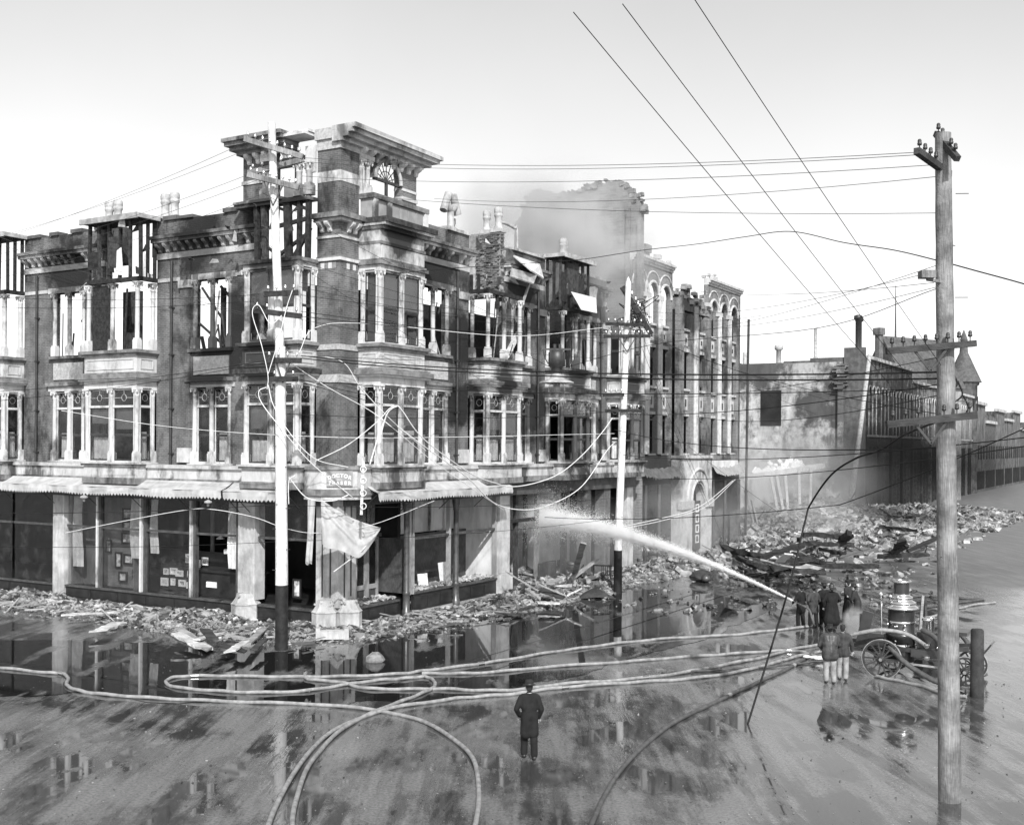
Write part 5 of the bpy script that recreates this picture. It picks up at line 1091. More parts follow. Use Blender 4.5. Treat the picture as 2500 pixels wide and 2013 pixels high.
# ------------------------------------------------------------------ wires
def wire(pts, r, mat, label, group, k=8, name='wire', sag=None):
    if len(pts) == 2:
        p, q = Vector(pts[0]), Vector(pts[1]); s_ = sag if sag is not None else (q - p).length * .012
        ln_ = [p.lerp(q, i / 16) + Vector((0, 0, -4 * s_ * (i / 16) * (1 - i / 16))) for i in range(17)]
    else: ln_ = smoothline(pts, k)
    c = ln_[0]; m = MB(); m.tube([p - c for p in ln_], r, 5, False); return tag(m.build(name, mat, None, c), label, 'wire', group)
def whence(p):
    x = p[0]
    return 'left edge' if x < 0 else 'left white pole' if x < 760 else 'second white pole' if 1400 < x < 1620 else 'right bare pole' if x > 2200 else 'shop front' if x < 1400 else 'burned lot'
D1 = ('dark wire strung across the street from pole to pole', 'wires across the street')
for a_, b_, r in (((735, 868, 41), (2300, 908, 24), .02), ((735, 874, 41), (2300, 924, 24), .02), ((700, 925, 41), (2300, 948, 24), .011), ((1440, 1002, 57), (2310, 935, 24), .013), ((1500, 1048, 56), (2290, 1092, 24), .014), ((1520, 1110, 56), (2720, 1042, 22), .013), ((1550, 1165, 56), (2740, 1052, 23), .013), ((1330, 1262, 45), (2050, 1232, 30), .012), ((1700, 1015, 58), (2290, 965, 24), .011), ((2050, 1232, 30), (2740, 930, 21), .013),
                 ((700, 1010, 41), (1500, 1004, 57), .012), ((-150, 1250, 36), (690, 1230, 41), .012), ((690, 1232, 41), (1500, 1215, 55), .01), ((-150, 1330, 36), (700, 1320, 42), .009), ((700, 1320, 42), (1520, 1262, 56), .01), ((735, 772, 41), (1480, 812, 57), .014), ((735, 760, 41), (1476, 824, 57), .012), ((730, 930, 41), (1120, 1022, 52), .012), ((726, 924, 41), (1115, 997, 52), .012), ((735, 720, 41), (1570, 792, 57), .01), ((735, 690, 41), (1476, 790, 57), .008), ((730, 700, 41), (1480, 820, 57), .008), ((740, 640, 41), (1480, 838, 57), .008), ((735, 780, 41), (1475, 875, 57), .008), ((600, 560, 41), (1300, 1000, 46), .007), ((640, 470, 41), (1250, 790, 46), .008), ((620, 720, 41), (-100, 720, 48), .009), ((620, 735, 41), (-100, 745, 48), .009), ((650, 880, 41), (-100, 960, 48), .011), ((650, 884, 41), (-100, 985, 48), .011), ((1590, 820, 57), (2290, 1010, 24), .009), ((1585, 825, 57), (2100, 1000, 60), .009), ((1590, 815, 57), (1990, 1010, 70), .009), ((1520, 965, 57), (2300, 870, 24), .009), ((1568, 1000, 57), (1900, 1250, 60), .008), ((1570, 820, 57), (1760, 1300, 75), .009), ((1560, 830, 57), (1720, 1220, 70), .009)):
    wire([pt(*a_), pt(*b_)], r, 'wire_dark', 'W1|%s|%s' % (whence(a_), whence(b_)), D1[1])['rank'] = float(b_[1] + a_[1])
D2 = ('faint thin wire crossing the pale sky', 'thin wires in the sky')
for a_, b_ in (((740, 385, 41), (2240, 372, 24)), ((735, 395, 41), (2245, 378, 24)), ((738, 430, 41), (2290, 402, 24)), ((730, 460, 41), (2300, 520, 24)), ((1060, 485, 46), (2300, 430, 24)), ((1590, 690, 58), (2280, 690, 24)), ((1590, 760, 58), (2260, 668, 24)), ((1590, 800, 58), (2290, 700, 24)), ((1560, 820, 58), (2310, 640, 24)), ((-100, 640, 60), (610, 425, 41)), ((-100, 610, 60), (605, 345, 41)), ((-100, 600, 60), (640, 350, 41)), ((-100, 660, 60), (640, 435, 41)), ((-100, 700, 60), (690, 455, 41)), ((1610, 780, 58), (1860, 770, 45)), ((-100, 540, 50), (620, 770, 41)), ((-100, 560, 50), (625, 775, 41))):
    wire([pt(*a_), pt(*b_)], .0075, 'wire_thin', 'W2|%s|%s' % (whence(a_), whence(b_)), D2[1])['rank'] = float(b_[1] + a_[1])
D3 = ('straight dark wire slanting down through the sky to the right hand pole', 'slanting wires in the sky')
for a_, b_ in (((1400, 30, 13), (2170, 935, 24)), ((1520, 10, 13), (2240, 945, 24)), ((1690, -10, 13), (2300, 895, 24))): wire([pt(*a_), pt(*b_)], .006, 'wire_dark', *D3, sag=.05)
wire([pt(960, 668, 44), pt(1100, 655, 48), pt(1180, 650, 50), pt(1330, 640, 53), pt(1430, 632, 53), pt(1560, 612, 50), pt(1700, 596, 46), pt(1820, 578, 42), pt(1930, 565, 38), pt(2060, 592, 34), pt(2180, 610, 30), pt(2290, 636, 26), pt(2380, 660, 24), pt(2540, 705, 23), pt(2720, 770, 22)], .016, 'wire_dark', 'long slack dark cable looping through the sky over the ruins to the right pole', None)
wire([pt(1826, 1708, 30.5) * Vector((1, 1, 0)) + Vector((0, 0, .0)), pt(1880, 1590, 31.5), pt(1930, 1420, 33), pt(1966, 1270, 34), pt(1980, 1228, 34), pt(2030, 1158, 33), pt(2090, 1118, 32), pt(2150, 1098, 31), pt(2210, 1060, 29), pt(2300, 1024, 24.3)], .03, 'wire_dark', 'thick broken cable hanging from the right pole down to the wet street', None, name='broken_cable')
wire([pt(1359, 903, 40), pt(1250, 860, 41), pt(1100, 880, 41), pt(734, 868, 41)], .01, 'wire_dark', 'thin wire from the left pole carrying the arc lamp', None)
wire([pt(1359, 903, 40), pt(1600, 840, 36), pt(2000, 800, 30), pt(2300, 700, 24)], .01, 'wire_dark', 'thin wire from the arc lamp up to the right pole', None)
W1 = ('white cut wire hanging in a loose curve before the building', 'loose white wires')
for pts_, r in (([(1495, 1020, 57), (1470, 1055, 56), (1419, 1113, 54), (1354, 1162, 52), (1263, 1187, 50), (1200, 1176, 48), (1141, 1150, 46), (1034, 1071, 43), (982, 1002, 42), (968, 992, 42), (945, 1010, 42), (930, 1060, 42)], .022), ([(1500, 1080, 57), (1480, 1102, 56), (1419, 1188, 54), (1341, 1232, 52), (1276, 1244, 50), (1206, 1227, 48), (1141, 1165, 46), (1030, 1085, 43), (970, 1040, 42)], .022),
                 ([(1520, 1285, 57), (1600, 1268, 62), (1680, 1248, 68), (1730, 1222, 72), (1790, 1172, 82)], .025), ([(1520, 1290, 57), (1610, 1272, 62), (1690, 1250, 68), (1735, 1228, 72), (1795, 1170, 82)], .02),
                 ([(688, 770, 40.7), (660, 790, 40.6), (632, 745, 40.6), (616, 765, 40.6), (638, 840, 40.5), (654, 915, 40.5), (652, 950, 40.5)], .016), ([(714, 708, 40.6), (700, 750, 40.6), (680, 830, 40.5), (655, 912, 40.5)], .016), ([(650, 945, 40.5), (632, 955, 40.5), (640, 985, 40.5), (690, 1050, 40.4), (760, 1130, 41), (850, 1205, 42), (866, 1218, 42.5)], .018), ([(655, 940, 40.5), (668, 990, 40.4), (710, 1060, 40.5), (770, 1120, 41), (850, 1140, 42)], .018),
                 ([(150, 1002, 48), (400, 1040, 46), (690, 1062, 43), (1000, 1068, 44), (1500, 1058, 56)], .012), ([(700, 880, 41), (800, 945, 42), (900, 1000, 43), (960, 1045, 43), (1050, 1120, 45), (1150, 1190, 47), (1230, 1245, 50)], .014), ([(705, 865, 41), (830, 880, 42), (880, 945, 42.5), (950, 1020, 43), (1040, 1100, 45)], .014), ([(730, 860, 41), (770, 800, 42), (900, 790, 44), (1250, 820, 50), (1470, 800, 56)], .014),
                 ([(770, 1125, 42), (850, 1085, 42), (920, 1030, 42), (950, 998, 42), (968, 990, 42)], .018), ([(720, 1160, 41), (705, 1175, 41), (705, 1230, 41)], .016), ([(705, 1165, 41), (750, 1215, 41.5), (810, 1222, 42), (850, 1208, 42.5)], .022), ([(160, 1300, 44), (300, 1272, 43), (450, 1245, 42), (520, 1243, 42), (620, 1262, 42), (700, 1290, 42), (780, 1300, 43), (910, 1280, 44), (1060, 1222, 47)], .012)):
    if r: wire([pt(*p) for p in pts_], r, 'wire_white', *W1)
# swinging wooden bar with rope by the corner
WB = thing('hanging_bar', 'perforated pale bar hanging on white rope loops before the corner sign', 'bar', pt(884, 1190, 42.3)); m = MB()
m.beam(pt(888, 1115, 42.3) - WB.location, pt(882, 1256, 42.3) - WB.location, .1, .04, (0, 1, 0)); m.build('bar', 'pole_white', WB)
for y in (1145, 1172, 1203, 1235): m = MB(); m.ring(pt(887, y, 42.2) - WB.location, (0, 1, 0), .11, .018, 14, 5); m.build('rope_loop', 'wire_white', WB)
m = MB(); m.tube([pt(903, 1133, 42.3) - WB.location, pt(925, 1060, 42.2) - WB.location, pt(946, 1010, 42.1) - WB.location], .03, 6); m.build('rope', 'wire_white', WB)
# pulleys of the old street lamp line
for px, py in ((508, 1227), (205, 1215)):
    t = thing('line_pulley', 'small round pulley on the thin wire before the left awning' if px > 300 else 'small pulley hanging at the far left edge of the awning', 'pulley', pt(px, py, 43)); m = MB(); m.lathe([(.02, .12), (.14, .06), (.15, 0), (.05, -.02), (.05, -.12), (.01, -.14)], 14); m.build('wheel', 'tin', t)
# ------------------------------------------------------------------ rubble
def chips(name, mat, n, fn, smin, smax, flat=.55, label=None, cat=None):
    m = MB()
    for i in range(n):
        r = fn()
        if r is None: continue
        p, sc_ = r; e = (smin + (smax - smin) * random.random() ** 2.5) * sc_
        m.mbox(Matrix.Translation(p) @ Matrix.Rotation(R_(0, 6.28), 4, 'Z') @ Matrix.Rotation(R_(-1.0, 1.0), 4, (1, R_(-1, 1), 0)), e * R_(.9, 2.3), e * R_(.6, 1.2), e * flat * R_(.6, 1.6))
    o = m.build(name, mat); tag(o, label, cat, kind='stuff'); return o
def bump(x, y, cx, cy, rx, ry, h):
    d = ((x - cx) / rx) ** 2 + ((y - cy) / ry) ** 2; return h * max(0, 1 - d) ** 1.2
def lot_h(a, b):
    h = 0
    for cx, cy, rx, ry, hh in ((58, -1, 11, 6.5, 1.9), (70, 0, 14, 8, 2.5), (80, -3, 10, 6, 1.5), (50, -5, 9, 4, .9), (42, -5.5, 10, 3, .55), (62, -7, 9, 3, .9), (76, -8, 12, 4, 1.0), (88, -5, 12, 7, 1.2), (34, -4.5, 9, 2.6, .45), (98, -6, 14, 7, .8), (60, 6, 14, 8, 1.5), (92, -11, 13, 4.5, .9), (79, -12, 9, 3.5, .5), (66, -10.5, 8, 3, .5)): h = max(h, bump(a, b, cx, cy, rx, ry, hh))
    return h + .12 * math.sin(a * 1.7 + b) * math.sin(b * 1.3 - a * .4) * (h > .1)
q = MB(); NA, NB = 110, 56
q.sheet([[(lambda a, b: (a, b, lot_h(a, b) - .05 + (R_(-.06, .06) if lot_h(a, b) > .1 else 0)))(24 + 90 * i / NA, -16 + 31 * j / NB) for j in range(NB + 1)] for i in range(NA + 1)], False)
o = q.build('rubble_heap', 'rubble', None, (CORNER.x, CORNER.y, 0), BANG); tag(o, 'heap of broken brick and plaster filling the burned lot', 'rubble', kind='stuff')
def lotpt(lo_=.12):
    def f():
        a = 26 + 82 * random.random() ** 1.4; b = R_(-15.5, 10); h = lot_h(a, b)
        if h < lo_ and R_(0, 1) > .06: return None
        return bw(a, b, h + R_(-.02, .1)), 1.0
    return f
chips('loose_rubble', 'chip_pale', 9500, lotpt(), .06, .6, label='pale broken bricks and plaster lumps strewn over the burned lot', cat='rubble')
chips('loose_rubble', 'chip', 8000, lotpt(), .06, .7, label='grey broken bricks strewn over the burned lot', cat='rubble')
chips('charred_rubble', 'chip_dark', 5000, lotpt(), .06, .7, label='charred wood scraps strewn over the burned lot', cat='rubble')
def mound(name, a0, a1, b0, b1, heaps, na, nb, label):
    q = MB(); q.sheet([[(lambda a, b, h: (a, b, (h * .75 + R_(-.05, .07) * (h > .03)) - (.03 if h <= .03 else 0)))(a0 + (a1 - a0) * i / na, b0 + (b1 - b0) * j / nb, max([0] + [bump(a0 + (a1 - a0) * i / na, b0 + (b1 - b0) * j / nb, *hh) for hh in heaps])) for j in range(nb + 1)] for i in range(na + 1)], False)
    tag(q.build(name, 'rubble', None, (CORNER.x, CORNER.y, 0), BANG), label, 'debris', kind='stuff')
def strip(a0, a1, b0, b1, heaps, along='R'):
    def f():
        a, b = R_(a0, a1), R_(b0, b1); h = max([0] + [bump(a, b, *hh) for hh in heaps])
        if h < .02 and R_(0, 1) > .12: return None
        return bw(a, b, h * R_(.3, 1.05) + .01), .6 + min(1, h * 2)
    return f
HL = [(-1.6, 1.5, 2.3, 2.6, .32), (-2.0, 5.6, 2.2, 2.6, .5), (-1.8, 9.2, 2.0, 2.6, .3), (-1.6, 13, 1.8, 2.6, .28), (-1.5, 17.5, 2.0, 3.4, .4), (-2.4, 7.2, 1.7, 2.2, .5), (-1.5, 22, 1.9, 3, .35), (-.9, -.9, 1.6, 1.6, .28)]
HR = [(2.4, -1.4, 3, 1.7, .2), (6.2, -1.6, 3.2, 1.9, .16), (9.6, -2.2, 2.8, 2.1, .3), (12.8, -2.0, 2.6, 2.3, .42), (15.8, -2.2, 3, 2.6, .75), (19.5, -2.0, 3.4, 2.2, .5), (24, -2.4, 4, 2.2, .45), (29, -2.6, 4, 2.6, .55), (17, 1.5, 4, 2.5, .7)]
mound('debris_heap', -4.3, -.05, -2.6, 25, HL, 34, 190, 'low heap of broken brick and plaster before the left hand shops'); mound('debris_heap', -.4, 33, -4.7, 3, HR, 200, 50, 'low heap of broken brick and plaster before the right hand shops')
chips('street_debris', 'chip', 7000, strip(-4.2, -.1, -2.6, 25, HL), .02, .2, label='broken brick, plaster and glass along the left hand pavement', cat='debris'); chips('street_debris', 'chip_pale', 3000, strip(-4.2, -.1, -2.6, 25, HL), .02, .22, label='pale plaster chips along the left hand pavement', cat='debris')
chips('street_debris', 'chip_dark', 4500, strip(-4.2, -.1, -2.6, 25, HL), .02, .26, label='charred scraps along the left hand pavement', cat='debris')
chips('street_debris', 'chip', 8000, strip(-.4, 33, -4.6, 3, HR), .02, .24, label='broken brick, plaster and glass along the right hand pavement', cat='debris'); chips('street_debris', 'chip_pale', 3000, strip(-.4, 33, -4.6, 3, HR), .03, .2, label='pale plaster chips along the right hand pavement', cat='debris')
chips('street_debris', 'chip_dark', 6000, strip(-.4, 33, -4.6, 3, HR), .02, .3, label='charred scraps along the right hand pavement', cat='debris')
def shelf():
    u = R_(1.0, 12.2); return (bw(u, R_(.05, 1.2), (.82 if u < 4.2 else .98) + R_(0, .08)), 1.0) if not 4.1 < u < 5.2 else None
chips('window_debris', 'chip_pale', 1100, shelf, .03, .16, label='broken glass and plaster lying on the floors of the right hand show windows', cat='debris')
def floaters():
    p = gp(R_(1380, 1900), R_(1425, 1500)); return (p + Vector((0, 0, .03)), 1) if R_(0, 1) < .4 else None
chips('street_debris', 'chip_dark', 260, floaters, .05, .3, label='scattered lumps and bricks lying in the shallow water', cat='debris')
chips('street_debris', 'chip_dark', 90, lambda: (gp(R_(1950, 2290), R_(1385, 1480)) + Vector((0, 0, .05)), 1), .08, .3, label='scattered dark bricks on the open street behind the men', cat='debris')
# bigger pieces of wreckage, one by one
def plank(p, q, w, t, mat, label, group=None, name='broken_plank', bend=0):
    p, q = Vector(p), Vector(q); c = p.lerp(q, .5); m = MB(); n = 9; L = []
    d = (q - p); s_ = Vector((-d.y, d.x, 0)); s_ = s_.normalized() * w / 2 if s_.length > .01 else Vector((w / 2, 0, 0)); up = d.cross(s_).normalized() * t / 2
    if up.z < 0: up = -up
    rows = [[], [], [], []]
    pts = []
    for i in range(n + 1):
        k = i / n; x = p.lerp(q, k) - c + Vector((0, 0, bend * 4 * k * (1 - k))); j = R_(.85, 1.05); e = R_(-.05, .05) if 0 < i < n else R_(-.2, .2)
        pts.append([x - s_ * j - up + d.normalized() * e, x + s_ * j - up - d.normalized() * e, x + s_ * j + up - d.normalized() * e, x - s_ * j + up + d.normalized() * e])
    rg = .16 if 'charred' in mat else .05
    vs_ = [v + Vector((R_(-1, 1), R_(-1, 1), R_(-1, 1))) * rg * w for r in pts for v in r]; fs = [(4 * i + a, 4 * i + (a + 1) % 4, 4 * i + 4 + (a + 1) % 4, 4 * i + 4 + a) for i in range(n) for a in range(4)] + [(0, 3, 2, 1), (4 * n, 4 * n + 1, 4 * n + 2, 4 * n + 3)]
    m._add(vs_, fs); return tag(m.build(name, mat, None, c), label, 'plank' if 'plank' in name else 'wreckage', group)
GL = ('weathered plank lying in the debris before the left hand shops', 'planks before the left shops')
for a_, b_, w, mt in (((325, 1477), (430, 1500), .35, 'wood_pale'), ((330, 1482), (400, 1508), .25, 'wood'), ((430, 1545), (500, 1582), .5, 'wood_pale'), ((436, 1534), (512, 1584), .4, 'wood'), ((480, 1560), (540, 1545), .3, 'wood_pale'), ((560, 1590), (600, 1565), .3, 'wood_pale'), ((600, 1575), (654, 1524), .3, 'wood'), ((500, 1535), (520, 1560), .4, 'wood_dark'), ((156, 1500), (285, 1493), .35, 'wood_pale'), ((240, 1540), (290, 1520), .6, 'wood_pale'), ((100, 1462), (200, 1470), .6, 'wood_pale'), ((545, 1548), (600, 1560), .3, 'wood'), ((540, 1575), (600, 1590), .35, 'wood_dark'), ((620, 1585), (645, 1560), .25, 'wood_dark')):
    p, q_ = gp(*a_, R_(.25, .5)), gp(*b_, R_(.15, .5)); plank(p, q_, w, .06, mt, *GL)
GR = ('splintered board in the heap before the wrecked right hand shop', 'boards before the wrecked shop')
for a_, b_, za, zb, w, mt in (((1365, 1435), (1455, 1367), .3, 1.6, .35, 'wood'), ((1400, 1410), (1424, 1325), .6, 2.9, .3, 'wood'), ((1318, 1440), (1375, 1458), .7, .5, .6, 'wood_dark'), ((1325, 1430), (1385, 1455), 1.0, .5, .2, 'wood'), ((1390, 1450), (1412, 1440), .6, .8, .3, 'wood_pale'), ((1310, 1470), (1370, 1472), .3, .3, .5, 'wood_pale'), ((1290, 1440), (1320, 1462), .7, .4, .2, 'wood'), ((1368, 1430), (1395, 1428), .8, .8, .4, 'wood_pale'), ((1240, 1398), (1315, 1442), 1.3, .5, .06, 'wood'), ((1425, 1385), (1400, 1425), 1.2, .4, .3, 'wood_dark'), ((1360, 1415), (1340, 1425), .9, .9, .4, 'wood'), ((1300, 1480), (1260, 1490), .15, .1, .3, 'wood_dark'), ((1180, 1500), (1110, 1502), .1, .1, .5, 'wood_pale'), ((1080, 1484), (1135, 1482), .12, .12, .8, 'wood_pale')):
    plank(gp(*a_, za), gp(*b_, zb), w, .07, mt, *GR)
GB = ('charred roof timber lying on the rubble of the burned lot', 'charred timbers on the rubble')
for a_, b_, za, zb, w, t, bd in (((1768, 1335), (1860, 1355), 1.9, 1.0, .6, .2, -.1), ((1850, 1362), (1960, 1330), 1.1, 1.3, .4, .25, 0), ((1815, 1365), (1925, 1390), 1.3, .7, .7, .2, -.2), ((1830, 1378), (2005, 1395), .6, .5, .5, .25, -.1), ((1900, 1390), (2010, 1384), .5, .6, .4, .3, 0), ((1925, 1380), (2140, 1382), .5, .4, .35, .3, 0), ((1960, 1305), (2050, 1312), 1.5, 1.3, .35, .3, .1), ((1960, 1325), (2080, 1330), 1.1, 1.0, .35, .25, 0), ((2050, 1320), (2075, 1300), 1.0, 1.9, .35, .3, 0), ((2058, 1322), (2078, 1308), 1.0, 1.6, .3, .25, 0), ((2150, 1285), (2240, 1295), 1.1, 1.0, .4, .25, 0), ((2185, 1350), (2203, 1318), .6, 1.7, .5, .2, 0), ((2178, 1352), (2215, 1330), .6, 1.3, .5, .2, 0), ((2150, 1357), (2260, 1354), .5, .5, .4, .25, 0), ((1735, 1360), (1830, 1352), .5, .7, .35, .2, 0), ((2215, 1345), (2290, 1312), .5, .7, .25, .2, 0), ((1870, 1372), (1990, 1362), .9, 1.0, .3, .2, 0), ((1940, 1350), (2010, 1372), 1.2, .7, .3, .2, 0), ((1790, 1352), (1850, 1385), 1.1, .6, .3, .2, 0), ((2000, 1340), (2060, 1350), .9, .9, .3, .2, 0)):
    plank(gp(*a_, za), gp(*b_, zb), w, t, 'charred', *GB, name='charred_timber', bend=bd)
plank(gp(1820, 1360, 1.3), gp(2000, 1388, .8), 1.6, .12, 'charred_grey', 'long bent sheet of charred roofing lying over the rubble', None, 'roof_sheet', -.3); plank(gp(1843, 1362, 1.75), gp(1990, 1382, 1.15), 1.2, .06, 'tin', 'pale warped metal sheet resting on charred roofing in the rubble', None, 'metal_sheet', -.2)
plank(gp(1905, 1370, 1.6), gp(1925, 1352, 2.3), .5, .05, 'paper', 'small white board sticking up from the charred roofing', None, 'white_board')
plank(gp(1580, 1392, .3), gp(1650, 1362, .5), .4, .1, 'wood', 'two long boards lying beside the stone doorway', None); plank(gp(1585, 1398, .2), gp(1680, 1368, .4), .3, .1, 'wood', 'long board lying nearest the street beside the stone doorway', None)
plank(gp(1275, 1500, .1) , gp(1212, 1497, .2), .5, .08, 'wood_dark', 'dark board at the water edge below the right show window', None)
# heaped keg and boulder in the water, fallen railing, white stone
KG = thing('wrecked_drum', 'crumpled dark drum lying in the shallow water below the hose jet', 'drum', gp(1712, 1420)); m = MB(); m.tube([(-.55, .2, .2), (-.3, .1, .3), (.0, .05, .34), (.3, 0, .34), (.6, 0, .28)], [.16, .3, .36, .34, .2], 12)
m.v = [(x + R_(-.05, .05), y + R_(-.05, .05), z + R_(-.06, .06)) for x, y, z in m.v]; m.sm = [False] * len(m.f); m.build('shell', 'wood_dark', KG); m = MB(); m.lathe([(.04, -.2), (.22, -.14), (.26, 0), (.2, .14), (.03, .22)], 14, (.2, -.35, .24)); m.build('round_end', 'iron_column', KG)
for k in range(5): m = MB(); a_ = Vector((R_(-.8, .6), R_(-.2, .3), .1)); m.beam(a_, a_ + Vector((R_(-.3, .5), .1, R_(.3, .75))), R_(.12, .3), .03); m.build('bent_plate', 'wood_dark', KG)
BL = thing('white_stone', 'large pale stone sitting alone in the water before the corner', 'stone', gp(915, 1615)); m = MB(); m.lathe([(.14, -.1), (.26, .0), (.27, .1), (.22, .22), (.1, .32), (.02, .33)], 9, smooth=False); m.v = [(x + R_(-.03, .03), y + R_(-.03, .03), z + R_(-.03, .03)) for x, y, z in m.v]; o = m.build('lump', 'rubble', BL); o.scale = (1.25, .9, 1)
SB = thing('fallen_block', 'carved stone block lying at the foot of the corner pedestals', 'stone', gp(812, 1558, .1), .1); m = MB(); m.box(-.5, .5, -.2, .2, 0, .32); m.box(-.62, -.45, -.24, .24, -.02, .42); m.box(.45, .62, -.24, .24, -.02, .42); m.build('block', 'pier_stone', SB)
RL = thing('iron_railing', 'small dark iron railing standing crooked in the debris by the second pole', 'railing', gp(1470, 1440), .1); m = MB(); m.beam((-.45, 0, 0), (-.45, 0, 1.3), .06, .06); m.beam((.45, 0, .1), (.45, 0, 1.3), .06, .06); m.build('post', 'iron', RL); m = MB(); m.beam((-.5, 0, 1.3), (.5, 0, 1.27), .05, .07); m.beam((-.05, 0, .8), (.45, 0, .8), .04, .05); m.build('rail', 'iron', RL)
for i in range(5): m = MB(); m.beam((-.02 + i * .1, 0, .8), (-.02 + i * .1, 0, 1.28), .035, .035); m.build('bar', 'iron', RL)
RO = thing('fallen_gable', 'small dark gable shaped roof piece lying at the water edge by the second pole', 'wreckage', gp(1458, 1462), .15); m = MB(); m.poly([(-1.1, 0, .0), (0, 0, .55), (1.0, 0, .0), (0, 0, .1)], (0, .5, .0)); m.build('roof_piece', 'wood_dark', RO)
for k, (px, py) in enumerate(((1608, 1416), (1878, 1480), (1887, 1480), (1795, 1427), (1838, 1430))):
    m = MB(); e = .22 if k else .4
    for i in range(5): m.mbox(Matrix.Translation((R_(-e, e), R_(-e, e) * .6, e * .4)) @ Matrix.Rotation(R_(0, 3), 4, (R_(-1, 1), 1, 1)), e, e * .8, e * .7)
    tag(m.build('masonry_lump', 'rubble' if k in (0, 3, 4) else 'rubble_dark', None, gp(px, py)), ('pale lump of broken masonry at the water edge below the jet' if k in (0, 3, 4) else 'small dark lump lying alone on the wet street left of the men'), 'stone', 'lumps of masonry in the water' if k in (0, 3, 4) else 'dark lumps on the wet street')
# ------------------------------------------------------------------ hose jet: thousands of drops
NZ, IM = pt(1936, 1466, 46.9), pr(1322, 1262, -.3)
def jet():
    t = random.random() ** .75; w = .05 + .95 * t ** 1.6
    p = NZ.lerp(IM, t) + Vector((0, 0, 4 * .55 * t * (1 - t))); k = random.gauss(0, 1) if random.random() < .75 else random.gauss(0, 2.2)
    return p + Vector((random.gauss(0, w * .3), random.gauss(0, w * .3), k * w * .22 - .2 * t * abs(random.gauss(0, w * .5)))), t
def drops(name, n, fn, s0, s1, label):
    m = MB(); vs_ = []; fs_ = []
    for i in range(n):
        p, t = fn(); e = s0 + (s1 - s0) * t; k = len(vs_)
        for d in ((1, 1, 1), (1, -1, -1), (-1, 1, -1), (-1, -1, 1)): vs_.append((p.x + d[0] * e * R_(.6, 1.3), p.y + d[1] * e, p.z + d[2] * e * R_(.6, 1.3)))
        fs_ += [(k, k + 1, k + 2), (k, k + 3, k + 1), (k, k + 2, k + 3), (k + 1, k + 3, k + 2)]
    m._add(vs_, fs_); tag(m.build(name, 'spray'), label, 'water jet', kind='stuff')
drops('water_jet', 150000, jet, .009, .0105, 'white jet of water arching from the hose nozzle into the wrecked shop')
def splash():
    r = abs(random.gauss(0, 1)); d = Vector((random.gauss(0, 1), random.gauss(0, .8), random.gauss(.1, .8))).normalized(); return IM + Vector((-.3, -.4, 0)) + d * r * 1.1, random.random()
drops('water_splash', 24000, splash, .006, .009, 'white spray bursting where the jet strikes the shop front')
def volume(name, c, r, mat, label):
    m = MB(); n = 16; m.lathe([(max(.02, math.sin(math.pi * i / 10)), -math.cos(math.pi * i / 10)) for i in range(11)], 16); o = m.build(name, mat, None, c); o.scale = r; return tag(o, label, 'smoke', kind='stuff')
volume('smoke', pt(1365, 600, 66), (7.5, 4.5, 6.0), 'smoke_white', 'pale smoke drifting in front of the tall ruined wall')
volume('smoke', pt(1890, 1200, 88), (10, 8, 6), 'smoke_low', 'thin smoke hanging over the burned lot')
volume('mist', pr(1400, 1320, 1.0), (4.5, 3, 3.0), 'smoke_low', 'water mist drifting about the wrecked shop front')
volume('smoke', pt(1650, 1280, 70), (5, 4, 4), 'smoke_low', 'thin smoke before the stone doorway')
volume('smoke', pt(2190, 1150, 100), (13, 7, 5.5), 'smoke_black', 'dark smoke hanging before the lower floors of the long arcade building')
def grit():
    p = gp(R_(-60, 2560), 1600 + 440 * random.random() ** 1.5); return p + Vector((0, 0, .01)), 1
chips('street_grit', 'chip_dark', 900, grit, .008, .035, .5, 'small clods, chips and grit scattered over the wet street', 'grit')
chips('street_grit', 'chip', 400, grit, .008, .03, .5, 'small pale chips scattered over the wet street', 'grit')
chips('rubble_blocks', 'rubble', 150, lotpt(.3), .35, 1.1, .7, 'large blocks of fallen brickwork lying in the burned lot', 'rubble')
chips('rubble_blocks', 'rubble_dark', 90, lotpt(.2), .3, .9, .5, 'large charred lumps lying in the burned lot', 'rubble')
def sticks():
    a = 26 + 70 * random.random() ** 1.3; b = R_(-10, 6); h = lot_h(a, b); return bw(a, b, h + .1), a, b
m = MB()
for i in range(260):
    p, _, _ = sticks(); d = Vector((R_(-1, 1), R_(-1, 1), R_(-.1, .45))).normalized() * R_(.6, 2.6); m.beam(p - d * .4, p + d * .6, R_(.06, .2), R_(.04, .14))
tag(m.build('burnt_sticks', 'charred_grey'), 'burnt laths and sticks strewn through the rubble of the lot', 'wood', kind='stuff')
m = MB()
for i in range(170):
    a, b = (R_(-3.9, -.3), R_(-1.5, 22)) if i % 2 else (R_(.5, 30), R_(-3.8, -.4)); d = Vector((R_(-1, 1), R_(-1, 1), R_(-.05, .2))).normalized() * R_(.3, 1.3); p = bw(a, b, .22 if i % 2 else .3); m.beam(p - d * .5, p + d * .5, R_(.03, .12), R_(.02, .06))
tag(m.build('burnt_sticks', 'wood'), 'splinters and laths strewn through the debris along the pavements', 'wood', kind='stuff')
volume('smoke', pt(1255, 540, 69), (8, 4, 4.5), 'smoke_thin', 'thin smoke trailing away to the left of the tall ruined wall')
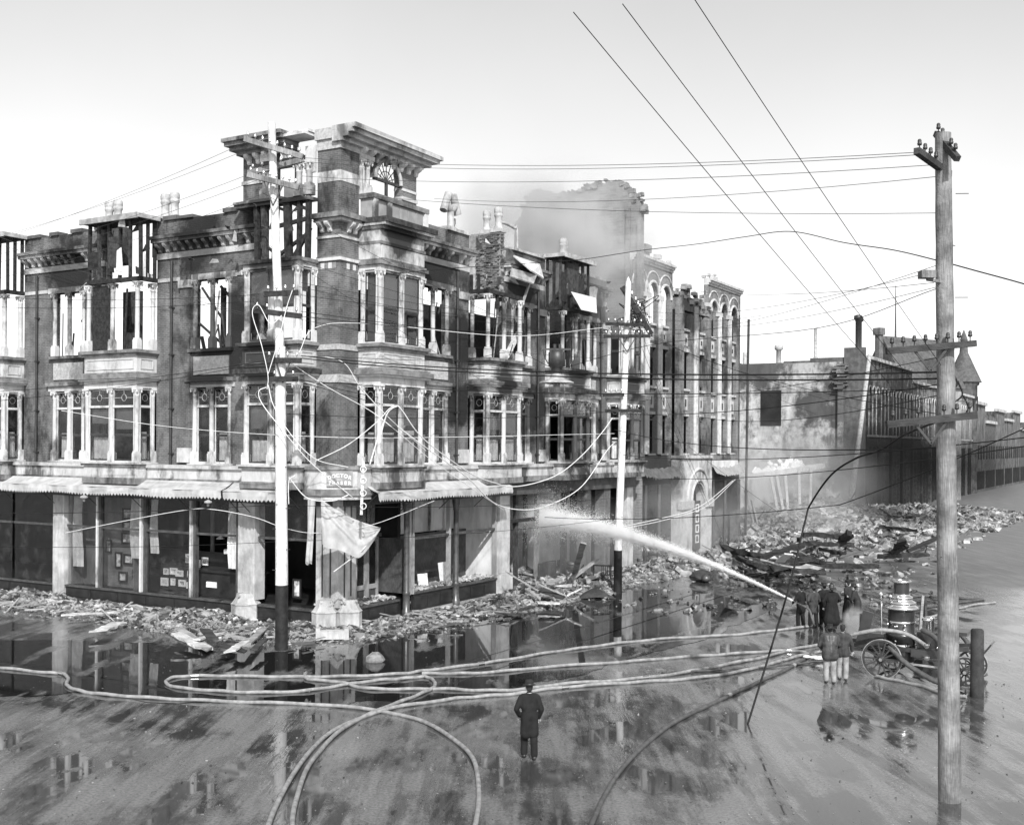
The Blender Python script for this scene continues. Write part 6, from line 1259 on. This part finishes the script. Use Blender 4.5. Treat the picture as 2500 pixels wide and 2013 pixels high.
# ------------------------------------------------------------------ fire hoses on the street
def hose(pts, label, r=.055, mat='hose', z=.05, couple=()):
    ln_ = smoothline(smoothline([gp(x, y, z) + Vector((R_(-.02, .02), R_(-.05, .05), 0)) for x, y in pts], 3), 3); c = ln_[0].copy(); c.z = 0
    t = thing('fire_hose', label, 'hose', c); m = MB(); m.tube([p - c + Vector((0, 0, .012 * math.sin(i * .7))) for i, p in enumerate(ln_)], r, 9); m.build('hose_line', mat, t)
    for k in couple:
        i = int(k * (len(ln_) - 2)); d = (ln_[i + 1] - ln_[i]).normalized(); m = MB(); m.tube([ln_[i] - c - d * .12, ln_[i] - c + d * .12], r * 1.35, 10); m.build('coupling', 'brass', t)
    return t
hose([(-120, 1628), (0, 1630), (110, 1640), (150, 1644), (168, 1655), (164, 1670), (184, 1682), (235, 1691), (340, 1700), (460, 1707), (620, 1713), (820, 1722), (1010, 1752), (1140, 1830), (1170, 1930), (1150, 2060)], 'pale hose with a kink entering from the lower left corner', couple=(.2,))
hose([(1990, 1524), (1972, 1528), (1870, 1540), (1780, 1549), (1650, 1556), (1530, 1567), (1433, 1579), (1347, 1591), (1232, 1610), (1145, 1623), (1039, 1636), (979, 1643), (860, 1650), (746, 1651), (630, 1650), (504, 1649), (430, 1652), (404, 1663), (430, 1676), (520, 1684), (620, 1690), (740, 1685), (830, 1672), (919, 1660), (979, 1655), (1033, 1650)], 'long hose from the standing men looping back on itself at the lower left', couple=(.35, .62))
hose([(748, 1640), (745, 1652), (764, 1658), (830, 1664), (890, 1679), (979, 1682), (1080, 1680), (1174, 1684), (1275, 1682), (1376, 1669), (1530, 1658), (1660, 1641), (1780, 1619), (1870, 1601), (1930, 1586), (2008, 1570)], 'pale hose running from the engine past the bowler hatted man to a coupling', couple=(.02, .7))
hose([(1034, 1649), (1052, 1654), (1063, 1665), (1058, 1678), (1039, 1688), (997, 1705), (930, 1730), (840, 1775), (760, 1860), (720, 1960), (710, 2060)], 'curved hose with a tight bend running down to the bottom edge', couple=())
hose([(1030, 1643), (1110, 1643), (1203, 1639), (1347, 1626), (1530, 1614), (1660, 1604), (1780, 1595), (1885, 1588), (1948, 1589), (2004, 1604)], 'middle one of the hoses stretched between puddle and engine', couple=(.85,))
hose([(640, 2060), (690, 1930), (790, 1800), (930, 1734), (1088, 1707), (1174, 1698), (1260, 1692), (1318, 1684), (1433, 1671), (1560, 1664), (1680, 1656), (1790, 1640), (1880, 1620), (1935, 1604), (2006, 1588)], 'lowest pale hose passing in front of the bowler hatted man', couple=(.55, .9))
hose([(1420, 2060), (1500, 1900), (1620, 1780), (1780, 1697), (1840, 1670), (1930, 1628), (1975, 1600), (2006, 1580)], 'dark hose coming in from the bottom edge towards the engine', mat='hose_dark', couple=(.75, .45))
hose([(1640, 1640), (1780, 1632), (1894, 1625), (1975, 1616), (2010, 1612)], 'thin dark hose lying across the bright wet ground', mat='hose_dark', r=.035)
hose([(2214, 1462), (2240, 1455), (2290, 1456), (2400, 1462)], 'upper hose running off to the right behind the tall pole', mat='hose_dark')
hose([(2212, 1492), (2250, 1484), (2292, 1477), (2400, 1462)], 'second hose running off to the right behind the tall pole', mat='hose_dark')
hose([(2238, 1512), (2290, 1500), (2367, 1478), (2430, 1470)], 'pale hose running off to the right behind the tall pole')
hose([(2136, 1650), (2180, 1658), (2240, 1672), (2300, 1690), (2360, 1700)], 'pale hose on the ground below the engine wheels', couple=())
# ------------------------------------------------------------------ steam fire engine
EA = math.atan2(-.5076, .8616)
FE = thing('steam_fire_engine', 'horse drawn steam fire engine with brass domed boiler and spoked wheels', 'fire engine', (12.05, 37.6, 0), EA)
def wheel(x, y, R, parent, n=14):
    m = MB()
    for i in range(n):
        a = 2 * math.pi * i / n; m.beam((.1 * math.cos(a), 0, .1 * math.sin(a)), ((R - .06) * math.cos(a), 0, (R - .06) * math.sin(a)), .045, .04, (0, 1, 0))
    w = m.build('wheel', 'engine_paint', parent, (x, y, R))
    m = MB(); rows = [[((R - a) * math.cos(2 * math.pi * i / 40), b, (R - a) * math.sin(2 * math.pi * i / 40)) for a, b in ((.08, -.035), (.08, .035), (.02, .035), (.02, -.035), (.08, -.035))] for i in range(41)]
    m.sheet(rows, False); m.build('felloe', 'engine_paint', w)
    m = MB(); rows = [[((R - a) * math.cos(2 * math.pi * i / 40), b, (R - a) * math.sin(2 * math.pi * i / 40)) for a, b in ((.02, -.03), (.02, .03), (0, .03), (0, -.03), (.02, -.03))] for i in range(41)]
    m.sheet(rows, False); m.build('tyre', 'tyre', w)
    m = MB(); m.tube([(0, -.16, 0), (0, -.1, 0), (0, .1, 0), (0, .14, 0)], [.05, .1, .1, .06], 14); m.build('hub', 'engine_paint', w); m = MB(); m.tube([(0, -.21, 0), (0, -.16, 0)], .055, 12); m.build('hub_cap', 'brass', w)
for y in (-.78, .78): wheel(.5, y, .64, FE); wheel(3.05, y * .9, .48, FE, 12)
m = MB()
for x in (.5, 3.05): m.tube([(x, -.8, .64 if x == .5 else .48), (x, .8, .64 if x == .5 else .48)], .04, 8)
m.build('axle', 'iron', FE)
m = MB()
for y in (-.4, .4): m.beam((-.9, y, .95), (1.6, y, .95), .08, .14); m.beam((1.6, y, .95), (3.1, y, 1.15), .08, .14)
m.build('frame', 'engine_paint', FE)
for y in (-.62, .62): m = MB(); m.tube(smoothline([(-.05, y, .86), (.5, y, .72), (1.05, y, .86)], 5), .03, 6); m.tube(smoothline([(-.05, y, .88), (.5, y, 1.0), (1.05, y, .88)], 5), .03, 6); m.build('spring', 'iron', FE)
m = MB(); m.lathe([(.4, .5), (.44, .55), (.44, 1.3), (.46, 1.32), (.46, 1.4), (.43, 1.42), (.43, 2.2), (.46, 2.24)], 26, (.95, 0, 0)); BO = m.build('boiler', 'boiler', FE)
for z in (1.0, 1.75): m = MB(); m.lathe([(.447, z), (.455, z + .02), (.455, z + .06), (.447, z + .08)], 26, (.95, 0, 0)); m.build('band', 'brass', BO)
m = MB(); m.lathe([(.47, 2.2), (.53, 2.22), (.53, 2.28), (.45, 2.32), (.42, 2.38), (.45, 2.4), (.44, 2.45), (.34, 2.5), (.33, 2.55), (.36, 2.57), (.34, 2.62), (.27, 2.66), (.26, 2.7)], 26, (.95, 0, 0)); m.build('dome', 'nickel', BO)
m = MB(); m.lathe([(.245, 2.68), (.245, 3.12)], 26, (.95, 0, 0)); SK = m.build('smoke_stack', 'boiler', BO); m = MB(); m.lathe([(.25, 3.06), (.3, 3.08), (.31, 3.14), (.26, 3.17), (.24, 3.16), (.24, 3.05)], 26, (.95, 0, 0)); m.build('stack_rim', 'nickel', SK); m = MB(); m.lathe([(.235, 3.12), (.001, 3.121)], 20, (.95, 0, 0)); m.build('stack_mouth', 'charred', SK)
for a in (2.5, 3.6, 4.6): m = MB(); c = Vector((.95 + .36 * math.cos(a), .36 * math.sin(a), 2.45)); m.lathe([(.04, 0), (.04, .12), (.07, .14), (.02, .22)], 10, c); m.build('safety_valve', 'brass', BO)
m = MB(); m.lathe([(.01, 2.5), (.07, 2.52), (.03, 2.62), (.09, 2.7), (.0, 2.78)], 10, (.35, -.3, 0)); m.build('whistle', 'brass', BO)
m = MB(); m.tube([(.4, -.35, 1.0), (.38, -.36, 2.45)], .03, 6); m.build('steam_pipe', 'nickel', BO)
m = MB(); m.box(-.3, -.22, -.45, .45, .9, 2.0); m.beam((-.26, -.48, .9), (.0, -.48, 2.1), .06, .35); PLt = m.build('rear_panel', 'engine_paint', FE); m = MB(); m.box(-.34, -.305, -.2, .02, 1.1, 1.75); m.build('pale_panel', 'linen', PLt)
m = MB(); m.box(-.6, .6, -.5, .5, .78, .86); m.build('foot_board', 'engine_paint', FE); m = MB(); m.box(-.2, .5, -.5, .5, .87, 1.4); m.build('coal_bunker', 'engine_paint', FE)
PU = MB(); PU.box(1.5, 2.15, -.32, .32, 1.0, 1.55); PUo = PU.build('pump', 'boiler', FE)
for y in (-.2, .2): m = MB(); m.lathe([(.14, 1.55), (.15, 1.6), (.15, 1.9), (.17, 1.92), (.17, 1.98), (.1, 2.0)], 16, (1.8, y, 0)); m.build('steam_cylinder', 'nickel', PUo)
m = MB(); m.lathe([(.02, .0), (.12, .05), (.2, .2), (.2, .35), (.12, .5), (.05, .58), (.04, .66)], 18, (2.25, -.1, 1.2)); m.build('air_chamber', 'brass', PUo)
for y, z in ((-.42, 1.2), (-.42, .8), (.42, 1.1)): m = MB(); m.tube([(1.85, y * .6, z), (1.85, y * 1.35, z - .05)], .085, 12); m.lathe([(.12, -.02), (.12, .03)], 12, (1.85, y * 1.3, z)); m.build('outlet', 'brass', PUo)
m = MB(); m.box(2.5, 3.05, -.45, .45, 1.55, 1.66); m.box(2.5, 2.56, -.45, .45, 1.66, 2.1); m.beam((2.6, -.35, 1.0), (2.7, -.35, 1.55), .06, .06); m.beam((2.6, .35, 1.0), (2.7, .35, 1.55), .06, .06); m.build('driver_seat', 'engine_paint', FE)
m = MB(); m.box(1.35, 2.6, -.5, .5, .75, 1.0); m.build('tool_chest', 'engine_paint', FE); m = MB(); m.box(2.2, 2.6, -.5, .5, 1.0, 1.55); m.build('hose_box', 'engine_paint', FE)
m = MB(); m.box(3.1, 3.5, -.42, .42, 1.0, 1.05); m.beam((3.5, 0, 1.0), (3.75, 0, 1.35), .8, .05); m.build('dash_board', 'engine_paint', FE)
m = MB(); m.lathe([(.08, 0), (.1, .05), (.1, .2), (.05, .26), (.02, .34)], 10, (2.5, -.5, 1.7)); m.build('lantern', 'brass', FE)
for pts_, r, mt in (([(1.85, -.55, 1.15), (1.3, -.75, 1.5), (.6, -.9, 1.6), (.0, -1.0, 1.5), (-.9, -1.0, 1.2)], .065, 'hose'), ([(1.7, -.5, 1.65), (2.2, -.85, 1.45), (2.7, -1.05, .8), (3.0, -1.1, .1)], .08, 'hose_dark'), ([(.7, -.7, 1.05), (1.3, -.95, .6), (2.0, -1.1, .25), (2.5, -1.2, .1)], .085, 'hose_dark'), ([(1.7, .55, 1.6), (2.4, .9, 1.6), (3.0, 1.0, .9), (3.4, 1.1, .08)], .08, 'hose_dark')):
    m = MB(); m.tube(smoothline(pts_, 7), r, 10); m.build('suction_hose', mt, FE)
for y in (-.55, .55): m = MB(); m.beam((2.2, y, .5), (.3, y, .55), .04, .06); m.build('brake_rod', 'tyre', FE)
for i in range(14): m = MB(); m.lathe([(.03, 0), (.05, .03), (.02, .07)], 8, (R_(.2, 2.2), -.42 + R_(-.12, .05), R_(.9, 1.7))); m.build('fitting', random.choice(('brass', 'nickel')), FE)
FR = thing('hose_reel_frame', 'dark upright timber frame standing right of the engine pump', 'frame', gp(2252, 1562)); m = MB(); m.beam((-.12, 0, 0), (0, 0, 1.75), .1, .1); m.build('upright', 'wood', FR); m = MB(); m.beam((.2, .1, 0), (.12, .1, 1.7), .12, .1); m.build('upright', 'wood_dark', FR); m = MB(); m.beam((-.2, .05, 1.4), (.4, .05, 1.45), .08, .08); m.build('rail', 'wood_dark', FR)
TB = thing('tool_bucket', 'dark wooden tool box on the ground before the tall right hand pole', 'box', gp(2262, 1622), .3); m = MB(); m.box(-.35, .35, -.25, .25, 0, .45); m.box(-.38, .38, -.28, .28, .45, .5); m.build('body', 'wood_dark', TB)
# ------------------------------------------------------------------ people
def blob(name, prims, voxel, smooth=3):
    m = MB()
    for pz in prims:
        if len(pz) == 2:                              # ellipsoid
            c, r = Vector(pz[0]), pz[1]; n = 12; vs_ = []
            for i in range(1, 8):
                t = math.pi * i / 8
                for j in range(n): vs_.append(c + Vector((r[0] * math.sin(t) * math.cos(2 * math.pi * j / n), r[1] * math.sin(t) * math.sin(2 * math.pi * j / n), -r[2] * math.cos(t))))
            k = len(vs_); vs_ += [c + Vector((0, 0, -r[2])), c + Vector((0, 0, r[2]))]
            fs = [(i * n + j, i * n + (j + 1) % n, (i + 1) * n + (j + 1) % n, (i + 1) * n + j) for i in range(6) for j in range(n)] + [(k, (j + 1) % n, j) for j in range(n)] + [(k + 1, 6 * n + j, 6 * n + (j + 1) % n) for j in range(n)]
            m._add(vs_, fs)
        else:
            p, q, r1, r2 = Vector(pz[0]), Vector(pz[1]), pz[2], pz[3]; d = (q - p); L = d.length; d = d / L if L > 1e-6 else Vector((0, 0, 1)); pts = []; rs = []
            for i in range(4): t = math.pi / 2 * (i + .15) / 4; pts.append(p - d * r1 * math.cos(t)); rs.append(r1 * math.sin(t))
            for i in range(3): pts.append(p.lerp(q, (i + .1) / 2.2)); rs.append(r1 + (r2 - r1) * (i + .1) / 2.2)
            for i in range(4): t = math.pi / 2 * (3.85 - i) / 4; pts.append(q + d * r2 * math.cos(t)); rs.append(r2 * math.sin(t))
            m.tube(pts, rs, 10)
    me = m.mesh(name); o = bpy.data.objects.new(name, me); COL.objects.link(o)
    rm = o.modifiers.new('r', 'REMESH'); rm.mode = 'VOXEL'; rm.voxel_size = voxel
    if smooth: sm = o.modifiers.new('s', 'SMOOTH'); sm.iterations = smooth; sm.factor = .5
    out = bpy.data.meshes.new_from_object(o.evaluated_get(bpy.context.evaluated_depsgraph_get())); bpy.data.objects.remove(o); bpy.data.meshes.remove(me)
    out.polygons.foreach_set('use_smooth', [True] * len(out.polygons)); out.name = name; return out
def person(loc, face, label, coat='suit_black', trousers='suit_black', hat='bowler', s=1.0, coat_len=.75, arms=None, lean=0.0, stride=.06, head_turn=0.0, bulk=1.0, skirt=1.0, holds=False):
    """figure facing local +Y; arms = ((elbow, wrist) left, (elbow, wrist) right)"""
    t = thing('person', label, 'person', loc, face); t.scale = (s, s, s)
    L = Vector((0, lean, 0)); sh = 1.41
    arms = arms or (((-.27, -.03, 1.13), (-.25, .08, .9)), ((.27, -.03, 1.13), (.25, .08, .9)))
    hd = Vector((0, .03, 1.625)) + L * 1.1; nk = Vector((0, 0, 1.47)) + L
    b = [(hd, (.078, .095, .115)), (hd + Vector((0, .03, -.07)), (.052, .06, .055)), (hd + Vector((0, .098, -.015)), (.014, .022, .022)), (hd + Vector((-.078, 0, -.01)), (.012, .022, .03)), (hd + Vector((.078, 0, -.01)), (.012, .022, .03)),
         (nk, hd - Vector((0, .01, .06)), .055, .052), (Vector((0, 0, .98)), Vector((0, 0, 1.2)) + L * .5, .11, .1), (Vector((0, 0, 1.2)) + L * .5, Vector((0, 0, 1.38)) + L, .1, .085)]
    ft = ((-.1, stride), (.1, -stride))
    c = [(Vector((0, -.01, .98)), Vector((0, 0, 1.18)) + L * .5, .165 * bulk, .16 * bulk), (Vector((-.06, 0, 1.18)) + L * .5, Vector((-.1, 0, sh - .04)) + L, .145 * bulk, .115 * bulk), (Vector((.06, 0, 1.18)) + L * .5, Vector((.1, 0, sh - .04)) + L, .145 * bulk, .115 * bulk), (Vector((-.14, 0, sh)) + L, Vector((.14, 0, sh)) + L, .085, .085), (Vector((0, 0, 1.15)) + L * .5, Vector((0, 0, sh - .05)) + L, .15 * bulk, .13 * bulk), (Vector((0, 0, sh)) + L, nk + Vector((0, 0, .02)), .1, .07)]
    zb = max(.16, .95 - coat_len * .6)
    for sx in (-1, 1): c.append((Vector((sx * .05, -.01, 1.0)), Vector((sx * .085 * skirt, -.02, zb + .12)), .15 * bulk, .135 * bulk * skirt))
    tr = []; shoe = []
    for i, (fx, fy) in enumerate(ft):
        sx = -1 if i == 0 else 1
        hip, kn, an = Vector((sx * .09, 0, .9)), Vector((sx * .1, fy * .6 + .03, .5)), Vector((fx, fy, .1))
        b += [(hip, kn, .08, .055), (kn, an, .055, .04), (an, an + Vector((0, .13, -.05)), .04, .035)]
        tr += [(hip, kn, .115, .09), (kn, an + Vector((0, 0, .02)), .09, .084)]; shoe += [(an + Vector((0, -.03, -.045)), an + Vector((0, .16, -.06)), .052, .042), (an + Vector((0, 0, .04)), an + Vector((0, 0, -.03)), .055, .055)]
    tr.append((Vector((-.06, 0, .93)), Vector((.06, 0, .93)), .12, .12))
    for i, (el, wr) in enumerate(arms):
        sx = -1 if i == 0 else 1; s0 = Vector((sx * .185, 0, sh - .02)) + L; el, wr = Vector(el) + L * .7, Vector(wr) + L * .5
        b += [(s0, el, .05, .042), (el, wr, .042, .03)]; c += [(s0, el, .078 * bulk, .065), (el, wr.lerp(el, .06), .065, .052)]
        d = (wr - el).normalized(); side = d.cross(Vector((0, 1, 0)) if abs(d.y) < .8 else Vector((0, 0, 1))).normalized(); nrm = side.cross(d).normalized(); pm = wr + d * .085
        b.append((wr, pm, .03, .036)); b.append((wr + side * .02, pm + side * .02, .022, .026)); b.append((wr - side * .02, pm - side * .02, .022, .026))
        cl = -nrm * (.03 if holds else .012)
        for k in range(4):
            f0 = pm + side * (-.033 + .022 * k); ln_ = (.062, .072, .068, .052)[k]; f1 = f0 + d * ln_ * .55 + cl * .5; f2 = f1 + d * ln_ * .45 + cl * 1.6; b += [(f0, f1, .0105, .0095), (f1, f2, .0095, .008)]
        th0 = wr + d * .03 + side * .035 * sx; th1 = th0 + d * .035 + side * .03 * sx; th2 = th1 + d * .03 + cl; b += [(th0, th1, .014, .012), (th1, th2, .012, .009)]
    body = put('body', blob('body', b, .0095), 'skin', t)
    put('coat', blob('coat', c, .017, 4), coat, t); put('trousers', blob('trousers', tr, .017, 4), trousers, t); put('shoes', blob('shoes', shoe, .015, 2), 'leather', t)
    m = MB(); m.lathe([(.062, 1.455), (.066, 1.475), (.064, 1.51), (.058, 1.51)], 14); o = m.build('collar', 'linen', t); o.location = L
    put('hair', blob('hair', [(hd + Vector((0, -.022, .025)), (.085, .09, .105)), (hd + Vector((0, -.05, -.04)), (.068, .05, .05))] + ([(hd + Vector((R_(-.06, .06), R_(-.08, .03), R_(.0, .1))), (.035, .035, .035)) for _ in range(14)] if hat == 'none' else []), .012, 2), 'hair', t)
    m = MB()
    for sx in (-1, 1): m.lathe([(.002, -.01), (.011, -.005), (.011, .005), (.002, .01)], 8, hd + Vector((sx * .03, .088, .012)))
    m.build('eyes', 'hair', t); m = MB(); m.box(-.022, .022, .083, .09, -.006, .002); m.build('mouth', 'leather', t, hd + Vector((0, 0, -.06)))
    hp = hd + Vector((0, -.005, .052))
    if hat == 'bowler':
        m = MB(); m.lathe([(.145, .008), (.15, .0), (.135, -.004), (.096, .0), (.1, .05), (.095, .095), (.07, .122), (.02, .13), (.0, .13)], 22); o = m.build('hat', 'felt', t, hp); o.scale = (1, 1.14, 1); o.rotation_euler.x = -.08
        m = MB(); m.lathe([(.099, .004), (.102, .006), (.103, .03), (.1, .032)], 22); q = m.build('hat_band', 'leather', o)
    elif hat == 'slouch':
        m = MB(); m.lathe([(.17, -.012), (.175, -.02), (.16, -.012), (.098, .006), (.095, .07), (.085, .1), (.05, .096), (.0, .085)], 22); o = m.build('hat', 'felt', t, hp); o.scale = (1, 1.15, 1)
        m = MB(); m.lathe([(.099, .008), (.101, .01), (.1, .034), (.097, .036)], 22); m.build('hat_band', 'leather', o)
    elif hat == 'helmet':
        m = MB(); m.lathe([(.15, -.01), (.1, .01), (.104, .06), (.085, .12), (.04, .155), (.0, .165)], 22)
        m.poly([(-.14, -.05, .0), (.14, -.05, .0), (.1, -.27, -.07), (-.1, -.27, -.07)], (0, 0, .012)); o = m.build('hat', 'leather', t, hp)
        m = MB(); m.box(-.01, .01, -.1, .1, .14, .18); m.build('comb', 'leather', o)
    elif hat == 'cap':
        m = MB(); m.lathe([(.1, -.01), (.105, .02), (.13, .06), (.1, .085), (.0, .09)], 20); m.poly([(-.08, .08, .0), (.08, .08, .0), (.05, .16, -.015), (-.05, .16, -.015)], (0, 0, .01)); m.build('hat', 'felt', t, hp)
    return t
jd = math.atan2(-(IM.x - NZ.x), IM.y - NZ.y)                 # heading of the jet
m1 = gp(1955, 1531)
person(m1, jd, 'man in black suit and bowler hat gripping the hose nozzle, leftmost of the group', arms=(((-.26, .1, 1.12), (-.07, .36, 1.0)), ((.27, .02, 1.12), (.06, .16, .98))), coat_len=.6, holds=True)
NZT = thing('hose_nozzle', 'brass nozzle held by the leftmost man, spouting the jet', 'nozzle', NZ); dj = (NZ.lerp(IM, .02) + Vector((0, 0, .04)) - NZ).normalized()
m = MB(); m.tube([-dj * .75, -dj * .55, -dj * .5, -dj * .1, Vector((0, 0, 0))], [.05, .05, .04, .022, .025], 12); m.build('nozzle_tube', 'brass', NZT)
m = MB(); e = -dj * .75; gz = gp(1988, 1524) - NZ; m.tube(smoothline([e, e + Vector((.1, -.1, -.15)), e + Vector((.25, -.15, -.7)), Vector((gz.x, gz.y, gz.z + .06))], 6), .05, 9); m.build('hose_end', 'hose_dark', NZT)
person(gp(1986, 1532), .35, 'man in dark grey coat standing second from left with his back turned', coat='suit_grey', coat_len=.62, hat='slouch', stride=.1, arms=(((-.33, -.08, 1.16), (-.2, .06, .98)), ((.3, .0, 1.12), (.22, .16, 1.0))))
person(gp(2030, 1538), .1, 'bulky man in long black coat and helmet in the middle of the group', coat='suit_black', coat_len=1.15, bulk=1.25, skirt=1.35, hat='helmet', s=1.05, stride=.09, arms=(((-.34, .0, 1.15), (-.26, .12, .9)), ((.36, .04, 1.17), (.2, .24, 1.06))))
person(gp(2012, 1527), .2, 'man in black coat partly hidden behind the bulky man', coat='suit_black', coat_len=1.0, bulk=1.1, hat='slouch', s=1.02)
person(gp(2070, 1518), .7, 'man in long dark coat standing fourth from left, farther back', coat='suit_dark', coat_len=.9, hat='cap', s=1.03, stride=.12, arms=(((-.27, -.06, 1.14), (-.1, -.2, 1.0)), ((.27, -.06, 1.14), (.08, -.2, .98))))
person(gp(2093, 1528), 1.1, 'stooping man in dark coat and bowler hat, rightmost of the group', coat='suit_dark', coat_len=.8, lean=.12, stride=.13, arms=(((-.28, .1, 1.13), (-.18, .26, 1.2)), ((.28, .04, 1.12), (.26, .12, .9))))
person(gp(2026, 1668), -.1, 'man in wet oilskin coat and pale trousers before the engine wheel', coat='oilskin', trousers='trousers_pale', hat='slouch', s=1.06, bulk=1.3, coat_len=.38, lean=.05, arms=(((-.3, .05, 1.14), (-.2, .25, 1.0)), ((.3, .05, 1.14), (.2, .25, 1.0))))
person(gp(2057, 1660), -.35, 'bareheaded curly haired youth in grey jacket and pale trousers by the engine', coat='suit_grey', trousers='trousers_pale', hat='none', s=1.03, coat_len=.38, arms=(((-.27, .05, 1.14), (-.18, .22, 1.05)), ((.28, .0, 1.13), (.27, .1, .92))))
bmx = pt(1293, 1662, 27); person((bmx.x, 27, 0), .15, 'man in bowler hat seen from behind at the bottom edge, head and shoulders', coat='suit_black', coat_len=.8, s=1.05, stride=.11, lean=.02, arms=(((-.31, -.06, 1.15), (-.21, .1, .96)), ((.28, -.02, 1.12), (.24, .12, .9))))
volume('steam', pt(2086, 1524, 40.5), (.55, .45, .8), 'steam', 'small white puff of steam rising behind the engine men')
volume('smoke', pt(2196, 1385, 37.2), (.6, .5, .75), 'smoke_dark', 'thin dark smoke rising from the engine stack')
CL = thing('white_rag', 'crumpled white cloth lying on the hoses by the oilskin man', 'cloth', gp(1990, 1606, .1)); put('cloth', blob('cloth', [(Vector((R_(-.3, .3), R_(-.1, .1), R_(0, .08))), (R_(.08, .2), .1, .06)) for _ in range(8)], .025, 2), 'linen', CL)
# ------------------------------------------------------------------ labels that single out each of a row of like things
ORD = 'first second third fourth fifth sixth seventh eighth ninth tenth eleventh twelfth thirteenth fourteenth fifteenth sixteenth seventeenth eighteenth nineteenth twentieth'.split()
def relabel(old, fmt, key):
    os_ = sorted([o for o in sc.objects if o.parent is None and o.get('label') == old], key=key)
    for i, o in enumerate(os_): o['label'] = (fmt % ORD[i]) if len(os_) > 1 else fmt.replace('%s from top of the dark wires', 'dark wire').replace('%s from top of the faint wires', 'faint wire')
bpy.context.view_layer.update()
for code, word in (('W1|', 'dark'), ('W2|', 'faint')):
    for lab in sorted({o['label'] for o in sc.objects if o.get('label', '').startswith(code)}):
        _, a_, b_ = lab.split('|'); relabel(lab, '%s from top of the ' + word + ' wires from ' + a_ + ' to ' + b_, lambda o: o['rank'])
for o in sc.objects:
    if 'rank' in o: del o['rank']
scr = lambda o: o.location.x / o.location.y
for lab, fmt in ((D3[0], '%s from left of the straight wires slanting down the sky to the right pole'), (W1[0], '%s from left of the loose white wires hanging before the building'), (GL[0], '%s from left of the weathered planks before the left hand shops'), (GR[0], '%s from left of the splintered boards heaped before the wrecked right shop'), (GB[0], '%s from left of the charred timbers lying on the burned lot'),
                 ('small pale photograph pinned up on the dark screen in the middle shop window', '%s from left of the small photographs on the dark shop screen'), ('small framed picture low on the grey wall behind the far left shop window', '%s from left of the small framed pictures low on the grey shop wall'),
                 ('small pale lamp shade hanging inside the dark left shop', '%s from left of the lamp shades inside the dark left shop'), ('pale torn box among the dark fittings inside the left shop', '%s from left of the torn boxes inside the dark left shop'), ('pale lump of broken masonry at the water edge below the jet', '%s from left of the pale masonry lumps at the water edge below the jet'), ('small dark lump lying alone on the wet street left of the men', '%s from left of two dark lumps on wet street left of the men')):
    relabel(lab, fmt, scr)
